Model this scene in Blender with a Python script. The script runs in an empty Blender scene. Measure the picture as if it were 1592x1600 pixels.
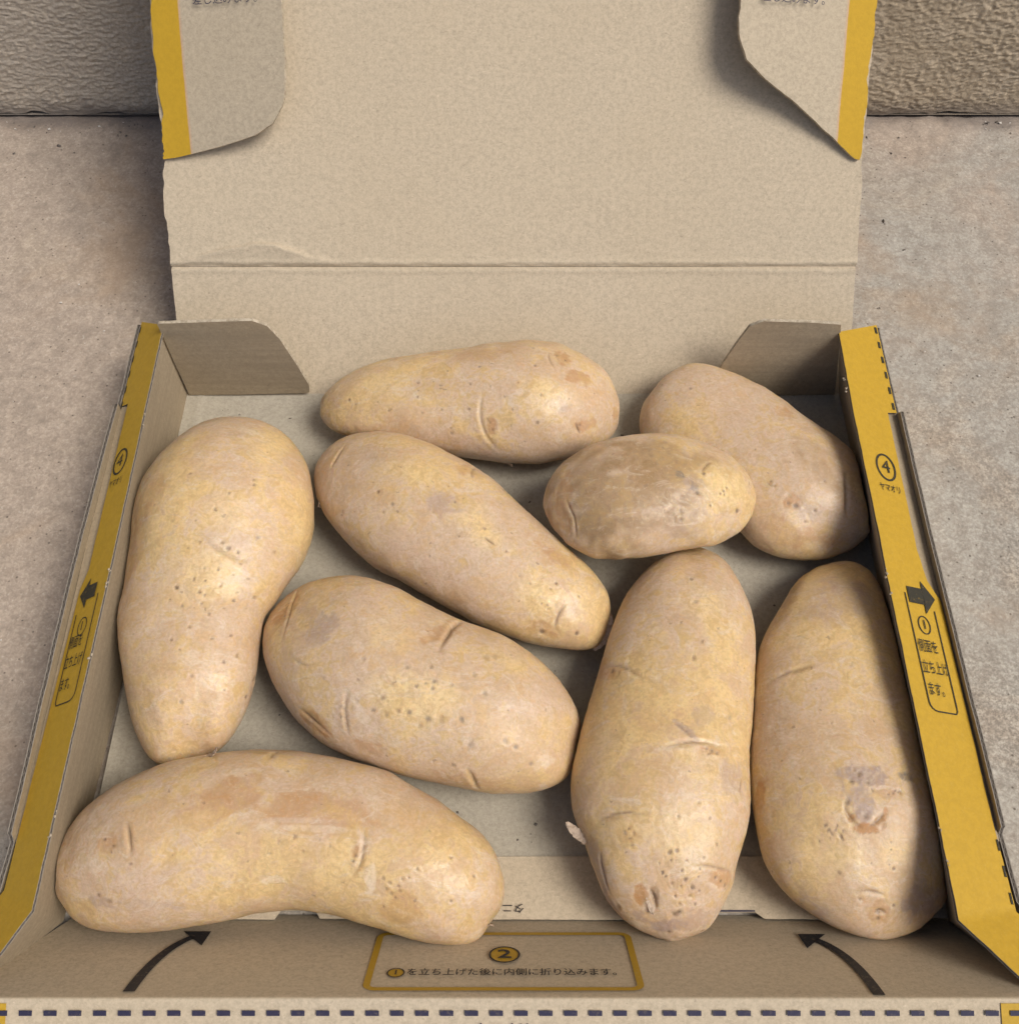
import bpy, math, random
import numpy as np
from mathutils import Vector

# ------------------------------------------------------------------ camera, sky, sun, exposure
scene = bpy.context.scene
ZF = 0.005                      # inner floor of the box above the ground
R = math.radians

cam_d = bpy.data.cameras.new("camera")
cam_d.sensor_fit = 'HORIZONTAL'
cam_d.sensor_width = 36.0
cam_d.lens = 36.181
cam_d.clip_start = 0.01
cam_d.clip_end = 200.0
cam = bpy.data.objects.new("camera", cam_d)
scene.collection.objects.link(cam)
cam.location = (0.0, 0.0, ZF + 0.40)
cam.rotation_euler = (R(31.1), 0.0, 0.0)
scene.camera = cam

SUN_DIR = Vector((0.52, -0.27, 0.81)).normalized()      # towards the light
world = bpy.data.worlds.new("World")
scene.world = world
world.use_nodes = True
wn = world.node_tree
bg = wn.nodes["Background"]
sky = wn.nodes.new("ShaderNodeTexSky")
sky.sky_type = 'NISHITA'
sky.sun_disc = False
sky.sun_elevation = math.asin(SUN_DIR.z)
sky.sun_rotation = math.atan2(SUN_DIR.x, SUN_DIR.y)
sky.air_density = 0.8
sky.dust_density = 3.0
sky.ozone_density = 0.5
wn.links.new(sky.outputs[0], bg.inputs[0])
bg.inputs[1].default_value = 0.086

sun_d = bpy.data.lights.new("sun", 'SUN')
sun_d.energy = 2.1
sun_d.angle = R(27)
sun_d.color = (1.0, 0.962, 0.905)
sun = bpy.data.objects.new("sun", sun_d)
scene.collection.objects.link(sun)
sun.rotation_euler = (-SUN_DIR).to_track_quat('-Z', 'Y').to_euler()
sun.location = (1, -0.4, 2)

scene.view_settings.view_transform = 'Standard'
scene.view_settings.look = 'None'
scene.view_settings.gamma = 1.0
scene.view_settings.use_curve_mapping = False
scene.view_settings.exposure = 0.40
scene.cycles.max_bounces = 6
scene.cycles.diffuse_bounces = 3
scene.cycles.glossy_bounces = 2
scene.cycles.use_adaptive_sampling = True
scene.cycles.adaptive_threshold = 0.03
scene.cycles.use_denoising = True

# ------------------------------------------------------------------ numpy noise
rng = np.random.RandomState(7)
_T3 = rng.rand(32, 32, 32).astype(np.float32) * 2 - 1
_T2 = rng.rand(256, 256).astype(np.float32) * 2 - 1
_T1 = rng.rand(512).astype(np.float32) * 2 - 1


def n3(p, s, off=0.0):
    q = p * s + off
    i = np.floor(q).astype(int)
    f = (q - i)
    f = f * f * (3 - 2 * f)
    i0 = i & 31
    i1 = (i + 1) & 31
    x0, y0, z0 = i0[..., 0], i0[..., 1], i0[..., 2]
    x1, y1, z1 = i1[..., 0], i1[..., 1], i1[..., 2]
    fx, fy, fz = f[..., 0], f[..., 1], f[..., 2]
    a = _T3[x0, y0, z0] * (1 - fx) + _T3[x1, y0, z0] * fx
    b = _T3[x0, y1, z0] * (1 - fx) + _T3[x1, y1, z0] * fx
    c = _T3[x0, y0, z1] * (1 - fx) + _T3[x1, y0, z1] * fx
    d = _T3[x0, y1, z1] * (1 - fx) + _T3[x1, y1, z1] * fx
    return (a * (1 - fy) + b * fy) * (1 - fz) + (c * (1 - fy) + d * fy) * fz


def n2(x, y):
    ix = np.floor(x).astype(int)
    iy = np.floor(y).astype(int)
    fx = x - ix
    fy = y - iy
    fx = fx * fx * (3 - 2 * fx)
    fy = fy * fy * (3 - 2 * fy)
    a = _T2[ix & 255, iy & 255]
    b = _T2[(ix + 1) & 255, iy & 255]
    c = _T2[ix & 255, (iy + 1) & 255]
    d = _T2[(ix + 1) & 255, (iy + 1) & 255]
    return (a * (1 - fx) + b * fx) * (1 - fy) + (c * (1 - fx) + d * fx) * fy


def n1(x):
    i = np.floor(x).astype(int)
    f = x - i
    f = f * f * (3 - 2 * f)
    return _T1[i & 511] * (1 - f) + _T1[(i + 1) & 511] * f


# ------------------------------------------------------------------ object helpers
def link(o, parent=None):
    scene.collection.objects.link(o)
    if parent is not None:
        o.parent = parent
    return o


def tag(o, label=None, cat=None, group=None, kind=None):
    for k, v in (("label", label), ("category", cat), ("group", group), ("kind", kind)):
        if v:
            o[k] = v
    return o


def mesh_np(name, verts, faces, mat_idx=None, smooth=True):
    """faces: (n,4) or (n,3) integer array"""
    verts = np.asarray(verts, np.float32)
    faces = np.asarray(faces, np.int32)
    k = faces.shape[1]
    me = bpy.data.meshes.new(name)
    me.vertices.add(len(verts))
    me.vertices.foreach_set("co", verts.ravel())
    me.loops.add(faces.size)
    me.loops.foreach_set("vertex_index", faces.ravel())
    me.polygons.add(len(faces))
    me.polygons.foreach_set("loop_start", np.arange(0, faces.size, k, dtype=np.int32))
    if mat_idx is not None:
        me.polygons.foreach_set("material_index", np.asarray(mat_idx, np.int32))
    me.polygons.foreach_set("use_smooth", np.full(len(faces), smooth, bool))
    me.update(calc_edges=True)
    me.validate()
    return me


def poly_obj(name, verts, faces, mats, parent=None, smooth=False):
    me = bpy.data.meshes.new(name)
    me.from_pydata([tuple(v) for v in verts], [], faces)
    for p in me.polygons:
        p.use_smooth = smooth
    for m in (mats if isinstance(mats, (list, tuple)) else [mats]):
        me.materials.append(m)
    me.update()
    return link(bpy.data.objects.new(name, me), parent)


# ------------------------------------------------------------------ material helpers
class NT:
    def __init__(self, name):
        self.m = bpy.data.materials.new(name)
        self.m.use_nodes = True
        self.t = self.m.node_tree
        self.b = self.t.nodes["Principled BSDF"]

    def n(self, typ, **kw):
        nd = self.t.nodes.new(typ)
        for k, v in kw.items():
            if k in nd.inputs:
                nd.inputs[k].default_value = v
            else:
                setattr(nd, k, v)
        return nd

    def l(self, a, b):
        self.t.links.new(a, b)

    def coord(self, scale=None):
        c = self.n("ShaderNodeTexCoord").outputs["Object"]
        if scale:
            mp = self.n("ShaderNodeMapping")
            mp.inputs["Scale"].default_value = scale
            self.l(c, mp.inputs[0])
            return mp.outputs[0]
        return c

    def noise(self, vec, scale, detail=4, rough=0.55, dist=0.0, w=None):
        nd = self.n("ShaderNodeTexNoise", noise_dimensions='4D' if w is not None else '3D')
        nd.inputs["Scale"].default_value = scale
        nd.inputs["Detail"].default_value = detail
        nd.inputs["Roughness"].default_value = rough
        nd.inputs["Distortion"].default_value = dist
        self.l(vec, nd.inputs["Vector"])
        if w is not None:
            self.l(w, nd.inputs["W"])
        return nd.outputs["Fac"]

    def ramp(self, fac, lo, hi, a=0.0, b=1.0):
        nd = self.n("ShaderNodeMapRange", interpolation_type='SMOOTHSTEP')
        for k, v in ((1, lo), (2, hi), (3, a), (4, b)):
            nd.inputs[k].default_value = v
        self.l(fac, nd.inputs[0])
        return nd.outputs[0]

    def mix(self, fac, a, b, mode='MIX'):
        nd = self.n("ShaderNodeMix", data_type='RGBA', blend_type=mode)
        for sock, v in ((nd.inputs[0], fac), (nd.inputs[6], a), (nd.inputs[7], b)):
            if isinstance(v, (int, float)):
                sock.default_value = v
            elif isinstance(v, tuple):
                sock.default_value = (*v, 1.0) if len(v) == 3 else v
            else:
                self.l(v, sock)
        return nd.outputs[2]

    def math(self, op, a, b=0.0):
        nd = self.n("ShaderNodeMath", operation=op)
        for s, v in ((nd.inputs[0], a), (nd.inputs[1], b)):
            if isinstance(v, (int, float)):
                s.default_value = v
            else:
                self.l(v, s)
        return nd.outputs[0]

    def bump(self, h, strength=0.3, dist=0.001, prev=None):
        nd = self.n("ShaderNodeBump")
        nd.inputs["Strength"].default_value = strength
        nd.inputs["Distance"].default_value = dist
        self.l(h, nd.inputs["Height"])
        if prev is not None:
            self.l(prev, nd.inputs["Normal"])
        return nd.outputs[0]

    def done(self, col, rough=0.8, normal=None, spec=0.3):
        for s, v in (("Base Color", col), ("Roughness", rough)):
            if isinstance(v, tuple):
                self.b.inputs[s].default_value = (*v, 1)
            elif isinstance(v, (int, float)):
                self.b.inputs[s].default_value = v
            else:
                self.l(v, self.b.inputs[s])
        self.b.inputs["Specular IOR Level"].default_value = spec
        if normal is not None:
            self.l(normal, self.b.inputs["Normal"])
        return self.m


def kraft_nodes(t, base, streak=0.0):
    """plain kraft liner: felted fibres, darker and paler flecks, faint flute banding"""
    c = t.coord()
    big = t.noise(c, 11, 2)
    mid = t.noise(c, 560, 3, 0.7, 0.3)
    fine = t.noise(c, 1300, 2, 0.7)
    dk = tuple(v * 0.86 for v in base)
    lt = tuple(min(1, v * 1.12) for v in base)
    col = t.mix(t.ramp(mid, 0.30, 0.70), dk, lt)
    col = t.mix(t.ramp(big, 0.35, 0.7, 0, 0.30), col, tuple(v * f for v, f in zip(base, (0.96, 0.93, 0.86))))
    col = t.mix(t.ramp(fine, 0.35, 0.75, 0.0, 0.45), col, tuple(v * 1.25 for v in base))
    fib = t.noise(t.coord((1, 3.1, 1.7)), 330, 1, 0.5, 2.0)
    col = t.mix(t.ramp(fib, 0.70, 0.76, 0, 0.42), col, tuple(v * 0.5 for v in base))
    col = t.mix(t.ramp(fib, 0.30, 0.24, 0, 0.45), col, tuple(min(1, v * 1.45) for v in base))
    spk = t.noise(c, 95, 1, 0.5)
    col = t.mix(t.ramp(spk, 0.80, 0.83, 0, 0.65), col, (0.10, 0.07, 0.045))
    nm = t.bump(t.mix(0.5, mid, fine), 0.20, 0.0005)
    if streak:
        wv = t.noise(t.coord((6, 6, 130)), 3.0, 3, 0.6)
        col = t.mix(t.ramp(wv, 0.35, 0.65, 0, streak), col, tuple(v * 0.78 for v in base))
    return col, nm


def mat_kraft(name, base, streak=0.0):
    t = NT(name)
    col, nm = kraft_nodes(t, base, streak)
    return t.done(col, 0.85, nm, 0.2)


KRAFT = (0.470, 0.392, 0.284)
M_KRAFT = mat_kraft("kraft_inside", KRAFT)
M_KRAFT_FLOOR_DIM = mat_kraft("kraft_floor_dimmed", (0.375, 0.338, 0.268))  # same liner as the lid, colour lowered for shade around the potatoes
M_KRAFT_WALL_SHADED = mat_kraft("kraft_walls_shaded", (0.350, 0.282, 0.192), 0.40)  # darker copy of the lid kraft, wall shade mixed into its colour
YEL = (0.468, 0.286, 0.023)


def mat_yellow():
    t = NT("yellow_print")
    c = t.coord()
    mid = t.noise(c, 420, 3, 0.65, 0.4)
    fine = t.noise(c, 1100, 2, 0.7)
    col = t.mix(t.ramp(mid, 0.3, 0.7), tuple(v * 0.94 for v in YEL), tuple(v * 1.05 for v in YEL))
    col = t.mix(t.ramp(fine, 0.5, 0.8, 0, 0.30), col, (0.52, 0.36, 0.09))
    scuff = t.noise(c, 70, 6, 0.7, 0.5)
    col = t.mix(t.ramp(scuff, 0.66, 0.78, 0, 0.22), col, (0.46, 0.34, 0.13))
    return t.done(col, 0.62, t.bump(mid, 0.15, 0.0005), 0.35)


M_YELLOW = mat_yellow()


def mat_flap(width):
    """outer liner of a lid flap: kraft with a printed yellow band along the fold"""
    t = NT("kraft_with_yellow_band")
    col, nm = kraft_nodes(t, (0.415, 0.348, 0.252))
    at = t.n("ShaderNodeAttribute", attribute_name="panel")
    sx = t.n("ShaderNodeSeparateXYZ")
    t.l(at.outputs["Vector"], sx.inputs[0])
    wob = t.noise(t.coord(), 500, 3, 0.7)
    e = t.math('ADD', sx.outputs[0], t.math('MULTIPLY', t.math('SUBTRACT', wob, 0.5), 0.0005))
    f = t.ramp(e, width - 0.0002, width + 0.0002, 1, 0)
    y = t.mix(t.ramp(wob, 0.3, 0.7), tuple(v * 0.96 for v in YEL), tuple(v * 1.05 for v in YEL))
    halo = t.ramp(e, width + 0.0002, width + 0.0016, 0.45, 0)
    col = t.mix(halo, col, (0.55, 0.30, 0.16))
    col = t.mix(f, col, y)
    return t.done(col, 0.75, nm, 0.25)


M_FLAP = mat_flap(0.0128)


def mat_edge():
    t = NT("cut_board_edge")
    at = t.n("ShaderNodeAttribute", attribute_name="panel")
    sx = t.n("ShaderNodeSeparateXYZ")
    t.l(at.outputs["Vector"], sx.inputs[0])
    # x: 0..1 across the thickness, y: metres along the edge
    nz = t.noise(t.coord(), 420, 3, 0.7)
    flute = t.math('SINE', t.math('ADD', t.math('MULTIPLY', sx.outputs[1], 1900.0), t.math('MULTIPLY', nz, 9.0)))
    mid = t.math('ADD', 0.5, t.math('MULTIPLY', flute, 0.22))
    d = t.math('ABSOLUTE', t.math('SUBTRACT', sx.outputs[0], mid))
    on = t.ramp(d, 0.08, 0.30, 0.30, 0)
    lin = t.math('ABSOLUTE', t.math('SUBTRACT', sx.outputs[0], 0.5))
    liner = t.ramp(lin, 0.26, 0.36, 0, 1)
    f = t.math('MAXIMUM', on, liner)
    paper = t.mix(nz, (0.16, 0.135, 0.108), (0.40, 0.365, 0.31))
    col = t.mix(f, (0.055, 0.045, 0.037), paper)
    return t.done(col, 0.9, None, 0.1)


M_EDGE = mat_edge()


def mat_soft_edge():
    """fuzzy torn or die-cut edge where the liners meet"""
    t = NT("soft_board_edge")
    nz = t.noise(t.coord(), 520, 4, 0.7, 0.5)
    col = t.mix(t.ramp(nz, 0.3, 0.7), (0.30, 0.25, 0.18), (0.54, 0.47, 0.36))
    return t.done(col, 0.9, None, 0.1)


M_SOFT_EDGE = mat_soft_edge()


def mat_ink(name, col, fade=0.25, under=(0.45, 0.35, 0.2)):
    t = NT(name)
    nz = t.noise(t.coord(), 700, 3, 0.7)
    c = t.mix(t.ramp(nz, 0.52, 0.80, 0, fade), col, under)
    return t.done(c, 0.6, None, 0.3)


M_BLACK = mat_ink("black_ink", (0.022, 0.021, 0.024))
M_BLACK_Y = mat_ink("black_ink_on_yellow", (0.035, 0.032, 0.022), 0.3, (0.45, 0.28, 0.03))
M_NAVY = mat_ink("navy_ink", (0.028, 0.026, 0.055), 0.2)
M_GOLD = mat_ink("gold_ink", (0.40, 0.245, 0.022), 0.6, (0.44, 0.31, 0.12))
M_PULP = mat_kraft("torn_pulp", (0.38, 0.32, 0.24))


def mat_ground():
    t = NT("concrete_slab")
    c = t.coord()
    big = t.noise(c, 3.3, 4, 0.6, 0.6)
    mid = t.noise(c, 16, 5, 0.62, 0.8)
    sml = t.noise(c, 120, 4, 0.7, 0.5)
    fine = t.noise(c, 640, 3, 0.75)
    sx = t.n("ShaderNodeSeparateXYZ")
    t.l(c, sx.inputs[0])
    pink = (0.485, 0.395, 0.312)
    grey = (0.450, 0.425, 0.370)
    tan = (0.520, 0.425, 0.320)
    # worn patches: pinkish towards the house wall and to the left, barer grey to the right
    g = t.math('ADD', t.math('MULTIPLY', sx.outputs[0], 1.3), t.math('MULTIPLY', sx.outputs[1], -0.9))
    g = t.math('ADD', g, t.math('MULTIPLY', t.math('SUBTRACT', big, 0.5), 1.5))
    g = t.math('ADD', g, t.math('MULTIPLY', t.math('SUBTRACT', mid, 0.5), 1.1))
    col = t.mix(t.ramp(g, -0.42, -0.05), pink, grey)
    col = t.mix(t.ramp(mid, 0.50, 0.66, 0, 0.55), col, tan)
    col = t.mix(t.ramp(sml, 0.32, 0.64, 0.40, 0.0), col, (0.24, 0.195, 0.155))
    fuz = t.noise(c, 270, 3, 0.7, 1.5)
    col = t.mix(t.ramp(fuz, 0.34, 0.58, 0.36, 0.0), col, (0.21, 0.175, 0.14))
    col = t.mix(t.ramp(sml, 0.52, 0.80, 0.0, 0.22), col, (0.56, 0.49, 0.41))
    rough_zone = t.ramp(g, -0.15, 0.35)
    fl = t.ramp(fine, 0.36, 0.62, 1.0, 0.0)
    col = t.mix(t.math('MULTIPLY', fl, t.math('ADD', 0.24, t.math('MULTIPLY', rough_zone, 0.45))), col, (0.15, 0.13, 0.11))
    lt = t.ramp(fine, 0.56, 0.76, 0.0, 0.42)
    col = t.mix(lt, col, (0.68, 0.63, 0.55))
    vo = t.n("ShaderNodeTexVoronoi", feature='F1')
    vo.inputs["Scale"].default_value = 190
    t.l(c, vo.inputs["Vector"])
    col = t.mix(t.ramp(vo.outputs["Distance"], 0.06, 0.13, 0.75, 0.0), col, (0.09, 0.07, 0.055))
    rust = t.noise(c, 8, 5, 0.65, 0.6)
    col = t.mix(t.ramp(rust, 0.52, 0.70, 0, 0.42), col, (0.40, 0.27, 0.16))
    dk = t.noise(c, 26, 5, 0.7, 1.0)
    col = t.mix(t.ramp(dk, 0.52, 0.72, 0, 0.38), col, (0.25, 0.21, 0.17))
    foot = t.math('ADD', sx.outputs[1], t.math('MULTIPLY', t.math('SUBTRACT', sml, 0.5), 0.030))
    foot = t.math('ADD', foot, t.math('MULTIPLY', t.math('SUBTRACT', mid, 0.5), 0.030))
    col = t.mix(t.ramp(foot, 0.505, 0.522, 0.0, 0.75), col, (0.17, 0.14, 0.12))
    h = t.mix(0.5, sml, fine)
    nm = t.bump(h, 0.45, 0.0012)
    nm = t.bump(mid, 0.25, 0.004, nm)
    return t.done(col, 0.88, nm, 0.25)


def mat_wall():
    t = NT("stucco")
    c = t.coord()
    big = t.noise(c, 5, 4, 0.6)
    mid = t.noise(c, 60, 4, 0.6)
    fine = t.noise(c, 800, 3, 0.7)
    sx0 = t.n("ShaderNodeSeparateXYZ")
    t.l(c, sx0.inputs[0])
    side = t.math('ADD', t.math('MULTIPLY', sx0.outputs[0], 1.6), big)
    col = t.mix(t.ramp(side, 0.25, 0.85), (0.520, 0.450, 0.362), (0.470, 0.378, 0.262))
    col = t.mix(t.ramp(mid, 0.4, 0.75, 0, 0.45), col, (0.60, 0.505, 0.380))
    col = t.mix(t.ramp(fine, 0.35, 0.7, 0.4, 0.0), col, (0.20, 0.165, 0.13))
    sx = t.n("ShaderNodeSeparateXYZ")
    t.l(c, sx.inputs[0])
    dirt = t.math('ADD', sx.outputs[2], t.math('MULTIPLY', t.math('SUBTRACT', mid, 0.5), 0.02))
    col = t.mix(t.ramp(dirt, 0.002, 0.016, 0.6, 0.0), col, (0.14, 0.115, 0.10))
    return t.done(col, 0.92, t.bump(fine, 0.5, 0.0008), 0.15)


def mat_potato():
    t = NT("potato_skin")
    c0 = t.coord()
    oi = t.n("ShaderNodeObjectInfo")
    add = t.n("ShaderNodeVectorMath", operation='MULTIPLY_ADD')
    cmb = t.n("ShaderNodeCombineXYZ")
    for k in range(3):
        t.l(oi.outputs["Random"], cmb.inputs[k])
    t.l(cmb.outputs[0], add.inputs[0])
    add.inputs[1].default_value = (3.1, 7.7, 5.3)
    t.l(c0, add.inputs[2])
    c = add.outputs[0]
    lo = t.noise(c, 15, 3, 0.55, 0.4)
    md = t.noise(c, 44, 5, 0.66, 1.0)
    hi = t.noise(c, 190, 4, 0.68, 1.2)
    fn = t.noise(c, 800, 2, 0.65)
    yel = (0.675, 0.480, 0.225)
    dust = (0.590, 0.440, 0.312)
    och = (0.555, 0.355, 0.165)
    at = t.n("ShaderNodeAttribute", attribute_name="marks")
    brk = t.ramp(t.math('ADD', t.math('MULTIPLY', md, 0.55), t.math('MULTIPLY', hi, 0.45)), 0.36, 0.60, 0.62, 1.0)
    sharp = t.n("ShaderNodeAttribute", attribute_name="sharp")
    # thin dusty film over yellow skin, rubbed away in patches
    film = t.math('ADD', t.math('MULTIPLY', lo, 0.50), t.math('MULTIPLY', md, 0.50))
    film = t.math('ADD', film, t.math('MULTIPLY', t.math('SUBTRACT', hi, 0.5), 0.45))
    col = t.mix(t.ramp(film, 0.43, 0.56), yel, dust)
    o = t.math('ADD', t.math('MULTIPLY', md, 0.55), t.math('MULTIPLY', hi, 0.45))
    col = t.mix(t.ramp(o, 0.50, 0.60, 0, 0.68), col, och)
    am = t.math('MULTIPLY', at.outputs["Alpha"], brk)
    am = t.math('MAXIMUM', am, t.math('MULTIPLY', at.outputs["Alpha"], sharp.outputs["Fac"]))
    col = t.mix(am, col, at.outputs["Color"])
    mp = t.n("ShaderNodeMapping")
    mp.inputs["Scale"].default_value = (1.0, 1.9, 1.0)
    mp.inputs["Rotation"].default_value = (0.3, 0.2, 0.7)
    t.l(c, mp.inputs[0])
    pale = t.noise(mp.outputs[0], 46, 5, 0.70, 2.0)
    keep = t.math('SUBTRACT', 1.0, t.math('MULTIPLY', sharp.outputs["Fac"], 0.8))
    col = t.mix(t.math('MULTIPLY', t.ramp(pale, 0.54, 0.64, 0, 0.48), keep), col, (0.665, 0.545, 0.410))
    col = t.mix(t.ramp(hi, 0.38, 0.54, 0.36, 0.0), col, (0.42, 0.265, 0.125))
    col = t.mix(t.ramp(fn, 0.32, 0.58, 0.28, 0.0), col, (0.40, 0.27, 0.15))
    col = t.mix(t.ramp(fn, 0.55, 0.74, 0.0, 0.20), col, (0.74, 0.60, 0.42))
    pit = t.noise(c, 300, 2, 0.5, 0.0)
    col = t.mix(t.ramp(pit, 0.72, 0.765, 0, 0.50), col, (0.24, 0.16, 0.095))
    rough = t.ramp(film, 0.38, 0.62, 0.36, 0.52)
    rough = t.math('ADD', rough, t.math('MULTIPLY', t.math('SUBTRACT', hi, 0.5), 0.22))
    nm = t.bump(t.math('ADD', hi, t.math('MULTIPLY', fn, 0.6)), 0.17, 0.0010)
    t.b.inputs["Subsurface Weight"].default_value = 0.30
    t.b.inputs["Subsurface Radius"].default_value = (1.0, 0.45, 0.18)
    t.b.inputs["Subsurface Scale"].default_value = 0.005
    return t.done(col, rough, nm, 0.50)


def mat_flake():
    t = NT("dry_skin_flake")
    c = t.coord()
    a = t.noise(c, 300, 5, 0.7, 1.0)
    col = t.mix(t.ramp(a, 0.3, 0.7), (0.30, 0.215, 0.15), (0.58, 0.46, 0.35))
    return t.done(col, 0.8, t.bump(a, 0.4, 0.0006), 0.2)


M_GROUND = mat_ground()
M_WALL = mat_wall()
M_POTATO = mat_potato()
M_FLAKE = mat_flake()
M_GRIT_D = mat_ink("dark_grit", (0.13, 0.11, 0.09), 0.6, (0.2, 0.17, 0.14))
M_GRIT_L = mat_ink("pale_grit", (0.62, 0.58, 0.52), 0.6, (0.4, 0.36, 0.3))

# ------------------------------------------------------------------ the setting: slab and house wall
WALL_Y = 0.521


def grid_faces(nu, nv, wrap=False):
    i = np.arange(nu - 1)[:, None]
    j = np.arange(nv if wrap else nv - 1)[None, :]
    j2 = (j + 1) % nv
    a = i * nv + j
    b = (i + 1) * nv + j
    c_ = (i + 1) * nv + j2
    d = i * nv + j2
    return np.stack([a, b, c_, d], -1).reshape(-1, 4)


def graded(lo, hi, dlo, dhi, step, far):
    """coordinates: fine steps inside [dlo, dhi], a few coarse ones outside"""
    mid = np.arange(dlo, dhi + step * 0.5, step)
    left = dlo - np.geomspace(step * 3, dlo - lo, far)[::-1] if lo < dlo else []
    right = dhi + np.geomspace(step * 3, hi - dhi, far) if hi > dhi else []
    return np.concatenate([left, mid, right])


gx = graded(-4, 4, -0.36, 0.36, 0.0025, 14)
gy = graded(-4, WALL_Y + 0.03, -0.02, WALL_Y + 0.03, 0.0025, 14)
X, Y = np.meshgrid(gx, gy, indexing='ij')
gz = 0.0005 * n2(X * 9 + 3, Y * 9) + 0.0003 * n2(X * 60, Y * 60) + 0.00022 * n2(X * 190, Y * 190)
near = np.exp(-((WALL_Y - 0.004 - Y) / 0.010) ** 2)
gz += near * (0.0012 * n2(X * 55, Y * 70) + 0.0008 * n2(X * 170 + 9, Y * 170) + 0.0008)
inbox = (np.abs(X) < 0.19) & (Y > 0.0) & (Y < 0.34)
gz = np.where(inbox, np.minimum(gz, 0.0), gz) - 0.0006
me = mesh_np("ground", np.stack([X, Y, gz], -1).reshape(-1, 3), grid_faces(len(gx), len(gy)))
me.materials.append(M_GROUND)
ground = tag(link(bpy.data.objects.new("ground", me)), kind="structure")

wx = graded(-4, 4, -0.36, 0.36, 0.0009, 14)
wz = graded(0.0022, 2.6, 0.0022, 0.13, 0.0006, 16)
X, Z = np.meshgrid(wx, wz, indexing='ij')
dx = 0.004 * n2(X * 70 + 5, Z * 70)
dz = 0.0035 * n2(X * 60 + 31, Z * 90 + 7)
r1 = 1 - np.abs(n2((X + dx) * 270, (Z + dz) * 640 + 11))
r2 = 1 - np.abs(n2((X + dz) * 460 + 40, (Z + dx) * 900))
r3 = n2(X * 520, Z * 900)
relief = 0.0007 * (r1 ** 3) + 0.0007 * (r2 ** 2) + 0.0005 * r3 + 0.0012 * n2(X * 14, Z * 20)
relief *= 0.75 + 0.35 * n2(X * 22 + 2, Z * 22)
fade = np.clip((Z - 0.0022) / 0.004, 0.2, 1)
Zr = Z + np.clip(1 - (Z - 0.0022) / 0.006, 0, 1) * (0.0014 * n2(X * 60, X * 0 + 3) + 0.0009 * n2(X * 210, X * 0 + 9) + 0.0004)
V = np.stack([X, WALL_Y + 0.001 - relief * fade, Zr], -1)
me = mesh_np("stucco_wall", V.reshape(-1, 3), grid_faces(len(wx), len(wz)))
me.materials.append(M_WALL)
wall = link(bpy.data.objects.new("stucco_wall", me))
tag(wall, "rough brown stucco house wall behind the open lid", "wall")
# bottom lip of the render coat, above the gap at the slab
lip = []
for x in np.linspace(-1.0, 1.0, 81):
    lip.append((x, WALL_Y + 0.0006, 0.0022))
for x in np.linspace(1.0, -1.0, 81):
    lip.append((x, WALL_Y + 0.03, 0.0022))
n = 81
poly_obj("wall_base_lip", lip, [(i, i + 1, 160 - i, 161 - i) for i in range(80)], M_WALL, wall)
back = [(-4, WALL_Y + 0.025, -0.01), (4, WALL_Y + 0.025, -0.01), (4, WALL_Y + 0.025, 2.6), (-4, WALL_Y + 0.025, 2.6)]
poly_obj("wall_core", back, [(0, 1, 2, 3)], M_WALL, wall)


def grit_mesh(name, pts, sizes, mat, seed):
    r = np.random.RandomState(seed)
    oct_v = np.array([(1, 0, 0), (-1, 0, 0), (0, 1, 0), (0, -1, 0), (0, 0, 1), (0, 0, -.5)], float)
    oct_f = np.array([(0, 2, 4), (2, 1, 4), (1, 3, 4), (3, 0, 4), (2, 0, 5), (1, 2, 5), (3, 1, 5), (0, 3, 5)])
    vs, fs = [], []
    for k, (p, s) in enumerate(zip(pts, sizes)):
        a = r.rand() * 6.28
        m = np.array([[math.cos(a), -math.sin(a), 0], [math.sin(a), math.cos(a), 0], [0, 0, 1]])
        v = (oct_v * (0.6 + 0.8 * r.rand(6, 3))) * np.array([s, s * (0.5 + 0.6 * r.rand()), s * 0.5])
        vs.append(v @ m.T + np.array(p))
        fs.append(oct_f + 6 * k)
    me = mesh_np(name, np.concatenate(vs), np.concatenate(fs), smooth=False)
    me.materials.append(mat)
    return link(bpy.data.objects.new(name, me))


def scatter(nn, seed, near_wall):
    r = np.random.RandomState(seed)
    P = []
    while len(P) < nn:
        x = r.uniform(-0.34, 0.34)
        y = WALL_Y - 0.002 - abs(r.normal(0, 0.008)) if near_wall else r.uniform(0.03, WALL_Y - 0.01)
        if abs(x) < 0.18 and y < 0.33:
            continue
        P.append((x, y, 0.0001))
    return P


r_ = np.random.RandomState(3)
tag(grit_mesh("dark_grit", scatter(240, 5, True) + scatter(140, 6, False) +
              [(-0.290, 0.4895, 0.0002), (-0.2655, 0.4965, 0.0002), (0.2235, 0.4895, 0.0002), (0.2085, 0.4335, 0.0002)],
              list(0.0003 + 0.0010 * r_.rand(240) ** 3) + list(0.0002 + 0.0006 * r_.rand(140) ** 3) + [0.0012, 0.0019, 0.001, 0.0022],
              M_GRIT_D, 1), "dark crumbs of dirt strewn on the concrete slab", "grit", kind="stuff")
tag(grit_mesh("pale_grit", scatter(70, 15, True) + scatter(130, 16, False),
              list(0.0004 + 0.0008 * r_.rand(70) ** 2) + list(0.0002 + 0.0006 * r_.rand(130) ** 2),
              M_GRIT_L, 2), "pale sand grains strewn on the concrete slab", "grit", kind="stuff")

# ------------------------------------------------------------------ the box
XC = 0.0018
box = link(bpy.data.objects.new("cardboard_box", None))
box.location = (XC, 0.18, 0.0)
tag(box, "open shallow kraft cardboard mailer box with yellow printed rims, lid folded back", "box")
BOX0 = np.array([XC, 0.18, 0.0])
TH = 0.0016


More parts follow.
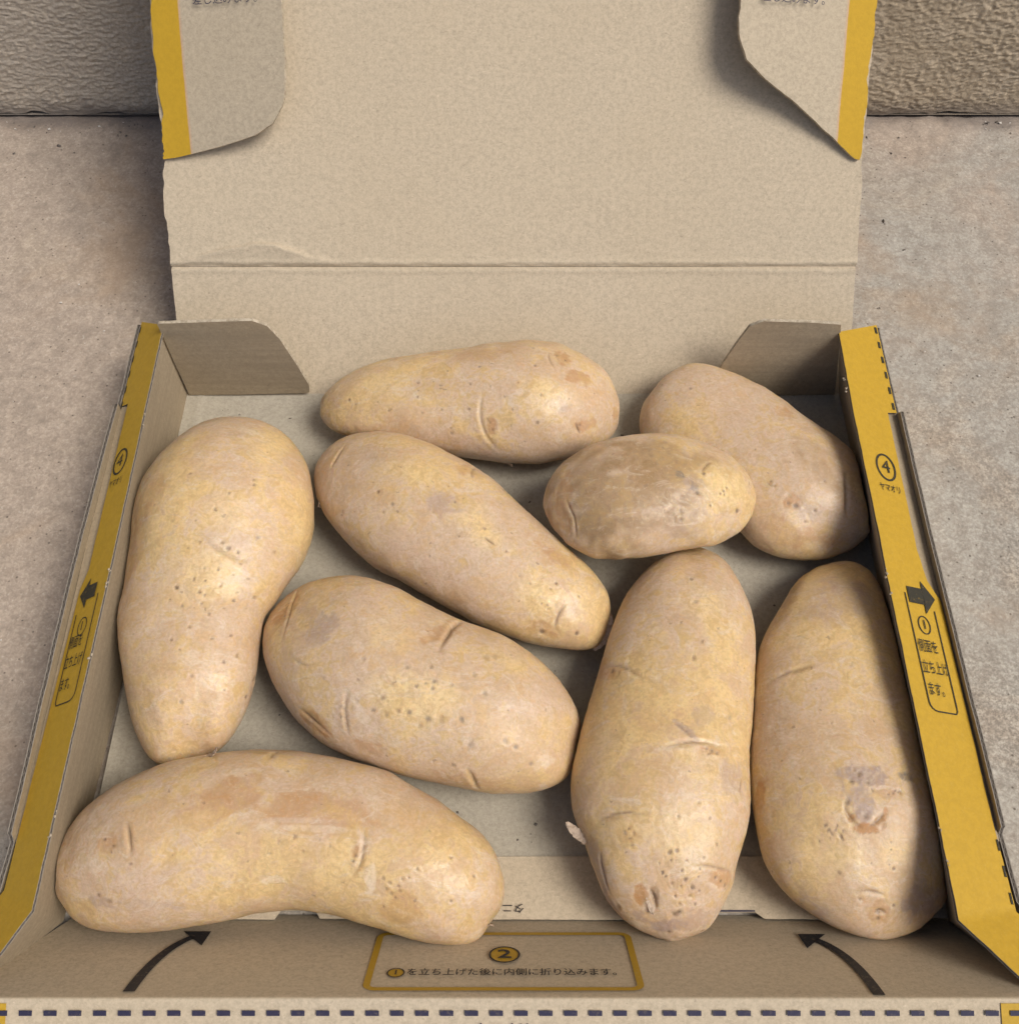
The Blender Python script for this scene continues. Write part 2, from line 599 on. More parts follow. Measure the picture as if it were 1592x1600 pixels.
def densify(A, B, step):
    A = np.asarray(A, float)
    B = np.asarray(B, float)
    oa, ob = [A[0]], [B[0]]
    for k in range(len(A) - 1):
        m = max(1, int(math.ceil(max(np.linalg.norm(A[k + 1] - A[k]), np.linalg.norm(B[k + 1] - B[k])) / step)))
        for q in range(1, m + 1):
            f = q / m
            oa.append(A[k] * (1 - f) + A[k + 1] * f)
            ob.append(B[k] * (1 - f) + B[k + 1] * f)
    return np.array(oa), np.array(ob)


_seed = [0]


def ruled(name, A, B, parent, mats, step=0.004, cols=8, thick=TH, face=(0, 0, 1), disp=None, wave=(0, 0), lump=0.0):
    """board panel ruled between two edge lines; face = rough direction of its first face"""
    _seed[0] += 13.7
    A, B = densify(A, B, step)
    n, m = len(A), cols + 1
    d = B - A
    ln = np.linalg.norm(d, axis=1)[:, None] + 1e-9
    run = np.r_[0, np.cumsum(np.linalg.norm(np.diff(B, axis=0), axis=1) + np.linalg.norm(np.diff(A, axis=0), axis=1)) / 2]
    A0 = A.copy()
    wig = lambda o: 0.55 * n1(run * 190 + o) + 0.3 * n1(run * 420 + o) + 0.45 * n1(run * 70 + o)
    A = A + d / ln * (wave[0] * wig(_seed[0]))[:, None]
    B = B + d / ln * (wave[1] * wig(_seed[0] + 77))[:, None]
    s = np.linspace(0, 1, m)[None, :, None]
    G = A[:, None, :] * (1 - s) + B[:, None, :] * s
    du = np.gradient(G, axis=0)
    dv = np.gradient(G, axis=1)
    N = np.cross(du, dv)
    N /= np.linalg.norm(N, axis=-1)[..., None] + 1e-12
    Nm = N.reshape(-1, 3).mean(0)
    sg = 1.0 if np.dot(Nm, face) > 0 else -1.0
    N = N * sg
    h = np.zeros(G.shape[:2])
    if disp is not None:
        h = h + disp(G)
    if lump:
        h = h + lump * (n3(G, 22, _seed[0]) + 0.4 * n3(G, 70, _seed[0]))
    top = G + N * h[..., None]
    bot = top - N * thick
    verts = np.concatenate([top.reshape(-1, 3), bot.reshape(-1, 3)]) - BOX0
    f = grid_faces(n, m)
    if sg < 0:
        f = f[:, ::-1]
    off = n * m
    f2 = f[:, ::-1] + off
    # rim with its own vertices so it keeps sharp corners
    loop = [(i, 0) for i in range(n)] + [(n - 1, j) for j in range(1, m)] + [(i, m - 1) for i in range(n - 2, -1, -1)] + [(0, j) for j in range(m - 2, 0, -1)]
    li = np.array([i * m + j for i, j in loop])
    k = len(li)
    rim_v = np.concatenate([verts[li], verts[li + off]])
    base = len(verts)
    a = np.arange(k)
    b = (a + 1) % k
    f3 = np.stack([base + a, base + b, base + k + b, base + k + a], -1)
    if sg > 0:
        f3 = f3[:, ::-1]
    allv = np.concatenate([verts, rim_v])
    mi = np.r_[np.zeros(len(f)), np.ones(len(f2)), np.full(len(f3), 2)]
    me = mesh_np(name, allv, np.concatenate([f, f2, f3]), mi)
    at = me.attributes.new("panel", 'FLOAT_VECTOR', 'POINT')
    dist = ((G - A0[:, None, :]) * (d / ln)[:, None, :]).sum(-1)
    pv = np.stack([dist, np.repeat(run[:, None], m, 1), np.zeros_like(dist)], -1).reshape(-1, 3)
    along = np.r_[0, np.cumsum(np.linalg.norm(np.diff(verts[li], axis=0), axis=1))]
    rim_a = np.concatenate([np.stack([np.zeros(k), along, np.zeros(k)], -1), np.stack([np.ones(k), along, np.zeros(k)], -1)])
    at.data.foreach_set("vector", np.concatenate([pv, pv, rim_a]).astype(np.float32).ravel())
    for mm in mats:
        me.materials.append(mm)
    return link(bpy.data.objects.new(name, me), parent)


class Frame:
    """flat print area on a panel: origin, reading direction, up direction (world)"""

    def __init__(self, o, x, y, lift=0.00022):
        self.o = Vector(o)
        self.x = Vector(x).normalized()
        self.y = Vector(y).normalized()
        self.n = self.x.cross(self.y).normalized()
        self.lift = lift

    def p(self, a, b, k=1.0):
        v = self.o + self.x * a + self.y * b + self.n * (self.lift * k)
        return np.array(v) - BOX0


def print_polys(name, fr, polys, mat, parent, k=1.0):
    vs, fs = [], []
    for pl in polys:
        fs.append(tuple(range(len(vs), len(vs) + len(pl))))
        vs += [fr.p(a, b, k) for a, b in pl]
    return poly_obj(name, vs, fs, mat, parent)


def stroke(pts, w, closed=False):
    """quads along a polyline"""
    out = []
    P = [Vector((*p, 0)) for p in pts]
    n_ = len(P)
    nor = []
    for i in range(n_):
        a = P[(i - 1) % n_] if (closed or i > 0) else P[i]
        b = P[(i + 1) % n_] if (closed or i < n_ - 1) else P[i]
        t = (b - a).normalized()
        nor.append(Vector((-t.y, t.x, 0)))
    ws = w if isinstance(w, (list, tuple)) else [w] * n_
    for i in range(n_ if closed else n_ - 1):
        j = (i + 1) % n_
        q = [P[i] + nor[i] * ws[i] / 2, P[j] + nor[j] * ws[j] / 2, P[j] - nor[j] * ws[j] / 2, P[i] - nor[i] * ws[i] / 2]
        out.append([(v.x, v.y) for v in reversed(q)])
    return out


def ring(cx, cy, rx, ry, n_=36):
    return [(cx + rx * math.cos(2 * math.pi * i / n_), cy + ry * math.sin(2 * math.pi * i / n_)) for i in range(n_)]


def rrect(x0, y0, x1, y1, r, n_=6):
    out = []
    for cx, cy, a0 in ((x1 - r, y1 - r, 0), (x0 + r, y1 - r, 90), (x0 + r, y0 + r, 180), (x1 - r, y0 + r, 270)):
        for k in range(n_ + 1):
            a = R(a0 + 90 * k / n_)
            out.append((cx + r * math.cos(a), cy + r * math.sin(a)))
    return out


def text(body, fr, x, y, size, mat, parent, sx=1.0, bold=0.0, align='CENTER', rot=0.0, name="printed_text"):
    cu = bpy.data.curves.new(name, 'FONT')
    cu.body = body
    cu.size = size
    cu.align_x = align
    cu.align_y = 'CENTER'
    cu.offset = bold
    cu.resolution_u = 3
    tmp = bpy.data.objects.new("tmp", cu)
    scene.collection.objects.link(tmp)
    dg = bpy.context.evaluated_depsgraph_get()
    me = bpy.data.meshes.new_from_object(tmp.evaluated_get(dg))
    bpy.data.objects.remove(tmp)
    bpy.data.curves.remove(cu)
    me.name = name
    c, s = math.cos(rot), math.sin(rot)
    for v in me.vertices:
        a, b = v.co.x * sx, v.co.y
        v.co = fr.p(x + a * c - b * s, y + a * s + b * c, 1.6)
    me.materials.clear()
    me.materials.append(mat)
    me.update()
    return link(bpy.data.objects.new(name, me), parent)


PL = [M_KRAFT, M_KRAFT, M_SOFT_EDGE]
PF = [M_KRAFT_FLOOR_DIM, M_KRAFT_FLOOR_DIM, M_EDGE]
PW = [M_KRAFT_WALL_SHADED, M_KRAFT_WALL_SHADED, M_SOFT_EDGE]
PY = [M_YELLOW, M_KRAFT_WALL_SHADED, M_EDGE]
YB, YF = 0.309, 0.0656
HI = ZF + 0.046


def floor_disp(G):
    x, y = G[..., 0], G[..., 1]
    h = 0.0003 * n2(x * 30, y * 30 + 8)
    for ex in (-0.1515, 0.1555):
        h = h + 0.0007 * np.exp(-((x - ex) / 0.0012) ** 2)
    return h


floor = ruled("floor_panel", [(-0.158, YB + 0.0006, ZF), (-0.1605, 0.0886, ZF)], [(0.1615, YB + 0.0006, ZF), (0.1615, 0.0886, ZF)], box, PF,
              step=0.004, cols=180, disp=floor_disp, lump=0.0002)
# front tab of the floor with its two locking notches
tabA, tabB = [], []
for x, y in ((-0.1605, 0.0665), (-0.100, 0.0660), (-0.0862, 0.0659), (-0.0842, 0.0690), (-0.0715, 0.0690), (-0.0695, 0.0661), (0.0, 0.0659),
             (0.072, 0.0657), (0.0755, 0.0684), (0.0905, 0.0684), (0.0935, 0.0661), (0.12, 0.0659), (0.1615, 0.0664)):
    tabA.append((x, 0.0884, ZF + 0.0011))
    tabB.append((x, y, ZF + 0.0008 + (0.0005 if y < 0.0675 else 0)))
tab = ruled("floor_tab", tabA, tabB, box, PL, step=0.003, cols=12, thick=0.0010, wave=(0, 0.0001), lump=0.00015)
frt = Frame((XC, 0.0, ZF + 0.0012), (1, 0, 0), (0, 1, 0), 0.0003)
text("タニオリ", Frame((XC, 0.0699, ZF + 0.0013), (-1, 0, 0), (0, -1, 0), 0.0004), 0.0048, 0.0, 0.0038, M_BLACK, tab, sx=1.15)
print_polys("notch_line", frt, [[(0.0745, 0.0685), (0.0885, 0.0685), (0.0885, 0.0691), (0.0745, 0.0691)]], M_NAVY, tab, 1.2)
print_polys("notch_line", frt, [[(-0.0858, 0.0691), (-0.0735, 0.0691), (-0.0735, 0.0697), (-0.0858, 0.0697)]], M_NAVY, tab, 1.2)

# back panel and lid: one plane leaning back at 45 degrees
q = math.sqrt(0.5)
LN = np.array([0, -q, q])


def lid(x, L, off=0.0):
    return (XC + x, YB + L * q - off * q, ZF + L * q + off * q)


def lid_disp(G):
    x = G[..., 0] - XC
    L = (G[..., 1] - YB) / q
    wob = 0.0003 * n1(x * 120) + 0.0002 * n1(x * 400)
    c = L - 0.0609 - wob
    h = -0.0009 * np.exp(-(c / 0.0007) ** 2) + 0.0005 * np.exp(-((c - 0.0018) / 0.0009) ** 2)
    h += 0.00045 * np.exp(-((c + 0.0022) / 0.0013) ** 2)
    lr = np.interp(x, [-0.163, -0.143, -0.119, -0.112, -0.104, -0.085], [0.0618, 0.0668, 0.0712, 0.0700, 0.0672, 0.0620]) + 0.0006 * n1(x * 260)
    lr = np.maximum(lr, 0.0621)
    u = (L - 0.0611) / np.maximum(lr - 0.0611, 1e-4)
    amp = np.clip((lr - 0.0620) / 0.006, 0, 1) * 0.0021
    h += np.where(u > 0, amp * np.where(u < 1, u, np.exp(-((L - lr) / 0.0010) ** 2)), 0)
    h += 0.0002 * n2(x * 40, L * 90) * np.exp(-(c / 0.01) ** 2)
    h += 0.0014 * np.exp(-((x - 0.02) / 0.2) ** 2) * np.clip((L - 0.07) / 0.15, 0, 1)
    h += 0.00022 * n2(x * 25, L * 12 + 5) + 0.00004 * np.sin(x * 1400 + n1(x * 50)) * (0.6 + 0.6 * n2(x * 30, L * 20))
    return h


nA = [lid(-0.1615, -0.0006), lid(-0.1625, 0.036), lid(-0.1627, 0.0607)]
nB = [lid(0.1635, -0.0006), lid(0.1636, 0.036), lid(0.163, 0.0607)]
back_panel = ruled("back_panel", nA, nB, box, PL, step=0.0006, cols=260, face=LN, disp=lid_disp, wave=(0.0003, 0.0003))
LA = [(-0.1627, 0.0609), (-0.1626, 0.0655), (-0.1637, 0.086), (-0.1633, 0.1015), (-0.1620, 0.108), (-0.1625, 0.137), (-0.163, 0.177), (-0.163, 0.29)]
LB = [(0.163, 0.0609), (0.163, 0.0655), (0.163, 0.0946), (0.1629, 0.1015), (0.1622, 0.111), (0.1623, 0.137), (0.163, 0.177), (0.163, 0.29)]
lid_panel = ruled("lid_panel", [lid(*p) for p in LA], [lid(*p) for p in LB], box, PL, step=0.0009, cols=240, face=LN, disp=lid_disp, wave=(0.0010, 0.0010))
tag(lid_panel, "plain kraft lid leaning back with a dented fold line")


def flap_bend(sgn, lift):
    return lambda x: lift * np.clip((0.1615 - abs(x)) / 0.062, 0, 1) ** 1.15 + 0.0022


def lid_flap(label, A, B, lift, textx, textL):
    hgt = flap_bend(1, lift)
    a3 = [lid(x, L, hgt(x)) for x, L in A]
    b3 = [lid(x, L, hgt(x)) for x, L in B]

    def dsp(G):
        x = G[..., 0] - XC
        s = np.clip((0.1615 - np.abs(x)) / 0.062, 0, 1)
        return lift * (s ** 1.15 - s) * 0.6 + 0.0003 * n2(x * 40, G[..., 1] * 40)

    o = ruled("lid_flap", a3, b3, box, [M_FLAP, M_KRAFT, M_SOFT_EDGE], step=0.0012, cols=40, face=LN, disp=dsp, wave=(0.0010, 0.0006))
    tag(o, label)
    s = (0.1615 - abs(textx)) / 0.062
    slope = lift / 0.062 * (1 if textx < 0 else -1)
    xd = Vector((1, 0, 0)) + Vector(LN) * slope
    yd = Vector((0, q, q))
    org = Vector(lid(textx, textL, lift * s + 0.0022 + 0.0007))
    fr = Frame(org, xd, yd, 0.0007)
    text("差し込みます。", fr, 0, 0, 0.0049, M_NAVY, o, sx=0.98)
    return o


HL = [(-0.1612, 0.1092), (-0.1612, 0.113), (-0.1612, 0.118), (-0.1614, 0.123), (-0.1615, 0.129), (-0.1616, 0.136), (-0.1618, 0.146), (-0.162, 0.176), (-0.162, 0.255)]
OL = [(-0.1560, 0.1096), (-0.1320, 0.1146), (-0.1165, 0.1188), (-0.1082, 0.1234), (-0.1033, 0.1305), (-0.1018, 0.1375), (-0.1012, 0.147), (-0.1013, 0.176), (-0.1013, 0.250)]
lid_flap("kraft flap with a broad rounded corner and yellow band on the lid's left edge", HL, OL, 0.012, -0.1253, 0.1752)
HR = [(0.1606, 0.1087), (0.1608, 0.118), (0.161, 0.126), (0.1612, 0.135), (0.1614, 0.143), (0.1616, 0.150), (0.1617, 0.158), (0.1618, 0.166), (0.162, 0.176), (0.162, 0.255)]
OR = [(0.1580, 0.1092), (0.1506, 0.1150), (0.1420, 0.1215), (0.1263, 0.1327), (0.1120, 0.1416), (0.1026, 0.1492), (0.0988, 0.1575), (0.0976, 0.166), (0.0980, 0.176), (0.0985, 0.250)]
lid_flap("kraft flap with a diagonal cut and yellow band on the lid's right edge", HR, OR, 0.016, 0.1232, 0.1746)

# corner flaps standing at the back of the side walls
yb = 0.3076
A = [(-0.1565, ZF + 0.0012), (-0.130, ZF + 0.0014), (-0.114, ZF + 0.0018), (-0.1066, ZF + 0.002), (-0.1038, ZF + 0.0022), (-0.0995, ZF + 0.0025), (-0.0975, ZF + 0.003)]
B = [(-0.1572, 0.0575), (-0.130, 0.0590), (-0.1145, 0.0594), (-0.1085, 0.0560), (-0.1045, 0.0470), (-0.1000, 0.0290), (-0.0968, 0.0135)]
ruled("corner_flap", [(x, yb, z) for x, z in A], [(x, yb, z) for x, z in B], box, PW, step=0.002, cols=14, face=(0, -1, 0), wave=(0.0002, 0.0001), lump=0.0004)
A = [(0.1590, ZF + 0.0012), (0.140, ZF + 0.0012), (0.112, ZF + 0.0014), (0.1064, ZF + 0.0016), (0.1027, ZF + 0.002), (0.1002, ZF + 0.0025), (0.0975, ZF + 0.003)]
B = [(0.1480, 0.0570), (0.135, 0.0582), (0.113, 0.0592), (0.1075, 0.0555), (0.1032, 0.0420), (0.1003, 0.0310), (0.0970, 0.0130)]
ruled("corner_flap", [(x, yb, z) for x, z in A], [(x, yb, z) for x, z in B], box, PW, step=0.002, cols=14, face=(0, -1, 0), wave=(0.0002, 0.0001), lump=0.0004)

# left side: inner wall, yellow rim, outer wall
A = [(-0.158, YB, ZF), (-0.1595, 0.19, ZF), (-0.1640, 0.0655, ZF), (-0.1670, 0.051, ZF + 0.022), (-0.1725, 0.0365, ZF + 0.0455)]
B = [(-0.1578, 0.3105, HI - 0.0022), (-0.1569, 0.19, HI - 0.0022), (-0.1572, 0.0612, HI - 0.0022), (-0.1645, 0.0483, HI - 0.0022), (-0.1724, 0.0362, HI - 0.0012)]
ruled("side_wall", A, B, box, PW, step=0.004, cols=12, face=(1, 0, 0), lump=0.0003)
ul = np.array([-0.8, 0, -0.6])


def lrim(s, y, x0=-0.1565):
    return (x0 + ul[0] * s, y, HI + ul[2] * s)


A = [lrim(-0.0006, 0.3125, -0.1574), lrim(-0.0006, 0.276, -0.1572), lrim(-0.0006, 0.275, -0.1572), lrim(-0.0006, 0.192), lrim(-0.0006, 0.184), lrim(-0.0006, 0.0612), lrim(-0.0006, 0.0483, -0.1637), lrim(-0.0006, 0.036, -0.1717)]
B = [lrim(0.0205, 0.3255), lrim(0.0205, 0.2760), lrim(0.0155, 0.2750), lrim(0.0150, 0.192), lrim(0.0178, 0.184), lrim(0.0200, 0.070), lrim(0.0200, 0.056, -0.1637), lrim(0.02, 0.043, -0.1717)]
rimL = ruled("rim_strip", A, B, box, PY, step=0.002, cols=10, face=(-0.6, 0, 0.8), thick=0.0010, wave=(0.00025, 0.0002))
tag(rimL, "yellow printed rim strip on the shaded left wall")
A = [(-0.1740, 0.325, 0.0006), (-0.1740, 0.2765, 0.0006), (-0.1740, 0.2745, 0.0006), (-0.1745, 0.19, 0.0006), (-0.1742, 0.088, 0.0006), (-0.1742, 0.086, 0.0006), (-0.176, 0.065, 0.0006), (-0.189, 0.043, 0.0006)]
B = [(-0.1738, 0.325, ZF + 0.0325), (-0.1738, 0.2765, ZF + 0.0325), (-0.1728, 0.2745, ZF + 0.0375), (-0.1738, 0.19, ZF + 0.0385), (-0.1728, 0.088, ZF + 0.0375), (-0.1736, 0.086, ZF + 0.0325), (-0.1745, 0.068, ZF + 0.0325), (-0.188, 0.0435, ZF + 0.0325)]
ruled("outer_wall", A, B, box, [M_KRAFT_WALL_SHADED, M_KRAFT, M_EDGE], step=0.003, cols=10, face=(1, 0, 0), wave=(0, 0.0003), lump=0.0003)

# right side
A = [(0.1615, YB, ZF), (0.1615, 0.19, ZF), (0.1615, 0.0655, ZF), (0.1655, 0.051, ZF + 0.022), (0.1720, 0.0365, ZF + 0.0455)]
B = [(0.1495, 0.3085, HI - 0.0022), (0.1485, 0.19, HI - 0.0022), (0.1473, 0.0583, HI - 0.0022), (0.1595, 0.0455, HI - 0.0022), (0.1685, 0.0362, HI - 0.0012)]
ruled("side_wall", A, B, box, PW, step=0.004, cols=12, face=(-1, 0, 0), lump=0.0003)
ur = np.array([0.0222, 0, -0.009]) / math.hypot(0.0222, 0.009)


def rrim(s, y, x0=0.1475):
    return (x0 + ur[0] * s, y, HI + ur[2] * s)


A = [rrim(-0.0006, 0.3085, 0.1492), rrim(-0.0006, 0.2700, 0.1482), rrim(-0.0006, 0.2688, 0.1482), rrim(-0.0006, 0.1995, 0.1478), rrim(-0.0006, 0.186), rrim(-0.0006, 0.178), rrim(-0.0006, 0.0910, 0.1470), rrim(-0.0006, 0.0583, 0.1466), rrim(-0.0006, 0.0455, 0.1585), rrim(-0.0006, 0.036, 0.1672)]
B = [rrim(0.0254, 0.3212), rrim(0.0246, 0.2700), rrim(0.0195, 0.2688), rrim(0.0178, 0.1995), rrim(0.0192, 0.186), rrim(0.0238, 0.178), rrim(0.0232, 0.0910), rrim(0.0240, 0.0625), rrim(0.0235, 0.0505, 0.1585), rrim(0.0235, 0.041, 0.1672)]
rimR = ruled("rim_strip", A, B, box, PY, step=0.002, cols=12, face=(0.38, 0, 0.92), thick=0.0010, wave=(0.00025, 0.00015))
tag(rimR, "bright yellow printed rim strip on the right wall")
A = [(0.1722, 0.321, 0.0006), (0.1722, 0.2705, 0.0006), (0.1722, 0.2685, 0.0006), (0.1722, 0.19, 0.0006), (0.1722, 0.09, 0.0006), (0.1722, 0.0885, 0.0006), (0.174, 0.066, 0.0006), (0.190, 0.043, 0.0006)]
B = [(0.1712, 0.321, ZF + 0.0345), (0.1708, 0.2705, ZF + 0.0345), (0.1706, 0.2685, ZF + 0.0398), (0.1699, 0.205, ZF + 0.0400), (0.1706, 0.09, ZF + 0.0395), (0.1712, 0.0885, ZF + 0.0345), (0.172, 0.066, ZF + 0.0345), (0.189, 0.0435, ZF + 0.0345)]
ruled("outer_wall", A, B, box, [M_KRAFT_WALL_SHADED, M_KRAFT, M_EDGE], step=0.003, cols=10, face=(-1, 0, 0), wave=(0, 0.0003), lump=0.0003)


ruled("gap_filler", [(0.1475 + ur[0] * 0.0165, y_, HI + ur[2] * 0.0165 - 0.0026) for y_ in (0.2755, 0.205, 0.086)],  # board added below the rim gap so the gap does not go black
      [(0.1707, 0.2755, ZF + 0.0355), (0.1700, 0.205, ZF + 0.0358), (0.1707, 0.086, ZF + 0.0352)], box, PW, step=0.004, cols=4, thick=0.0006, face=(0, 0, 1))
ruled("gap_filler", [(-0.1565 + ul[0] * 0.0130, y_, HI + ul[2] * 0.0130 - 0.0026) for y_ in (0.2770, 0.205, 0.086)],  # left gap gets the same added brightening board
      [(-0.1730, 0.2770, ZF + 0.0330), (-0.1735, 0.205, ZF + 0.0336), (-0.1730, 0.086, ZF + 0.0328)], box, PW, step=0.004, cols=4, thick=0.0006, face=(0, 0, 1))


def nubs(name, spots, fn, parent):
    """little torn bridges left on the cut edge"""
    vs, fs = [], []
    r = random.Random(4)
    for y in spots:
        p = np.array(fn(-0.0012, y)) - BOX0
        for k in range(3):
            c = p + np.array([r.uniform(-.0005, .0005), r.uniform(-.0012, .0012), r.uniform(-.0003, .0006)])
            s = r.uniform(0.0002, 0.00055)
            b0 = len(vs)
            vs += [c + np.array(v) * s for v in ((1, 0, 0), (-1, 0, 0), (0, 1.4, 0), (0, -1.4, 0), (0, 0, .8), (0, 0, -.8))]
            fs += [(b0 + a, b0 + b, b0 + c_) for a, b, c_ in ((0, 2, 4), (2, 1, 4), (1, 3, 4), (3, 0, 4), (2, 0, 5), (1, 2, 5), (3, 1, 5), (0, 3, 5))]
    return tag(poly_obj(name, vs, fs, M_PULP, parent), kind="stuff")


nubs("torn_nubs", [0.187, 0.1805, 0.0925, 0.085, 0.262, 0.256, 0.150], lrim, rimL)
nubs("torn_nubs", [0.2815, 0.2755, 0.1865, 0.1765, 0.0875, 0.0765, 0.184], rrim, rimR)

# printing on the right rim (reads from the inner edge outwards)
FR = Frame((0.1475, 0.0, HI), ur, (0, 1, 0), 0.0003)


def number_badge(fr, cx, cy, digit, rx, ry, parent, size, w=0.0010, mat=M_BLACK_Y, bold=0.0):
    print_polys("number_ring", fr, stroke(ring(cx, cy, rx, ry), w, True), mat, parent)
    text(digit, fr, cx, cy, size, mat, parent, bold=bold, name="number")


number_badge(FR, 0.0110, 0.2378, "4", 0.0046, 0.0064, rimR, 0.0090)
text("ヤマオリ", FR, 0.0108, 0.2270, 0.0042, M_BLACK_Y, rimR, sx=0.66, bold=0.00002)


def rim_block(fr, x0, x1, ya, yb_, arrow, cx, lines, parent, mirror=False, tsx=0.54):
    pts = [(x0, ya), (x0, yb_ + 0.004)]
    for k in range(5):
        a = R(180 + 90 * k / 4)
        pts.append((x0 + 0.0035 + 0.0035 * math.cos(a), yb_ + 0.0035 + 0.0035 * math.sin(a)))
    pts += [(x1 - 0.001, yb_), (x1 - 0.0002, yb_ + 0.0012), (x1, ya - 0.006)]
    if mirror:
        pts = [(x0 + x1 - a, b) for a, b in pts]
    print_polys("frame_line", fr, stroke(pts, 0.00055), M_BLACK_Y, parent)
    print_polys("arrow", fr, arrow, M_BLACK_Y, parent, 1.3)
    number_badge(fr, cx, 0.1655, "1", 0.0027, 0.0037, parent, 0.0056, 0.0005, bold=0.0)
    for s, lx, ly in lines:
        text(s, fr, lx, ly, 0.0058, M_BLACK_Y, parent, sx=tsx, align='LEFT', bold=0.00004)


rim_block(FR, 0.0062, 0.0190, 0.1785, 0.1305,
          [[(0.0075, 0.1815), (0.0075, 0.1745), (0.0150, 0.1745), (0.0150, 0.1815)], [(0.0145, 0.1705), (0.0206, 0.1778), (0.0150, 0.1850)]],
          0.0123, [("側面を", 0.0070, 0.1562), ("立ち上げ", 0.0066, 0.1475), ("ます。", 0.0070, 0.1388)], rimR)
dash = []
y = 0.3190
while y > 0.272:
    xx = 0.0238 + (y - 0.27) / 0.05 * 0.0006
    dash.append([(xx - 0.0012, y - 0.0038), (xx + 0.0001, y - 0.0038), (xx + 0.0002, y), (xx - 0.0011, y)])
    y -= 0.0088
print_polys("fold_dashes", FR, dash, M_BLACK_Y, rimR)
dash = []
y = 0.086
while y > 0.064:
    dash.append([(0.0225, y - 0.0038), (0.0234, y - 0.0038), (0.0234, y), (0.0225, y)])
    y -= 0.0088
print_polys("fold_dashes", FR, dash, M_BLACK_Y, rimR)

# printing on the left rim (reads from the outer edge inwards)
FLm = Frame(lrim(0.0205, 0.0), -ul, (0, 1, 0), 0.0003)
number_badge(FLm, 0.0106, 0.2420, "4", 0.0042, 0.0062, rimL, 0.0086)
text("ヤマオリ", FLm, 0.0112, 0.2312, 0.0042, M_BLACK_Y, rimL, sx=0.55, bold=0.00002)
rim_block(FLm, 0.0050, 0.0172, 0.1780, 0.1345,
          [[(0.0093, 0.1835), (0.0093, 0.1772), (0.0152, 0.1772), (0.0152, 0.1835)], [(0.0098, 0.1735), (0.0098, 0.1868), (0.0046, 0.1802)]],
          0.0112, [("側面を", 0.0056, 0.1592), ("立ち上げ", 0.0052, 0.1510), ("ます。", 0.0056, 0.1420)], rimL, True, 0.49)
dash = []
y = 0.322
while y > 0.278:
    dash.append([(0.0002, y - 0.0038), (0.0012, y - 0.0038), (0.0012, y), (0.0002, y)])
    y -= 0.0088
print_polys("fold_dashes", FLm, dash, M_BLACK_Y, rimL)

# front panel, folded outward, with its printed instructions
a58 = R(58)
FT = np.array([0, -math.cos(a58), math.sin(a58)])
f0 = np.array([0, YF, ZF]) - FT * 0.0052
fl = 0.0578
f1 = np.array([0, YF, ZF]) + FT * fl
A = [(-0.1612, f0[1], f0[2]), (0.1622, f0[1], f0[2])]
f2 = f1 - FT * 0.0030
B = [(-0.1735, f2[1], f2[2]), (0.1735, f2[1], f2[2])]
front = ruled("front_panel", A, B, box, [M_KRAFT, M_KRAFT, M_EDGE], step=0.003, cols=16, face=(0, 0.85, 0.53), lump=0.0001)
tag(front, "shaded front panel printed with arrows and a gold framed instruction")
FP = Frame((XC, YF, ZF), (1, 0, 0), -FT, 0.00045)       # second coordinate runs down the slope: use negative values


def curved_arrow(m):
    """shaft widening to its tail, then a head"""
    ts = np.linspace(0, 1, 12)
    P0, P1, P2 = np.array((-0.1215, -0.0545)), np.array((-0.1225, -0.0250)), np.array((-0.1135, -0.0145))
    pts, ws = [], []
    for t_ in ts:
        p = (1 - t_) ** 2 * P0 + 2 * t_ * (1 - t_) * P1 + t_ * t_ * P2
        pts.append((p[0], p[1]))
        ws.append(0.0038 - 0.0008 * t_)
    polys = stroke(pts, ws)
    polys.append([(-0.1183, -0.0100), (-0.1085, -0.0215), (-0.1085, -0.0100)])
    if m:
        polys = [[(-a - 0.0078, b - 0.0022) for a, b in reversed(pl)] for pl in polys]
    return polys


print_polys("curved_arrow", FP, curved_arrow(False), M_BLACK, front)
print_polys("curved_arrow", FP, curved_arrow(True), M_BLACK, front)
fo = rrect(-0.0474, -0.0528, 0.0400, -0.0120, 0.003)
print_polys("gold_frame", FP, stroke(fo, 0.0022, True), M_GOLD, front)
print_polys("number_disc", FP, [ring(-0.0035, -0.0288, 0.0050, 0.0058)], M_GOLD, front)
print_polys("number_ring", FP, stroke(ring(-0.0035, -0.0288, 0.0050, 0.0058), 0.0007, True), M_BLACK, front, 1.4)
text("2", FP, -0.0035, -0.0288, 0.0090, M_BLACK, front, sx=1.15, bold=0.00012, name="number")
print_polys("number_disc", FP, [ring(-0.0389, -0.0421, 0.0027, 0.0030)], M_GOLD, front)
print_polys("number_ring", FP, stroke(ring(-0.0389, -0.0421, 0.0027, 0.0030), 0.00045, True), M_BLACK, front, 1.4)
text("1", FP, -0.0389, -0.0421, 0.0046, M_BLACK, front, name="number")
text("を立ち上げた後に内側に折り込みます。", FP, -0.0355, -0.0421, 0.0052, M_BLACK, front, sx=0.76, bold=0.00006, align='LEFT')

# folded-over top edge of the front and the outer front wall below it
a25 = R(25)
FD = np.array([0, -math.cos(a25), -math.sin(a25)])
e1 = f1 + FD * 0.020
# the sheet rolls over the fold: a rounded corner above the chord from the panel to the flange
r0 = f1 - FT * 0.0032
ch = e1 - r0
chl = np.linalg.norm(ch)
sv = float(np.dot(f1 - r0, ch) / chl ** 2)
hv = float(np.linalg.norm(f1 - r0 - ch * sv))


def roll(G):
    s_ = ((G[..., 1] - r0[1]) * ch[1] + (G[..., 2] - r0[2]) * ch[2]) / chl ** 2
    up = hv * s_ / sv
    dn = hv * (1 - s_) / (1 - sv)
    k = 0.00035
    return 0.0002 - k * np.log(np.exp(-up / k) + np.exp(-dn / k))


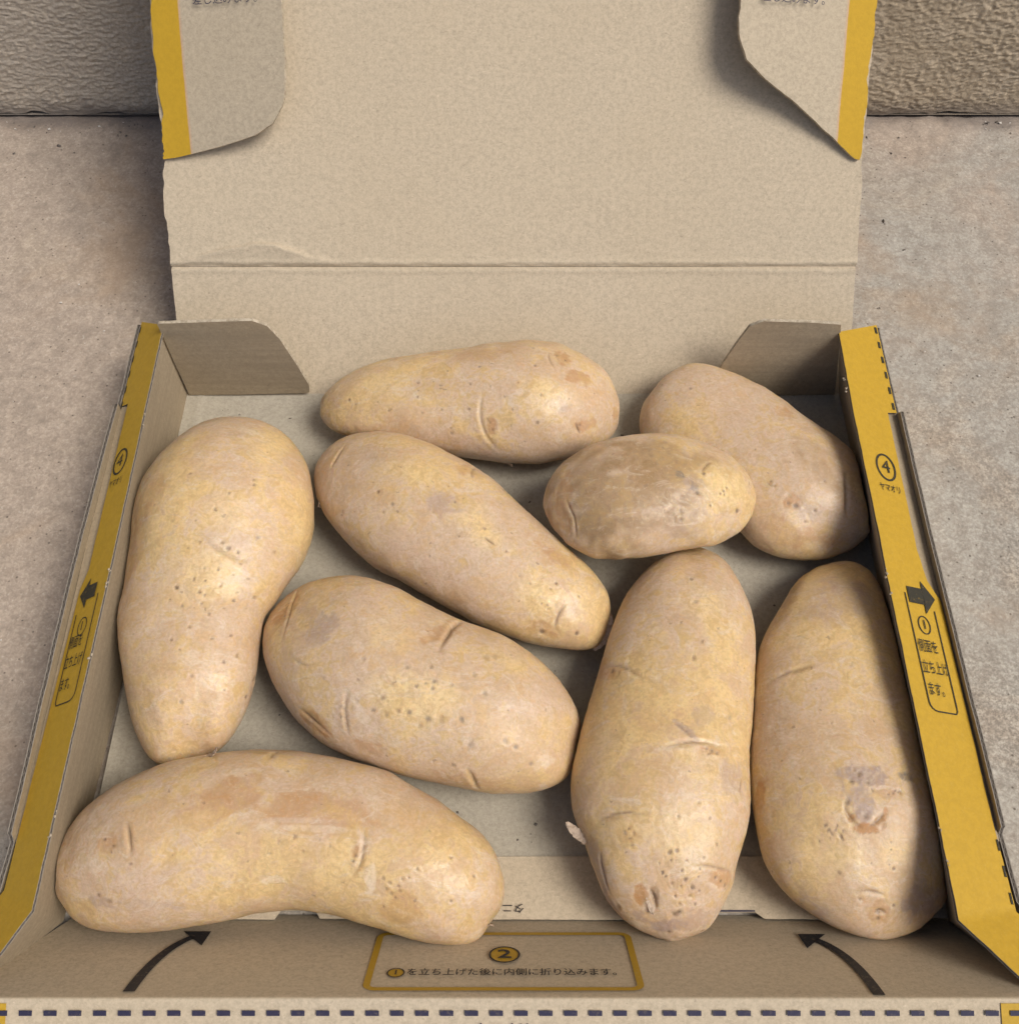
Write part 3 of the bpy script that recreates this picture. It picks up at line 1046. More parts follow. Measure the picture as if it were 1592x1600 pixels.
xs_ = (-0.1735, -0.1580 + XC, 0.1508 + XC, 0.1735)
A = [(x, r0[1], r0[2]) for x in xs_]
B = [(x, e1[1], e1[2]) for x in xs_]
edge = ruled("front_edge", A, B, box, PL, step=0.003, cols=60, thick=0.0008, face=(0, -0.2, 0.9), disp=roll, lump=0.0001)
FE = Frame((XC, f1[1], f1[2]), (1, 0, 0), -FD, 0.0004)
print_polys("yellow_print", FE, [[(-0.1752, -0.0198), (-0.1582, -0.0198), (-0.1580, -0.0014), (-0.1752, -0.0014)]], M_YELLOW, edge, 1.4)
print_polys("yellow_print", FE, [[(0.1510, -0.0198), (0.1716, -0.0198), (0.1716, -0.0014), (0.1507, -0.0014)]], M_YELLOW, edge, 1.4)
dash = []
x = -0.1615
while x < 0.170:
    dash.append([(x, -0.0050), (x + 0.0041, -0.0050), (x + 0.0041, -0.0034), (x, -0.0034)])
    x += 0.00768
print_polys("fold_dashes", FE, dash, M_NAVY, edge, 2.4)
text("ヤマオリ", FE, -0.0035, -0.0093, 0.0042, M_NAVY, edge, sx=1.0, bold=0.00004)
A = [(-0.1735, e1[1] - 0.0002, e1[2] - 0.0006), (0.1735, e1[1] - 0.0002, e1[2] - 0.0006)]
B = [(-0.1735, e1[1] + 0.004, 0.0006), (0.1735, e1[1] + 0.004, 0.0006)]
ruled("outer_front_wall", A, B, box, PL, step=0.006, cols=10, face=(0, -1, 0))

# ------------------------------------------------------------------ potatoes
# control surfaces of the nine potatoes (tenths of a millimetre, ring by ring)
GRID = {
1: "-884 2879 199 -884 2879 199 -884 2879 199 -884 2879 199 -884 2879 199 -884 2879 199 -884 2879 199 -884 2879 199 -884 2879 199 -884 2879 199 -884 2879 199 -884 2879 199 -884 2879 199 -884 2879 199 -884 2879 199 -884 2879 199 -884 2879 199 -884 2879 199 -879 2920 211 -880 2917 223 -880 2910 233 -879 2899 240 -879 2886 244 -878 2871 244 -878 2858 240 -879 2847 233 -880 2840 223 -881 2837 211 -882 2840 200 -882 2847 190 -881 2858 182 -880 2872 178 -879 2886 178 -878 2900 182 -878 2910 190 -879 2918 200 -865 2944 219 -866 2940 237 -866 2929 253 -866 2911 265 -865 2890 271 -864 2867 271 -863 2846 265 -865 2828 253 -866 2816 237 -867 2812 219 -870 2816 201 -870 2827 185 -867 2845 173 -866 2867 166 -865 2890 166 -863 2912 173 -864 2929 185 -865 2941 201 -842 2968 226 -843 2963 250 -843 2947 272 -842 2923 288 -841 2894 297 -840 2863 297 -838 2834 288 -840 2810 272 -842 2794 250 -848 2788 226 -852 2792 201 -852 2808 180 -849 2832 164 -842 2863 155 -840 2894 155 -838 2924 164 -839 2947 180 -841 2963 201 -809 2993 233 -811 2986 265 -811 2966 292 -810 2935 313 -808 2898 324 -806 2858 324 -804 2821 313 -806 2791 292 -812 2770 265 -820 2761 233 -825 2767 202 -825 2787 174 -821 2818 154 -813 2858 143 -806 2898 143 -803 2936 154 -805 2966 174 -807 2986 202 -769 3017 241 -771 3010 279 -772 2986 312 -770 2948 337 -766 2902 350 -763 2854 350 -761 2809 337 -763 2772 312 -773 2746 279 -782 2735 241 -781 2743 203 -781 2767 169 -781 2805 145 -775 2852 131 -763 2902 131 -760 2948 145 -762 2984 169 -765 3008 203 -720 3041 248 -721 3032 292 -721 3004 331 -720 2960 359 -717 2906 375 -712 2850 375 -709 2797 359 -712 2754 331 -727 2723 292 -728 2712 248 -726 2722 203 -725 2750 165 -727 2793 136 -727 2846 120 -712 2906 120 -708 2959 136 -711 3001 165 -715 3030 203 -660 3062 254 -660 3052 304 -661 3020 348 -661 2971 380 -660 2911 398 -654 2846 398 -650 2786 380 -655 2738 348 -667 2702 304 -661 2693 254 -651 2708 204 -650 2740 160 -657 2785 128 -666 2842 110 -656 2908 110 -648 2968 128 -652 3017 160 -658 3050 204 -592 3081 260 -594 3070 315 -594 3035 363 -593 2980 399 -594 2914 418 -589 2842 418 -585 2776 399 -593 2722 363 -599 2684 315 -583 2679 260 -580 2693 205 -580 2728 156 -581 2780 120 -592 2840 101 -594 2910 101 -582 2977 120 -586 3031 156 -592 3068 205 -520 3098 265 -521 3087 324 -522 3049 376 -522 2990 415 -520 2916 436 -519 2839 436 -513 2767 415 -525 2707 376 -513 2673 324 -512 2661 265 -516 2672 205 -516 2709 153 -512 2769 114 -509 2841 93 -522 2911 93 -510 2984 114 -515 3043 153 -517 3082 205 -438 3111 269 -436 3096 333 -437 3055 389 -440 2995 430 -444 2919 452 -443 2836 452 -437 2758 430 -447 2694 389 -436 2659 333 -441 2642 269 -440 2657 206 -439 2697 150 -439 2758 108 -436 2835 86 -440 2913 86 -433 2991 108 -438 3054 150 -440 3097 206 -354 3123 273 -354 3108 341 -355 3065 400 -357 3000 444 -358 2918 468 -361 2832 468 -357 2750 444 -357 2685 400 -360 2641 341 -364 2623 273 -365 2636 206 -363 2679 147 -362 2744 103 -357 2830 79 -351 2918 79 -352 2996 103 -356 3064 147 -354 3107 206 -267 3131 278 -267 3115 349 -268 3070 412 -269 3000 458 -272 2916 483 -275 2827 483 -275 2741 458 -277 2672 412 -280 2624 349 -280 2607 278 -280 2622 206 -279 2667 144 -277 2737 97 -275 2824 73 -272 2916 73 -269 3001 97 -269 3072 144 -267 3115 206 -181 3142 282 -182 3125 357 -183 3077 423 -185 3004 471 -187 2914 497 -189 2820 497 -192 2732 471 -194 2658 423 -195 2610 357 -196 2593 282 -195 2610 207 -194 2658 141 -192 2731 92 -190 2820 66 -187 2916 66 -185 3006 92 -183 3078 141 -182 3125 207 -95 3157 286 -95 3141 364 -97 3092 433 -99 3015 484 -102 2920 511 -105 2817 511 -107 2724 484 -109 2646 433 -111 2597 364 -112 2580 286 -111 2598 207 -110 2647 138 -107 2722 87 -104 2813 60 -101 2915 60 -100 3010 87 -97 3087 138 -96 3138 207 -11 3160 288 -13 3140 369 -14 3090 440 -16 3011 493 -17 2918 521 -20 2815 521 -25 2717 493 -27 2638 440 -27 2584 369 -28 2565 288 -27 2582 208 -25 2633 136 -23 2713 84 -19 2809 55 -18 2915 55 -16 3012 84 -12 3092 136 -11 3143 208 71 3161 290 72 3146 371 71 3095 444 66 3013 497 64 2916 525 60 2811 525 55 2712 497 55 2631 444 53 2578 371 55 2556 290 54 2575 208 56 2627 136 61 2705 82 60 2808 54 64 2913 54 65 3011 82 72 3093 136 75 3147 208 154 3160 288 149 3139 369 147 3087 440 148 3012 493 144 2914 521 142 2810 521 131 2711 493 133 2631 440 128 2581 369 130 2561 288 133 2575 208 135 2626 136 135 2709 84 137 2807 55 144 2909 55 142 3007 84 154 3088 136 151 3139 208 225 3143 285 229 3130 362 227 3081 430 221 3002 481 215 2907 508 217 2810 508 204 2715 481 203 2639 430 201 2589 362 200 2572 285 201 2589 207 203 2638 139 206 2714 88 210 2806 61 215 2905 61 214 2998 88 228 3076 139 225 3125 207 292 3118 278 291 3102 350 289 3057 413 285 2987 460 287 2903 485 283 2810 485 270 2723 460 266 2653 413 273 2604 350 267 2591 278 267 2607 206 269 2652 143 273 2722 97 281 2805 72 278 2899 72 281 2985 97 291 3056 143 298 3104 206 358 3089 270 354 3075 334 352 3034 390 352 2972 432 351 2896 454 339 2811 454 330 2734 432 325 2673 390 334 2629 334 331 2615 270 329 2630 206 331 2671 149 336 2732 108 342 2808 85 334 2893 85 340 2968 108 347 3030 149 359 3074 206 412 3053 259 412 3042 314 411 3008 363 407 2953 398 401 2886 417 388 2814 417 383 2749 398 378 2696 363 384 2659 314 388 2645 259 388 2657 205 390 2692 156 393 2745 121 392 2813 102 386 2885 102 391 2949 121 395 3002 156 406 3039 205 450 3013 248 453 3004 293 452 2976 333 447 2931 362 438 2876 378 430 2818 378 427 2765 362 422 2722 333 424 2693 293 431 2681 248 433 2690 204 434 2718 164 435 2763 135 431 2819 119 430 2876 119 434 2929 135 437 2973 164 443 3002 204 476 2973 237 478 2966 272 477 2944 303 474 2909 326 468 2867 338 465 2823 338 462 2782 326 458 2748 303 457 2726 272 461 2717 237 465 2724 202 466 2746 172 464 2781 149 461 2824 137 464 2868 137 467 2909 149 470 2943 172 472 2965 202 495 2937 227 496 2932 252 495 2915 275 493 2891 292 491 2860 300 490 2828 300 487 2798 292 484 2773 275 483 2757 252 483 2752 227 485 2757 201 486 2773 179 485 2799 162 487 2829 153 489 2861 153 491 2891 162 494 2915 179 495 2932 201 509 2901 216 509 2898 232 508 2888 246 507 2872 257 506 2853 262 505 2833 262 503 2815 257 501 2799 246 500 2789 232 500 2786 216 500 2790 200 501 2800 186 501 2815 176 502 2834 170 504 2854 170 505 2873 176 507 2888 186 508 2898 200 509 2844 199 509 2844 199 509 2844 199 509 2844 199 509 2844 199 509 2844 199 509 2844 199 509 2844 199 509 2844 199 509 2844 199 509 2844 199 509 2844 199 509 2844 199 509 2844 199 509 2844 199 509 2844 199 509 2844 199 509 2844 199",
2: "703 3012 164 703 3012 164 703 3012 164 703 3012 164 703 3012 164 703 3012 164 703 3012 164 703 3012 164 703 3012 164 703 3012 164 703 3012 164 703 3012 164 703 3012 164 703 3012 164 703 3012 164 703 3012 164 703 3012 164 703 3012 164 762 3075 182 758 3071 198 748 3061 212 732 3044 223 712 3023 228 693 3000 228 676 2978 223 661 2960 212 652 2949 198 649 2945 182 652 2949 165 663 2959 151 678 2976 141 697 2997 135 716 3019 135 734 3041 141 748 3060 151 759 3071 165 809 3104 193 803 3098 219 786 3081 242 760 3054 259 728 3022 268 695 2986 268 667 2950 259 643 2922 242 627 2904 219 623 2897 193 630 2903 167 646 2920 144 670 2948 127 700 2981 118 732 3016 118 761 3052 127 786 3080 144 803 3098 167 853 3121 201 845 3114 235 823 3091 265 790 3055 287 748 3012 299 705 2967 299 667 2920 287 636 2884 265 617 2860 235 612 2852 201 620 2860 167 642 2882 138 673 2917 115 711 2960 104 752 3007 104 790 3053 115 823 3088 138 845 3112 167 897 3125 208 888 3116 248 862 3090 284 822 3048 310 774 2996 324 721 2942 324 676 2888 310 640 2846 284 618 2817 248 607 2810 208 615 2820 168 641 2846 133 684 2885 107 728 2936 93 778 2990 93 822 3044 107 863 3085 133 888 3114 168 943 3116 214 933 3105 259 903 3077 298 858 3032 328 803 2973 343 744 2913 343 693 2853 328 652 2806 298 626 2776 259 610 2768 214 614 2780 169 646 2809 129 698 2852 100 753 2906 84 807 2967 84 858 3027 100 903 3074 129 932 3106 169 991 3094 218 980 3082 266 947 3052 309 897 3007 341 837 2945 358 773 2880 358 717 2816 341 673 2765 309 640 2734 266 616 2727 218 624 2738 169 657 2770 126 715 2816 94 782 2873 78 841 2939 78 897 3003 94 946 3054 126 978 3086 169 1038 3065 221 1027 3054 272 993 3020 318 940 2973 351 875 2912 369 807 2843 369 747 2776 351 700 2722 318 658 2692 272 637 2682 221 648 2693 169 681 2727 124 737 2778 91 814 2837 73 878 2905 73 939 2971 91 991 3025 124 1026 3055 169 1086 3035 223 1074 3024 276 1038 2987 323 984 2933 358 916 2873 377 845 2801 377 782 2732 358 732 2678 323 682 2648 276 672 2634 223 690 2646 170 724 2680 123 772 2734 88 847 2798 69 919 2866 69 983 2934 88 1037 2988 123 1074 3020 170 1136 2998 225 1123 2986 280 1086 2949 328 1030 2892 364 960 2828 383 887 2756 383 821 2687 364 766 2633 328 719 2599 280 717 2586 225 733 2598 170 769 2634 121 821 2687 86 882 2755 67 963 2823 67 1029 2892 86 1086 2944 121 1123 2983 170 1189 2960 226 1176 2948 282 1137 2910 331 1078 2849 368 1007 2778 387 931 2709 387 863 2638 368 798 2586 331 768 2549 282 758 2537 226 771 2550 170 808 2585 121 865 2640 84 932 2706 64 1010 2776 64 1077 2847 84 1136 2902 121 1175 2944 170 1243 2912 227 1230 2900 284 1190 2863 335 1129 2807 372 1055 2731 392 977 2659 392 907 2588 372 844 2534 335 811 2498 284 800 2486 227 813 2500 170 851 2536 120 910 2590 82 980 2657 63 1053 2729 63 1127 2797 82 1188 2858 120 1229 2897 170 1297 2858 228 1284 2848 287 1245 2813 338 1182 2756 376 1105 2685 396 1024 2606 396 951 2536 376 891 2481 338 854 2446 287 840 2434 228 854 2447 170 893 2483 119 953 2539 81 1026 2606 60 1105 2678 60 1179 2748 81 1241 2806 119 1282 2843 170 1346 2801 230 1333 2789 290 1294 2755 342 1232 2699 381 1156 2631 402 1071 2554 402 995 2482 381 934 2427 342 893 2391 290 879 2378 230 893 2391 170 933 2428 118 995 2484 79 1071 2553 58 1152 2623 58 1229 2695 79 1289 2750 118 1330 2787 170 1397 2749 232 1382 2736 293 1341 2699 347 1278 2642 387 1199 2572 408 1116 2498 408 1037 2428 387 973 2371 347 932 2334 293 917 2322 232 932 2335 170 974 2372 117 1037 2428 77 1115 2491 55 1202 2572 55 1286 2642 77 1343 2701 117 1383 2738 170 1448 2700 233 1434 2687 295 1391 2649 350 1325 2591 391 1245 2521 413 1163 2446 413 1081 2372 391 1013 2315 350 971 2279 295 956 2266 233 971 2279 171 1014 2317 116 1078 2365 75 1162 2435 53 1248 2523 53 1341 2587 75 1395 2651 116 1436 2688 171 1498 2650 233 1480 2636 296 1436 2598 351 1372 2541 392 1292 2470 414 1213 2391 414 1124 2323 392 1056 2256 351 1011 2220 296 996 2211 233 1011 2223 171 1053 2252 116 1122 2310 75 1207 2387 53 1290 2476 53 1389 2532 75 1448 2598 116 1484 2637 171 1538 2595 232 1522 2582 293 1479 2545 347 1414 2489 387 1337 2420 409 1260 2339 409 1166 2281 387 1102 2212 347 1057 2171 293 1040 2155 232 1055 2167 170 1099 2205 116 1168 2262 76 1250 2341 55 1330 2428 55 1430 2478 76 1495 2541 116 1526 2582 170 1553 2536 228 1535 2524 287 1511 2490 338 1451 2436 376 1383 2368 396 1303 2293 396 1208 2244 376 1150 2179 338 1108 2134 287 1093 2120 228 1107 2131 170 1149 2166 119 1213 2226 81 1291 2297 61 1366 2382 61 1462 2426 81 1532 2480 119 1563 2522 170 1554 2472 223 1538 2462 276 1524 2431 323 1487 2381 357 1422 2317 376 1339 2254 376 1252 2213 357 1201 2151 323 1163 2115 276 1150 2098 223 1163 2107 170 1201 2142 123 1259 2196 88 1330 2261 70 1397 2337 70 1484 2376 88 1558 2418 123 1571 2457 170 1557 2403 215 1543 2396 261 1530 2368 302 1514 2324 332 1454 2268 348 1371 2223 348 1296 2188 332 1253 2135 302 1221 2103 261 1210 2090 215 1221 2098 169 1254 2127 128 1305 2171 98 1364 2231 82 1423 2294 82 1498 2329 98 1569 2357 128 1571 2389 169 1559 2335 206 1548 2329 245 1538 2306 278 1530 2270 303 1474 2228 317 1399 2199 317 1339 2169 303 1303 2128 278 1279 2096 245 1270 2087 206 1279 2094 168 1307 2117 134 1348 2155 109 1394 2208 96 1445 2256 96 1505 2286 109 1567 2304 134 1571 2324 168 1562 2272 197 1553 2267 226 1545 2250 253 1534 2225 272 1482 2200 282 1425 2179 282 1379 2155 272 1349 2127 253 1332 2102 226 1327 2092 197 1334 2097 167 1355 2115 141 1385 2148 121 1421 2188 111 1461 2223 111 1507 2246 121 1554 2259 141 1571 2268 167 1565 2227 188 1559 2221 209 1553 2210 228 1523 2195 242 1484 2181 250 1446 2165 250 1414 2147 242 1391 2128 228 1378 2113 209 1375 2105 188 1381 2108 166 1395 2123 147 1416 2146 133 1443 2172 126 1473 2196 126 1506 2213 133 1537 2223 147 1562 2227 166 1545 2198 180 1542 2193 194 1531 2186 207 1511 2177 216 1487 2166 221 1462 2155 221 1441 2142 216 1425 2131 207 1416 2122 194 1413 2118 180 1417 2121 165 1427 2130 153 1442 2144 143 1460 2160 138 1481 2175 138 1502 2188 143 1522 2195 153 1537 2199 165 1518 2176 173 1516 2174 181 1510 2170 188 1500 2164 194 1487 2158 196 1473 2151 196 1462 2143 194 1453 2137 188 1446 2133 181 1444 2132 173 1447 2133 165 1452 2138 157 1461 2145 152 1473 2153 149 1485 2162 149 1496 2170 152 1507 2174 157 1515 2176 165 1481 2153 164 1481 2153 164 1481 2153 164 1481 2153 164 1481 2153 164 1481 2153 164 1481 2153 164 1481 2153 164 1481 2153 164 1481 2153 164 1481 2153 164 1481 2153 164 1481 2153 164 1481 2153 164 1481 2153 164 1481 2153 164 1481 2153 164 1481 2153 164",
3: "174 2169 353 174 2169 353 174 2169 353 174 2169 353 174 2169 353 174 2169 353 174 2169 353 174 2169 353 174 2169 353 174 2169 353 174 2169 353 174 2169 353 174 2169 353 174 2169 353 174 2169 353 174 2169 353 174 2169 353 174 2169 353 161 2197 361 162 2195 368 164 2190 374 167 2183 379 172 2174 381 177 2164 381 182 2155 379 185 2148 374 187 2144 368 188 2142 361 188 2144 354 186 2149 348 183 2157 343 179 2166 341 175 2175 341 170 2184 343 166 2191 348 163 2195 354 151 2222 368 151 2219 381 156 2210 392 165 2196 400 176 2180 405 186 2163 405 196 2147 400 201 2134 392 205 2125 381 205 2122 368 203 2125 355 200 2134 343 197 2149 335 190 2165 330 182 2183 330 173 2199 335 165 2212 343 156 2220 355 144 2254 375 144 2249 394 151 2235 411 164 2214 424 182 2189 431 201 2163 431 215 2139 424 224 2119 411 225 2105 394 224 2098 375 221 2103 355 217 2118 338 213 2140 325 206 2167 319 195 2194 319 181 2218 325 165 2237 338 152 2249 355 148 2294 383 150 2288 410 158 2268 434 171 2238 451 192 2202 461 220 2165 461 240 2132 451 250 2103 434 249 2080 410 244 2069 383 240 2075 356 236 2096 332 233 2131 315 227 2170 306 213 2207 306 193 2240 315 169 2268 332 152 2287 356 164 2339 392 167 2331 426 177 2306 457 192 2266 480 211 2218 492 242 2168 492 270 2125 480 278 2086 457 275 2053 426 275 2042 392 272 2050 357 263 2076 326 254 2118 304 251 2173 292 237 2223 292 210 2266 304 179 2303 326 168 2329 357 189 2385 400 195 2374 442 206 2343 480 220 2296 507 242 2236 522 269 2173 522 304 2119 507 309 2068 480 312 2031 442 312 2016 400 307 2025 358 299 2059 321 286 2110 293 279 2176 278 266 2239 278 232 2293 293 204 2340 321 192 2373 358 226 2428 408 230 2416 457 242 2380 500 260 2323 532 279 2255 550 303 2180 550 342 2115 532 345 2053 500 349 2009 457 351 1992 408 347 2004 359 335 2041 315 323 2104 283 310 2179 266 301 2256 266 262 2320 283 238 2377 315 228 2415 359 270 2466 414 278 2450 469 289 2409 517 304 2348 553 324 2271 572 346 2188 572 381 2114 553 385 2044 517 394 1998 469 401 1987 414 397 2000 359 382 2038 311 361 2098 275 347 2184 256 341 2273 256 300 2345 275 280 2410 311 272 2452 359 325 2493 419 327 2480 477 337 2436 529 355 2367 567 374 2285 588 391 2198 588 423 2116 567 426 2038 529 441 1996 477 445 1980 419 441 1995 360 429 2038 308 408 2102 270 391 2191 249 385 2288 249 347 2367 270 332 2437 308 324 2481 360 379 2518 421 385 2499 483 394 2452 536 409 2383 576 424 2299 598 442 2206 598 466 2120 576 475 2044 536 486 2000 483 490 1986 421 487 2002 360 475 2043 306 459 2112 266 436 2197 245 433 2300 245 401 2385 266 387 2458 306 383 2502 360 441 2531 422 443 2516 485 450 2470 540 463 2398 580 479 2307 602 494 2214 602 508 2124 580 522 2053 540 530 2006 485 533 1990 422 530 2006 360 522 2054 305 508 2122 265 489 2207 243 483 2310 243 458 2398 265 451 2469 305 444 2515 360 503 2545 422 505 2530 485 512 2483 539 521 2410 580 533 2319 602 546 2223 602 558 2132 580 567 2060 539 573 2013 485 575 1997 422 573 2014 360 567 2062 305 558 2133 265 545 2218 243 532 2315 243 520 2407 265 513 2477 305 506 2527 360 570 2553 422 571 2539 483 576 2494 537 583 2421 577 591 2328 599 599 2230 599 608 2138 577 612 2068 537 616 2022 483 618 2006 422 617 2022 360 613 2068 306 606 2140 266 598 2229 244 589 2321 244 582 2410 266 575 2485 306 571 2535 360 637 2556 420 638 2540 481 641 2493 534 645 2420 573 648 2329 594 652 2233 594 652 2146 573 660 2073 534 660 2029 481 661 2014 420 660 2030 360 658 2076 307 655 2147 267 651 2234 246 646 2325 246 643 2413 267 640 2488 307 638 2538 360 703 2550 418 703 2535 477 704 2489 529 703 2415 567 704 2328 588 707 2237 588 699 2151 567 712 2075 529 705 2036 477 705 2021 418 704 2039 360 704 2084 308 703 2152 270 703 2235 249 705 2324 249 704 2412 270 701 2481 308 703 2532 360 763 2533 416 763 2518 472 762 2474 522 761 2408 558 759 2326 578 759 2239 578 746 2156 558 757 2084 522 755 2038 472 748 2030 416 748 2046 359 749 2089 310 751 2155 273 761 2230 253 753 2324 253 763 2406 273 762 2473 310 763 2517 359 823 2516 412 822 2502 465 819 2461 512 815 2397 546 815 2323 565 808 2239 565 791 2161 546 800 2095 512 802 2048 465 797 2036 412 794 2054 359 797 2094 312 807 2151 278 810 2232 259 801 2320 259 815 2396 278 822 2461 312 821 2500 359 877 2493 407 875 2479 456 873 2443 499 871 2388 530 863 2315 547 851 2237 547 834 2168 530 838 2109 499 842 2066 456 844 2049 407 845 2060 359 848 2098 316 852 2158 284 855 2233 267 847 2313 267 862 2381 284 874 2441 316 879 2481 359 928 2465 401 927 2455 445 923 2421 483 915 2369 511 910 2306 526 890 2236 526 874 2175 511 872 2125 483 883 2085 445 882 2071 401 885 2081 358 888 2115 320 893 2167 292 893 2235 277 889 2304 277 905 2365 292 921 2418 320 925 2452 358 967 2432 395 966 2422 432 962 2394 465 957 2350 489 943 2294 502 927 2236 502 911 2183 489 906 2141 465 917 2107 432 921 2093 395 922 2103 357 926 2131 324 930 2178 300 925 2237 287 926 2294 287 942 2346 300 956 2390 324 968 2422 357 1000 2397 388 1000 2390 419 995 2366 446 985 2328 466 971 2282 477 959 2235 477 943 2192 466 937 2158 446 943 2132 419 951 2119 388 954 2126 357 957 2150 329 957 2190 309 954 2237 298 958 2284 298 972 2327 309 984 2363 329 994 2387 357 1019 2361 381 1019 2355 405 1014 2337 427 1005 2307 443 996 2272 452 984 2235 452 971 2201 443 965 2174 427 967 2155 405 972 2147 381 977 2152 356 979 2171 334 978 2202 318 979 2238 310 985 2274 310 997 2308 318 1008 2336 334 1014 2354 356 1032 2329 374 1031 2324 392 1028 2310 408 1023 2289 421 1014 2263 427 1004 2236 427 994 2211 421 989 2190 408 989 2177 392 991 2171 374 994 2176 355 996 2190 339 997 2212 327 1000 2238 320 1005 2265 320 1014 2290 327 1023 2311 339 1030 2324 355 1039 2301 367 1039 2297 380 1036 2288 391 1032 2273 400 1026 2256 404 1019 2237 404 1012 2220 400 1009 2206 391 1007 2197 380 1007 2194 367 1009 2197 355 1010 2206 343 1012 2221 335 1016 2239 331 1020 2257 331 1026 2274 335 1032 2288 343 1036 2298 355 1039 2275 361 1039 2273 368 1037 2268 374 1035 2260 379 1031 2250 381 1028 2240 381 1024 2230 379 1022 2222 374 1021 2217 368 1021 2216 361 1021 2218 354 1022 2223 348 1024 2231 343 1026 2241 341 1028 2251 341 1032 2261 343 1035 2268 348 1037 2273 354 1030 2245 353 1030 2245 353 1030 2245 353 1030 2245 353 1030 2245 353 1030 2245 353 1030 2245 353 1030 2245 353 1030 2245 353 1030 2245 353 1030 2245 353 1030 2245 353 1030 2245 353 1030 2245 353 1030 2245 353 1030 2245 353 1030 2245 353 1030 2245 353",
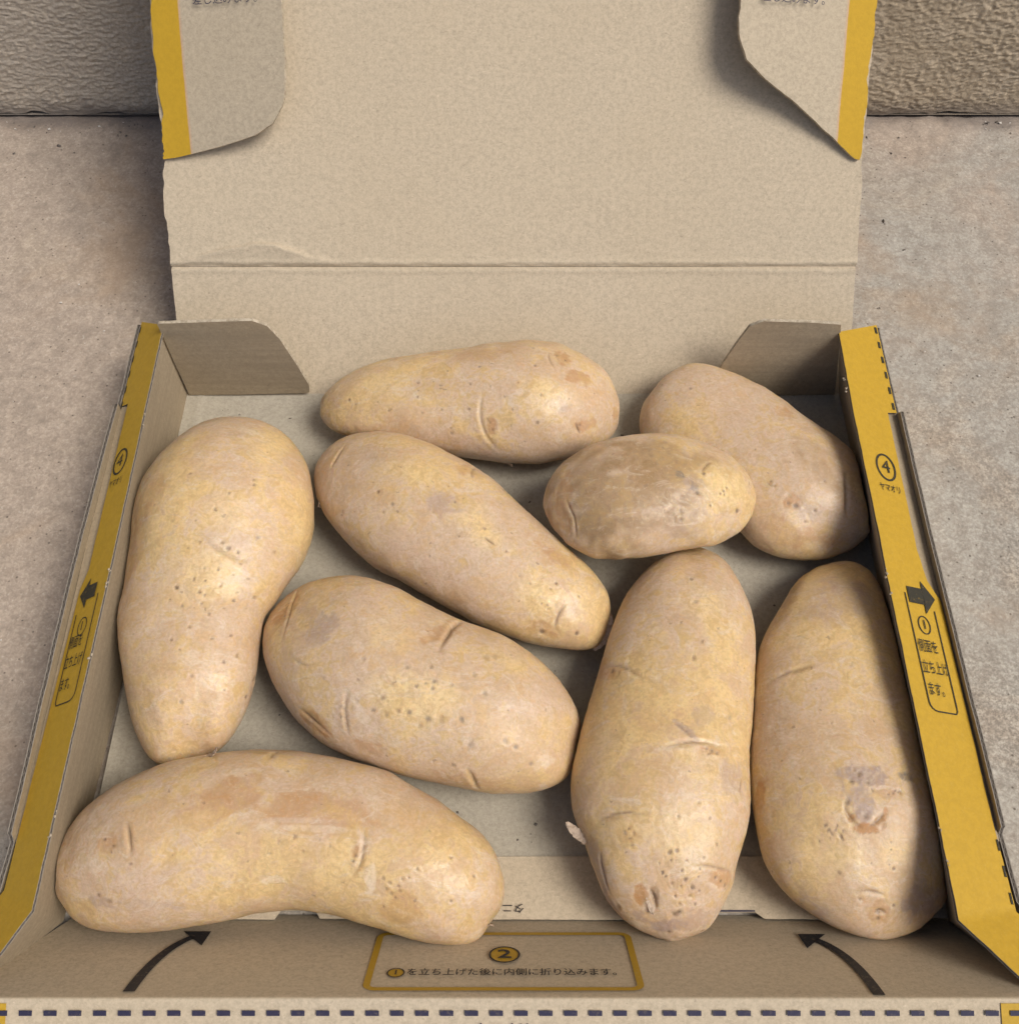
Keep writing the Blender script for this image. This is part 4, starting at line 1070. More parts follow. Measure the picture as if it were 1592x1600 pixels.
4: "-1137 2738 219 -1137 2738 219 -1137 2738 219 -1137 2738 219 -1137 2738 219 -1137 2738 219 -1137 2738 219 -1137 2738 219 -1137 2738 219 -1137 2738 219 -1137 2738 219 -1137 2738 219 -1137 2738 219 -1137 2738 219 -1137 2738 219 -1137 2738 219 -1137 2738 219 -1137 2738 219 -1063 2714 240 -1067 2716 259 -1080 2719 276 -1100 2724 288 -1124 2730 295 -1151 2737 295 -1175 2743 288 -1195 2748 276 -1209 2751 259 -1213 2752 240 -1209 2751 221 -1196 2747 204 -1175 2742 191 -1151 2735 185 -1125 2729 185 -1100 2723 191 -1080 2718 204 -1067 2715 221 -1018 2687 253 -1026 2688 285 -1047 2694 312 -1079 2702 333 -1119 2712 344 -1162 2724 344 -1203 2734 333 -1236 2743 312 -1258 2749 285 -1265 2750 253 -1258 2747 222 -1236 2740 195 -1203 2731 174 -1163 2720 163 -1120 2710 163 -1080 2700 174 -1047 2693 195 -1026 2688 222 -983 2651 265 -993 2652 307 -1021 2659 343 -1064 2670 371 -1118 2684 385 -1175 2699 385 -1229 2714 371 -1274 2728 343 -1303 2738 307 -1313 2739 265 -1302 2732 223 -1273 2721 187 -1229 2708 159 -1176 2694 145 -1119 2680 145 -1066 2668 159 -1022 2660 187 -993 2654 223 -953 2609 275 -966 2609 326 -1000 2616 371 -1053 2628 404 -1119 2645 422 -1189 2664 422 -1256 2685 404 -1312 2704 371 -1348 2714 326 -1360 2715 275 -1347 2708 224 -1310 2691 179 -1255 2674 146 -1190 2657 128 -1120 2641 128 -1055 2628 146 -1000 2619 179 -965 2613 224 -924 2559 285 -940 2559 346 -982 2564 398 -1044 2578 438 -1122 2596 459 -1205 2619 459 -1285 2646 438 -1352 2665 398 -1394 2672 346 -1409 2673 285 -1393 2670 225 -1349 2653 172 -1283 2629 133 -1205 2610 112 -1123 2592 112 -1045 2579 133 -980 2570 172 -938 2563 225 -895 2498 296 -913 2500 366 -963 2504 427 -1035 2518 472 -1125 2539 497 -1223 2566 497 -1317 2597 472 -1393 2607 427 -1441 2609 366 -1457 2611 296 -1440 2611 226 -1391 2604 165 -1313 2576 120 -1222 2553 96 -1127 2534 96 -1035 2522 120 -961 2510 165 -912 2501 226 -871 2428 306 -889 2432 384 -946 2437 453 -1029 2450 505 -1130 2473 532 -1241 2506 532 -1348 2528 505 -1430 2533 453 -1484 2537 384 -1502 2539 306 -1484 2537 227 -1430 2535 158 -1343 2515 107 -1240 2488 80 -1132 2469 80 -1028 2455 107 -945 2440 158 -891 2431 227 -851 2355 314 -872 2358 401 -933 2365 476 -1025 2376 533 -1136 2399 562 -1260 2436 562 -1374 2446 533 -1464 2451 476 -1522 2455 401 -1542 2458 314 -1522 2456 228 -1464 2452 152 -1371 2445 96 -1257 2414 66 -1137 2397 66 -1024 2380 96 -931 2368 152 -870 2360 228 -837 2280 320 -864 2279 411 -927 2288 492 -1025 2297 551 -1144 2320 583 -1276 2352 583 -1394 2357 551 -1488 2362 492 -1552 2371 411 -1574 2374 320 -1552 2371 229 -1489 2363 149 -1394 2359 89 -1272 2333 57 -1144 2317 57 -1022 2304 89 -919 2294 149 -855 2286 229 -833 2203 322 -864 2200 415 -931 2206 497 -1032 2214 558 -1154 2236 590 -1287 2259 590 -1406 2262 558 -1505 2272 497 -1565 2275 415 -1584 2275 322 -1563 2274 229 -1505 2272 147 -1407 2264 86 -1284 2247 54 -1153 2233 54 -1020 2225 86 -912 2216 147 -847 2209 229 -837 2123 320 -874 2120 412 -946 2120 492 -1045 2128 552 -1165 2147 584 -1295 2161 584 -1412 2167 552 -1503 2169 492 -1562 2174 412 -1583 2176 320 -1562 2175 229 -1503 2172 148 -1412 2167 89 -1293 2155 57 -1156 2148 57 -1025 2137 89 -921 2129 148 -855 2124 229 -859 2034 316 -888 2037 403 -965 2036 479 -1061 2040 536 -1176 2056 567 -1298 2061 567 -1407 2065 536 -1494 2069 479 -1552 2075 403 -1576 2080 316 -1560 2081 228 -1503 2078 152 -1412 2071 95 -1298 2061 65 -1171 2051 65 -1049 2041 95 -946 2035 152 -877 2033 228 -896 1940 309 -913 1945 391 -979 1951 462 -1079 1950 515 -1188 1962 544 -1298 1962 544 -1398 1966 515 -1486 1974 462 -1548 1980 391 -1574 1983 309 -1559 1982 228 -1507 1976 156 -1418 1966 103 -1302 1966 75 -1200 1968 75 -1086 1954 103 -992 1945 156 -926 1940 228 -945 1853 303 -958 1852 379 -1007 1855 446 -1090 1861 495 -1196 1864 522 -1299 1868 522 -1403 1874 495 -1489 1878 446 -1547 1880 379 -1572 1878 303 -1563 1872 227 -1502 1866 160 -1402 1876 111 -1303 1873 84 -1198 1867 84 -1116 1877 111 -1031 1866 160 -970 1857 227 -985 1778 298 -997 1774 369 -1044 1775 432 -1113 1774 479 -1202 1773 504 -1317 1768 504 -1416 1772 479 -1498 1772 432 -1555 1770 369 -1573 1766 298 -1545 1766 227 -1480 1774 164 -1397 1781 117 -1303 1778 92 -1199 1761 92 -1117 1780 117 -1053 1787 164 -1009 1786 227 -1000 1700 294 -1013 1697 363 -1052 1690 422 -1114 1673 467 -1208 1677 491 -1306 1680 491 -1409 1672 467 -1488 1670 422 -1538 1669 363 -1550 1669 294 -1522 1677 226 -1463 1691 166 -1394 1682 122 -1303 1686 98 -1202 1664 98 -1115 1676 122 -1054 1695 166 -1014 1699 226 -1001 1612 292 -1013 1607 357 -1050 1593 415 -1119 1583 458 -1211 1585 481 -1299 1600 481 -1391 1592 458 -1469 1584 415 -1516 1583 357 -1527 1588 292 -1503 1599 226 -1457 1602 168 -1391 1584 125 -1302 1599 103 -1205 1576 103 -1116 1580 125 -1052 1596 168 -1014 1609 226 -1000 1520 289 -1013 1514 352 -1054 1503 407 -1125 1505 448 -1212 1502 470 -1298 1515 470 -1378 1519 448 -1448 1514 407 -1493 1512 352 -1506 1515 289 -1490 1519 226 -1450 1513 170 -1386 1492 129 -1299 1518 107 -1208 1499 107 -1120 1495 129 -1053 1504 170 -1014 1516 226 -1008 1433 284 -1022 1430 343 -1064 1425 395 -1133 1439 433 -1212 1431 454 -1296 1432 454 -1370 1441 433 -1431 1442 395 -1472 1442 343 -1487 1441 284 -1475 1438 225 -1437 1428 173 -1376 1412 135 -1295 1444 115 -1210 1432 115 -1126 1415 135 -1062 1423 173 -1022 1430 225 -1031 1359 277 -1044 1358 329 -1082 1354 375 -1145 1379 409 -1214 1368 427 -1291 1352 427 -1357 1365 409 -1411 1370 375 -1447 1370 329 -1461 1368 277 -1450 1362 224 -1416 1348 179 -1359 1340 144 -1287 1379 126 -1214 1374 126 -1138 1348 144 -1080 1352 179 -1043 1357 224 -1062 1294 267 -1074 1293 311 -1108 1298 350 -1160 1326 378 -1217 1314 393 -1281 1288 393 -1340 1293 378 -1385 1300 350 -1416 1300 311 -1427 1298 267 -1418 1290 224 -1388 1279 185 -1338 1288 156 -1279 1322 141 -1218 1321 141 -1155 1294 156 -1104 1289 185 -1073 1292 224 -1104 1244 256 -1114 1248 289 -1141 1266 318 -1178 1282 340 -1221 1270 351 -1270 1243 351 -1316 1233 340 -1352 1232 318 -1376 1233 289 -1384 1230 256 -1376 1228 222 -1351 1226 193 -1313 1250 171 -1268 1275 160 -1222 1278 160 -1177 1262 171 -1137 1245 193 -1112 1243 222 -1149 1223 244 -1156 1230 266 -1173 1238 286 -1197 1246 301 -1226 1235 309 -1258 1218 309 -1289 1202 301 -1315 1190 286 -1332 1188 266 -1337 1187 244 -1331 1192 221 -1313 1205 201 -1288 1222 187 -1258 1238 179 -1227 1244 179 -1197 1236 187 -1172 1228 201 -1155 1223 221 -1183 1209 234 -1187 1211 249 -1197 1215 261 -1212 1220 271 -1230 1210 275 -1250 1200 275 -1269 1191 271 -1285 1183 261 -1295 1179 249 -1298 1180 234 -1295 1184 220 -1284 1192 208 -1269 1202 198 -1251 1212 194 -1231 1219 194 -1212 1214 198 -1197 1210 208 -1187 1209 220 -1209 1199 227 -1211 1200 235 -1216 1203 242 -1224 1201 247 -1234 1195 249 -1244 1190 249 -1254 1185 247 -1263 1181 242 -1268 1180 235 -1270 1180 227 -1268 1182 220 -1263 1186 213 -1255 1191 208 -1245 1196 205 -1234 1202 205 -1224 1202 208 -1216 1200 213 -1211 1199 220 -1239 1191 219 -1239 1191 219 -1239 1191 219 -1239 1191 219 -1239 1191 219 -1239 1191 219 -1239 1191 219 -1239 1191 219 -1239 1191 219 -1239 1191 219 -1239 1191 219 -1239 1191 219 -1239 1191 219 -1239 1191 219 -1239 1191 219 -1239 1191 219 -1239 1191 219 -1239 1191 219",
5: "-820 2634 189 -820 2634 189 -820 2634 189 -820 2634 189 -820 2634 189 -820 2634 189 -820 2634 189 -820 2634 189 -820 2634 189 -820 2634 189 -820 2634 189 -820 2634 189 -820 2634 189 -820 2634 189 -820 2634 189 -820 2634 189 -820 2634 189 -820 2634 189 -782 2671 204 -784 2669 218 -790 2662 230 -799 2651 239 -811 2637 243 -822 2623 243 -834 2610 239 -844 2600 230 -850 2593 218 -852 2591 204 -850 2593 191 -844 2600 179 -835 2611 170 -823 2623 165 -810 2637 165 -799 2650 170 -790 2661 179 -784 2668 191 -748 2689 214 -752 2685 237 -761 2673 257 -776 2654 272 -795 2631 280 -814 2607 280 -834 2585 272 -850 2568 257 -861 2557 237 -866 2553 214 -862 2557 192 -852 2569 172 -835 2587 157 -815 2608 149 -794 2631 149 -775 2653 157 -760 2672 172 -751 2685 192 -708 2698 224 -713 2693 255 -727 2676 282 -747 2650 302 -771 2618 313 -798 2585 313 -824 2555 302 -847 2532 282 -862 2517 255 -868 2512 224 -864 2517 193 -849 2533 165 -827 2557 145 -799 2586 134 -770 2617 134 -744 2648 145 -724 2674 165 -712 2691 193 -662 2701 232 -669 2694 271 -685 2673 306 -710 2639 331 -741 2598 344 -774 2556 344 -806 2519 331 -835 2489 306 -854 2470 271 -863 2464 232 -858 2472 193 -839 2491 159 -810 2521 134 -775 2558 120 -738 2597 120 -706 2635 134 -682 2668 159 -667 2691 193 -611 2699 241 -619 2691 287 -638 2664 328 -667 2622 359 -703 2572 375 -741 2521 375 -780 2476 359 -814 2440 328 -839 2418 287 -850 2411 241 -845 2420 194 -822 2444 153 -786 2479 123 -743 2523 107 -699 2570 107 -661 2616 123 -633 2657 153 -616 2686 194 -551 2689 249 -560 2680 304 -583 2650 351 -617 2601 387 -658 2541 405 -702 2480 405 -747 2428 387 -787 2386 351 -817 2360 304 -832 2352 249 -824 2362 195 -799 2390 147 -757 2432 112 -705 2483 93 -654 2537 93 -610 2592 112 -578 2641 147 -558 2676 195 -481 2667 257 -491 2657 319 -520 2626 373 -561 2575 413 -607 2505 434 -656 2435 434 -706 2375 413 -752 2328 373 -789 2298 319 -801 2287 257 -789 2297 196 -763 2329 142 -720 2379 102 -660 2438 81 -602 2500 81 -553 2562 102 -518 2620 142 -492 2657 196 -407 2635 264 -418 2623 332 -450 2591 391 -498 2540 436 -550 2464 459 -603 2385 459 -658 2319 436 -711 2267 391 -748 2232 332 -751 2217 264 -737 2229 197 -708 2265 137 -668 2321 93 -611 2389 69 -544 2458 69 -491 2527 93 -451 2592 137 -419 2625 197 -334 2597 270 -345 2584 342 -377 2547 406 -429 2495 454 -489 2421 479 -544 2333 479 -603 2261 454 -662 2205 406 -688 2164 342 -694 2150 270 -683 2163 197 -652 2202 133 -604 2261 86 -553 2336 61 -482 2411 61 -426 2488 86 -379 2551 133 -345 2584 197 -263 2552 273 -274 2538 349 -307 2500 415 -357 2442 465 -423 2372 491 -480 2280 491 -541 2204 465 -599 2143 415 -622 2100 349 -634 2086 273 -623 2100 198 -591 2141 131 -541 2203 82 -481 2280 55 -416 2362 55 -359 2443 82 -307 2502 131 -274 2539 198 -194 2511 274 -205 2495 351 -237 2448 419 -287 2387 469 -350 2315 495 -412 2226 495 -473 2148 469 -522 2083 419 -554 2041 351 -568 2025 274 -559 2038 198 -526 2081 130 -476 2145 80 -412 2225 53 -349 2309 53 -288 2389 80 -238 2450 130 -205 2496 198 -125 2461 274 -136 2445 350 -169 2401 416 -217 2332 466 -276 2255 492 -340 2172 492 -401 2094 466 -446 2028 416 -482 1985 350 -488 1972 274 -474 1988 198 -443 2030 131 -396 2094 81 -338 2172 55 -276 2254 55 -217 2334 81 -168 2402 131 -135 2446 198 -56 2403 271 -66 2391 345 -98 2348 410 -146 2281 459 -204 2200 484 -265 2120 484 -320 2040 459 -367 1976 410 -394 1938 345 -404 1925 271 -394 1939 197 -364 1981 132 -319 2043 84 -263 2118 58 -203 2198 58 -149 2276 84 -101 2340 132 -68 2384 197 5 2334 268 -3 2322 340 -31 2284 402 -74 2223 449 -128 2148 474 -187 2066 474 -241 1990 449 -284 1931 402 -312 1892 340 -322 1878 268 -312 1892 197 -284 1931 134 -241 1989 88 -187 2060 63 -131 2144 63 -77 2219 88 -37 2279 134 -8 2318 197 64 2271 265 55 2258 333 30 2220 393 -11 2161 437 -61 2090 461 -112 2014 461 -162 1940 437 -203 1882 393 -230 1844 333 -239 1831 265 -230 1844 197 -203 1880 137 -161 1935 92 -110 2010 69 -58 2090 69 -4 2161 92 28 2222 137 54 2259 197 124 2213 261 116 2200 326 92 2164 383 53 2108 425 8 2039 448 -36 1965 448 -85 1897 425 -122 1836 383 -147 1796 326 -156 1783 261 -147 1794 196 -121 1832 139 -83 1892 97 -36 1963 74 14 2038 74 61 2108 97 97 2165 139 115 2201 196 182 2158 257 173 2145 318 151 2110 372 118 2057 412 81 1991 434 31 1922 434 -10 1854 412 -43 1796 372 -67 1762 318 -75 1748 257 -67 1760 196 -44 1796 142 -7 1848 102 33 1921 81 81 1990 81 121 2058 102 164 2109 142 179 2146 196 242 2104 253 232 2092 310 212 2059 361 183 2008 398 151 1944 418 97 1882 418 62 1816 398 28 1766 361 10 1727 310 2 1716 253 10 1727 195 32 1759 145 63 1814 108 101 1879 88 144 1945 88 179 2010 108 226 2055 145 240 2091 195 298 2050 248 289 2040 301 270 2009 348 245 1961 382 210 1901 401 158 1847 401 129 1783 382 96 1739 348 79 1705 301 75 1690 248 82 1700 195 100 1734 148 127 1785 114 165 1841 95 202 1905 95 233 1966 114 278 2006 148 297 2038 195 347 1998 242 339 1989 290 322 1960 333 298 1916 364 259 1865 381 213 1816 381 189 1758 364 162 1715 333 143 1689 290 139 1677 242 145 1686 194 161 1716 152 188 1759 121 223 1809 104 254 1868 104 280 1924 121 319 1960 152 343 1986 194 385 1947 236 380 1939 278 364 1914 315 340 1876 343 299 1835 357 262 1790 357 243 1738 343 222 1698 315 205 1675 278 198 1668 236 203 1677 194 219 1701 157 244 1737 129 275 1781 115 299 1835 115 320 1886 129 351 1919 157 379 1939 194 410 1900 229 406 1893 264 393 1872 295 366 1843 318 334 1809 331 306 1769 331 290 1725 318 275 1689 295 261 1670 264 256 1663 229 260 1671 193 273 1691 162 294 1722 139 317 1761 126 337 1808 126 352 1852 139 376 1880 162 398 1896 193 417 1861 220 415 1854 249 403 1839 274 383 1816 292 361 1787 302 341 1754 302 329 1719 292 318 1690 274 309 1672 249 305 1667 220 308 1672 192 319 1689 167 335 1714 149 350 1748 139 366 1785 139 378 1820 149 395 1844 167 408 1858 192 417 1825 212 415 1821 233 408 1809 251 395 1791 264 379 1770 271 368 1744 271 359 1718 264 351 1697 251 346 1683 233 345 1678 212 348 1682 191 354 1694 173 364 1715 160 375 1739 153 386 1766 153 395 1792 160 404 1812 173 413 1822 191 411 1791 203 410 1788 215 405 1781 226 398 1771 234 392 1756 238 386 1740 238 381 1725 234 376 1712 226 373 1704 215 373 1701 203 375 1703 190 378 1711 180 384 1722 172 391 1737 167 397 1753 167 402 1769 172 406 1781 180 409 1789 190 397 1743 189 397 1743 189 397 1743 189 397 1743 189 397 1743 189 397 1743 189 397 1743 189 397 1743 189 397 1743 189 397 1743 189 397 1743 189 397 1743 189 397 1743 189 397 1743 189 397 1743 189 397 1743 189 397 1743 189 397 1743 189",
6: "-949 1870 205 -949 1870 205 -949 1870 205 -949 1870 205 -949 1870 205 -949 1870 205 -949 1870 205 -949 1870 205 -949 1870 205 -949 1870 205 -949 1870 205 -949 1870 205 -949 1870 205 -949 1870 205 -949 1870 205 -949 1870 205 -949 1870 205 -949 1870 205 -924 1893 215 -926 1892 224 -929 1886 232 -933 1878 238 -941 1870 242 -950 1861 242 -957 1853 238 -964 1846 232 -969 1842 224 -971 1841 215 -970 1843 206 -965 1847 198 -958 1854 192 -950 1862 189 -942 1871 189 -934 1879 192 -927 1886 198 -924 1891 206 -901 1909 223 -904 1906 240 -909 1896 254 -917 1881 265 -927 1863 270 -942 1847 270 -956 1832 265 -970 1822 254 -980 1815 240 -985 1814 223 -982 1817 207 -974 1824 193 -960 1835 182 -942 1849 176 -927 1864 176 -913 1879 182 -905 1894 193 -902 1905 207 -870 1922 232 -874 1917 256 -882 1902 278 -893 1879 293 -907 1851 302 -927 1826 302 -949 1805 293 -972 1790 278 -987 1780 256 -994 1777 232 -990 1782 208 -978 1793 187 -957 1810 171 -930 1830 163 -906 1852 163 -886 1874 171 -876 1898 187 -870 1914 208 -830 1935 242 -836 1929 275 -847 1908 305 -862 1874 326 -880 1835 338 -905 1798 338 -938 1770 326 -969 1748 305 -990 1734 275 -998 1729 242 -993 1735 209 -977 1752 180 -948 1776 158 -913 1804 147 -877 1834 147 -852 1867 158 -839 1900 180 -832 1925 209 -778 1944 253 -785 1936 296 -802 1910 334 -825 1868 362 -847 1814 377 -877 1764 377 -920 1728 362 -959 1698 334 -983 1677 296 -992 1669 253 -985 1677 210 -965 1699 172 -933 1733 144 -888 1772 129 -840 1811 129 -811 1856 144 -795 1902 172 -783 1933 210 -716 1949 265 -724 1940 318 -747 1908 365 -778 1857 400 -806 1789 418 -841 1726 418 -895 1679 400 -941 1639 365 -967 1611 318 -975 1601 265 -966 1610 211 -943 1639 164 -906 1683 129 -857 1735 111 -797 1784 111 -763 1842 129 -742 1900 164 -723 1936 211 -644 1945 276 -655 1934 339 -684 1901 395 -723 1841 436 -761 1762 458 -798 1683 458 -863 1626 436 -910 1575 395 -937 1540 339 -945 1527 276 -936 1539 212 -909 1574 157 -869 1627 115 -816 1692 93 -749 1755 93 -710 1826 115 -681 1893 157 -655 1933 212 -568 1927 286 -580 1916 358 -614 1882 421 -662 1820 468 -709 1732 493 -748 1638 493 -819 1571 468 -867 1509 421 -895 1468 358 -904 1454 286 -894 1467 213 -864 1507 150 -820 1569 103 -766 1646 78 -696 1722 78 -653 1806 103 -614 1879 150 -580 1916 213 -495 1901 293 -507 1887 372 -541 1851 442 -595 1791 493 -650 1697 521 -691 1592 521 -765 1515 493 -811 1445 442 -841 1399 372 -855 1382 293 -845 1397 214 -813 1443 145 -763 1513 93 -706 1598 66 -637 1686 66 -591 1780 93 -542 1852 145 -507 1888 214 -428 1872 298 -439 1857 382 -471 1813 455 -524 1752 509 -585 1660 538 -628 1547 538 -699 1461 509 -744 1386 455 -780 1335 382 -795 1316 298 -785 1331 215 -753 1380 141 -702 1457 87 -639 1551 58 -574 1648 58 -524 1749 87 -471 1814 141 -439 1857 215 -366 1837 300 -376 1820 386 -405 1774 461 -451 1705 517 -515 1620 547 -559 1503 547 -624 1412 517 -672 1332 461 -708 1276 386 -720 1256 300 -709 1273 215 -678 1325 140 -631 1405 84 -570 1505 54 -507 1609 54 -452 1707 84 -405 1775 140 -376 1821 215 -305 1805 300 -314 1786 386 -341 1734 461 -382 1660 517 -437 1575 547 -485 1462 547 -543 1367 517 -593 1283 461 -622 1227 386 -629 1209 300 -618 1228 215 -589 1281 140 -545 1362 84 -493 1461 54 -435 1568 54 -383 1662 84 -342 1740 140 -315 1789 215 -243 1773 299 -252 1753 383 -277 1701 457 -314 1621 512 -360 1527 542 -409 1425 542 -463 1325 512 -501 1243 457 -526 1189 383 -533 1172 299 -523 1193 215 -497 1246 141 -458 1327 86 -411 1426 56 -360 1530 56 -311 1630 86 -276 1707 141 -252 1756 215 -178 1742 297 -187 1722 380 -210 1669 452 -244 1590 506 -286 1493 535 -330 1391 535 -373 1293 506 -407 1213 452 -430 1161 380 -438 1143 297 -430 1161 214 -407 1214 142 -373 1296 88 -332 1395 59 -281 1492 59 -240 1593 88 -201 1678 142 -183 1727 214 -107 1715 295 -116 1695 375 -137 1643 446 -167 1564 499 -204 1466 527 -253 1360 527 -289 1265 499 -319 1188 446 -339 1136 375 -346 1119 295 -339 1138 214 -320 1191 143 -290 1270 91 -249 1358 63 -206 1460 63 -172 1559 91 -132 1642 143 -110 1698 214 -38 1683 292 -44 1666 370 -63 1614 439 -92 1534 490 -132 1434 517 -177 1334 517 -203 1236 490 -233 1164 439 -251 1117 370 -258 1101 292 -252 1119 214 -235 1168 145 -204 1237 94 -169 1329 67 -136 1433 67 -104 1528 94 -70 1607 145 -45 1663 214 23 1648 289 18 1631 363 1 1581 429 -27 1502 478 -63 1407 504 -104 1312 504 -115 1210 478 -146 1141 429 -162 1094 363 -169 1081 289 -164 1097 214 -146 1141 148 -123 1216 99 -86 1301 73 -69 1410 73 -39 1500 99 -8 1575 148 13 1627 214 76 1610 284 73 1595 354 58 1547 417 34 1473 463 4 1384 487 -34 1295 487 -34 1195 463 -62 1127 417 -78 1084 354 -82 1067 284 -77 1083 213 -65 1131 151 -41 1198 105 -8 1281 80 -5 1388 80 22 1473 105 49 1544 151 69 1592 213 126 1571 277 123 1557 342 111 1513 399 90 1445 442 65 1364 464 31 1282 464 34 1191 442 21 1120 399 4 1081 342 -3 1069 277 1 1084 213 15 1124 155 38 1185 113 59 1269 91 53 1370 91 78 1447 113 103 1512 155 119 1555 213 168 1530 269 167 1517 327 156 1478 377 139 1418 415 119 1346 435 90 1274 435 91 1196 415 95 1125 377 84 1087 327 78 1075 269 81 1088 212 92 1125 161 109 1183 124 116 1263 104 106 1353 104 128 1421 124 150 1478 161 162 1516 212 204 1487 260 203 1475 309 195 1442 352 183 1392 384 165 1331 401 142 1270 401 140 1205 384 151 1143 352 151 1104 309 148 1092 260 150 1104 211 158 1137 168 164 1191 136 160 1264 119 152 1338 119 170 1396 136 191 1443 168 200 1476 211 235 1443 249 234 1434 289 228 1407 324 219 1366 350 203 1318 363 186 1268 363 183 1218 350 192 1169 324 200 1135 289 202 1123 249 204 1132 210 206 1161 175 205 1207 149 196 1267 135 192 1324 135 206 1371 149 222 1408 175 232 1434 210 258 1401 239 257 1394 269 253 1374 295 244 1343 314 232 1308 325 220 1270 325 216 1233 314 221 1198 295 229 1173 269 234 1162 239 236 1169 209 234 1192 182 230 1228 163 225 1270 152 225 1312 152 233 1347 163 246 1376 182 254 1394 209 271 1363 228 271 1358 249 267 1344 268 261 1324 281 252 1299 288 245 1272 288 239 1248 281 243 1224 268 246 1208 249 249 1202 228 250 1207 208 250 1222 189 248 1245 176 246 1274 168 248 1302 168 254 1327 176 262 1346 189 268 1359 208 273 1328 218 273 1325 230 271 1318 241 267 1306 248 264 1292 253 260 1277 253 257 1262 248 256 1251 241 258 1242 230 259 1238 218 260 1241 207 260 1250 196 259 1263 189 259 1278 184 262 1293 184 266 1307 189 269 1319 196 272 1326 207 266 1284 205 266 1284 205 266 1284 205 266 1284 205 266 1284 205 266 1284 205 266 1284 205 266 1284 205 266 1284 205 266 1284 205 266 1284 205 266 1284 205 266 1284 205 266 1284 205 266 1284 205 266 1284 205 266 1284 205 266 1284 205",
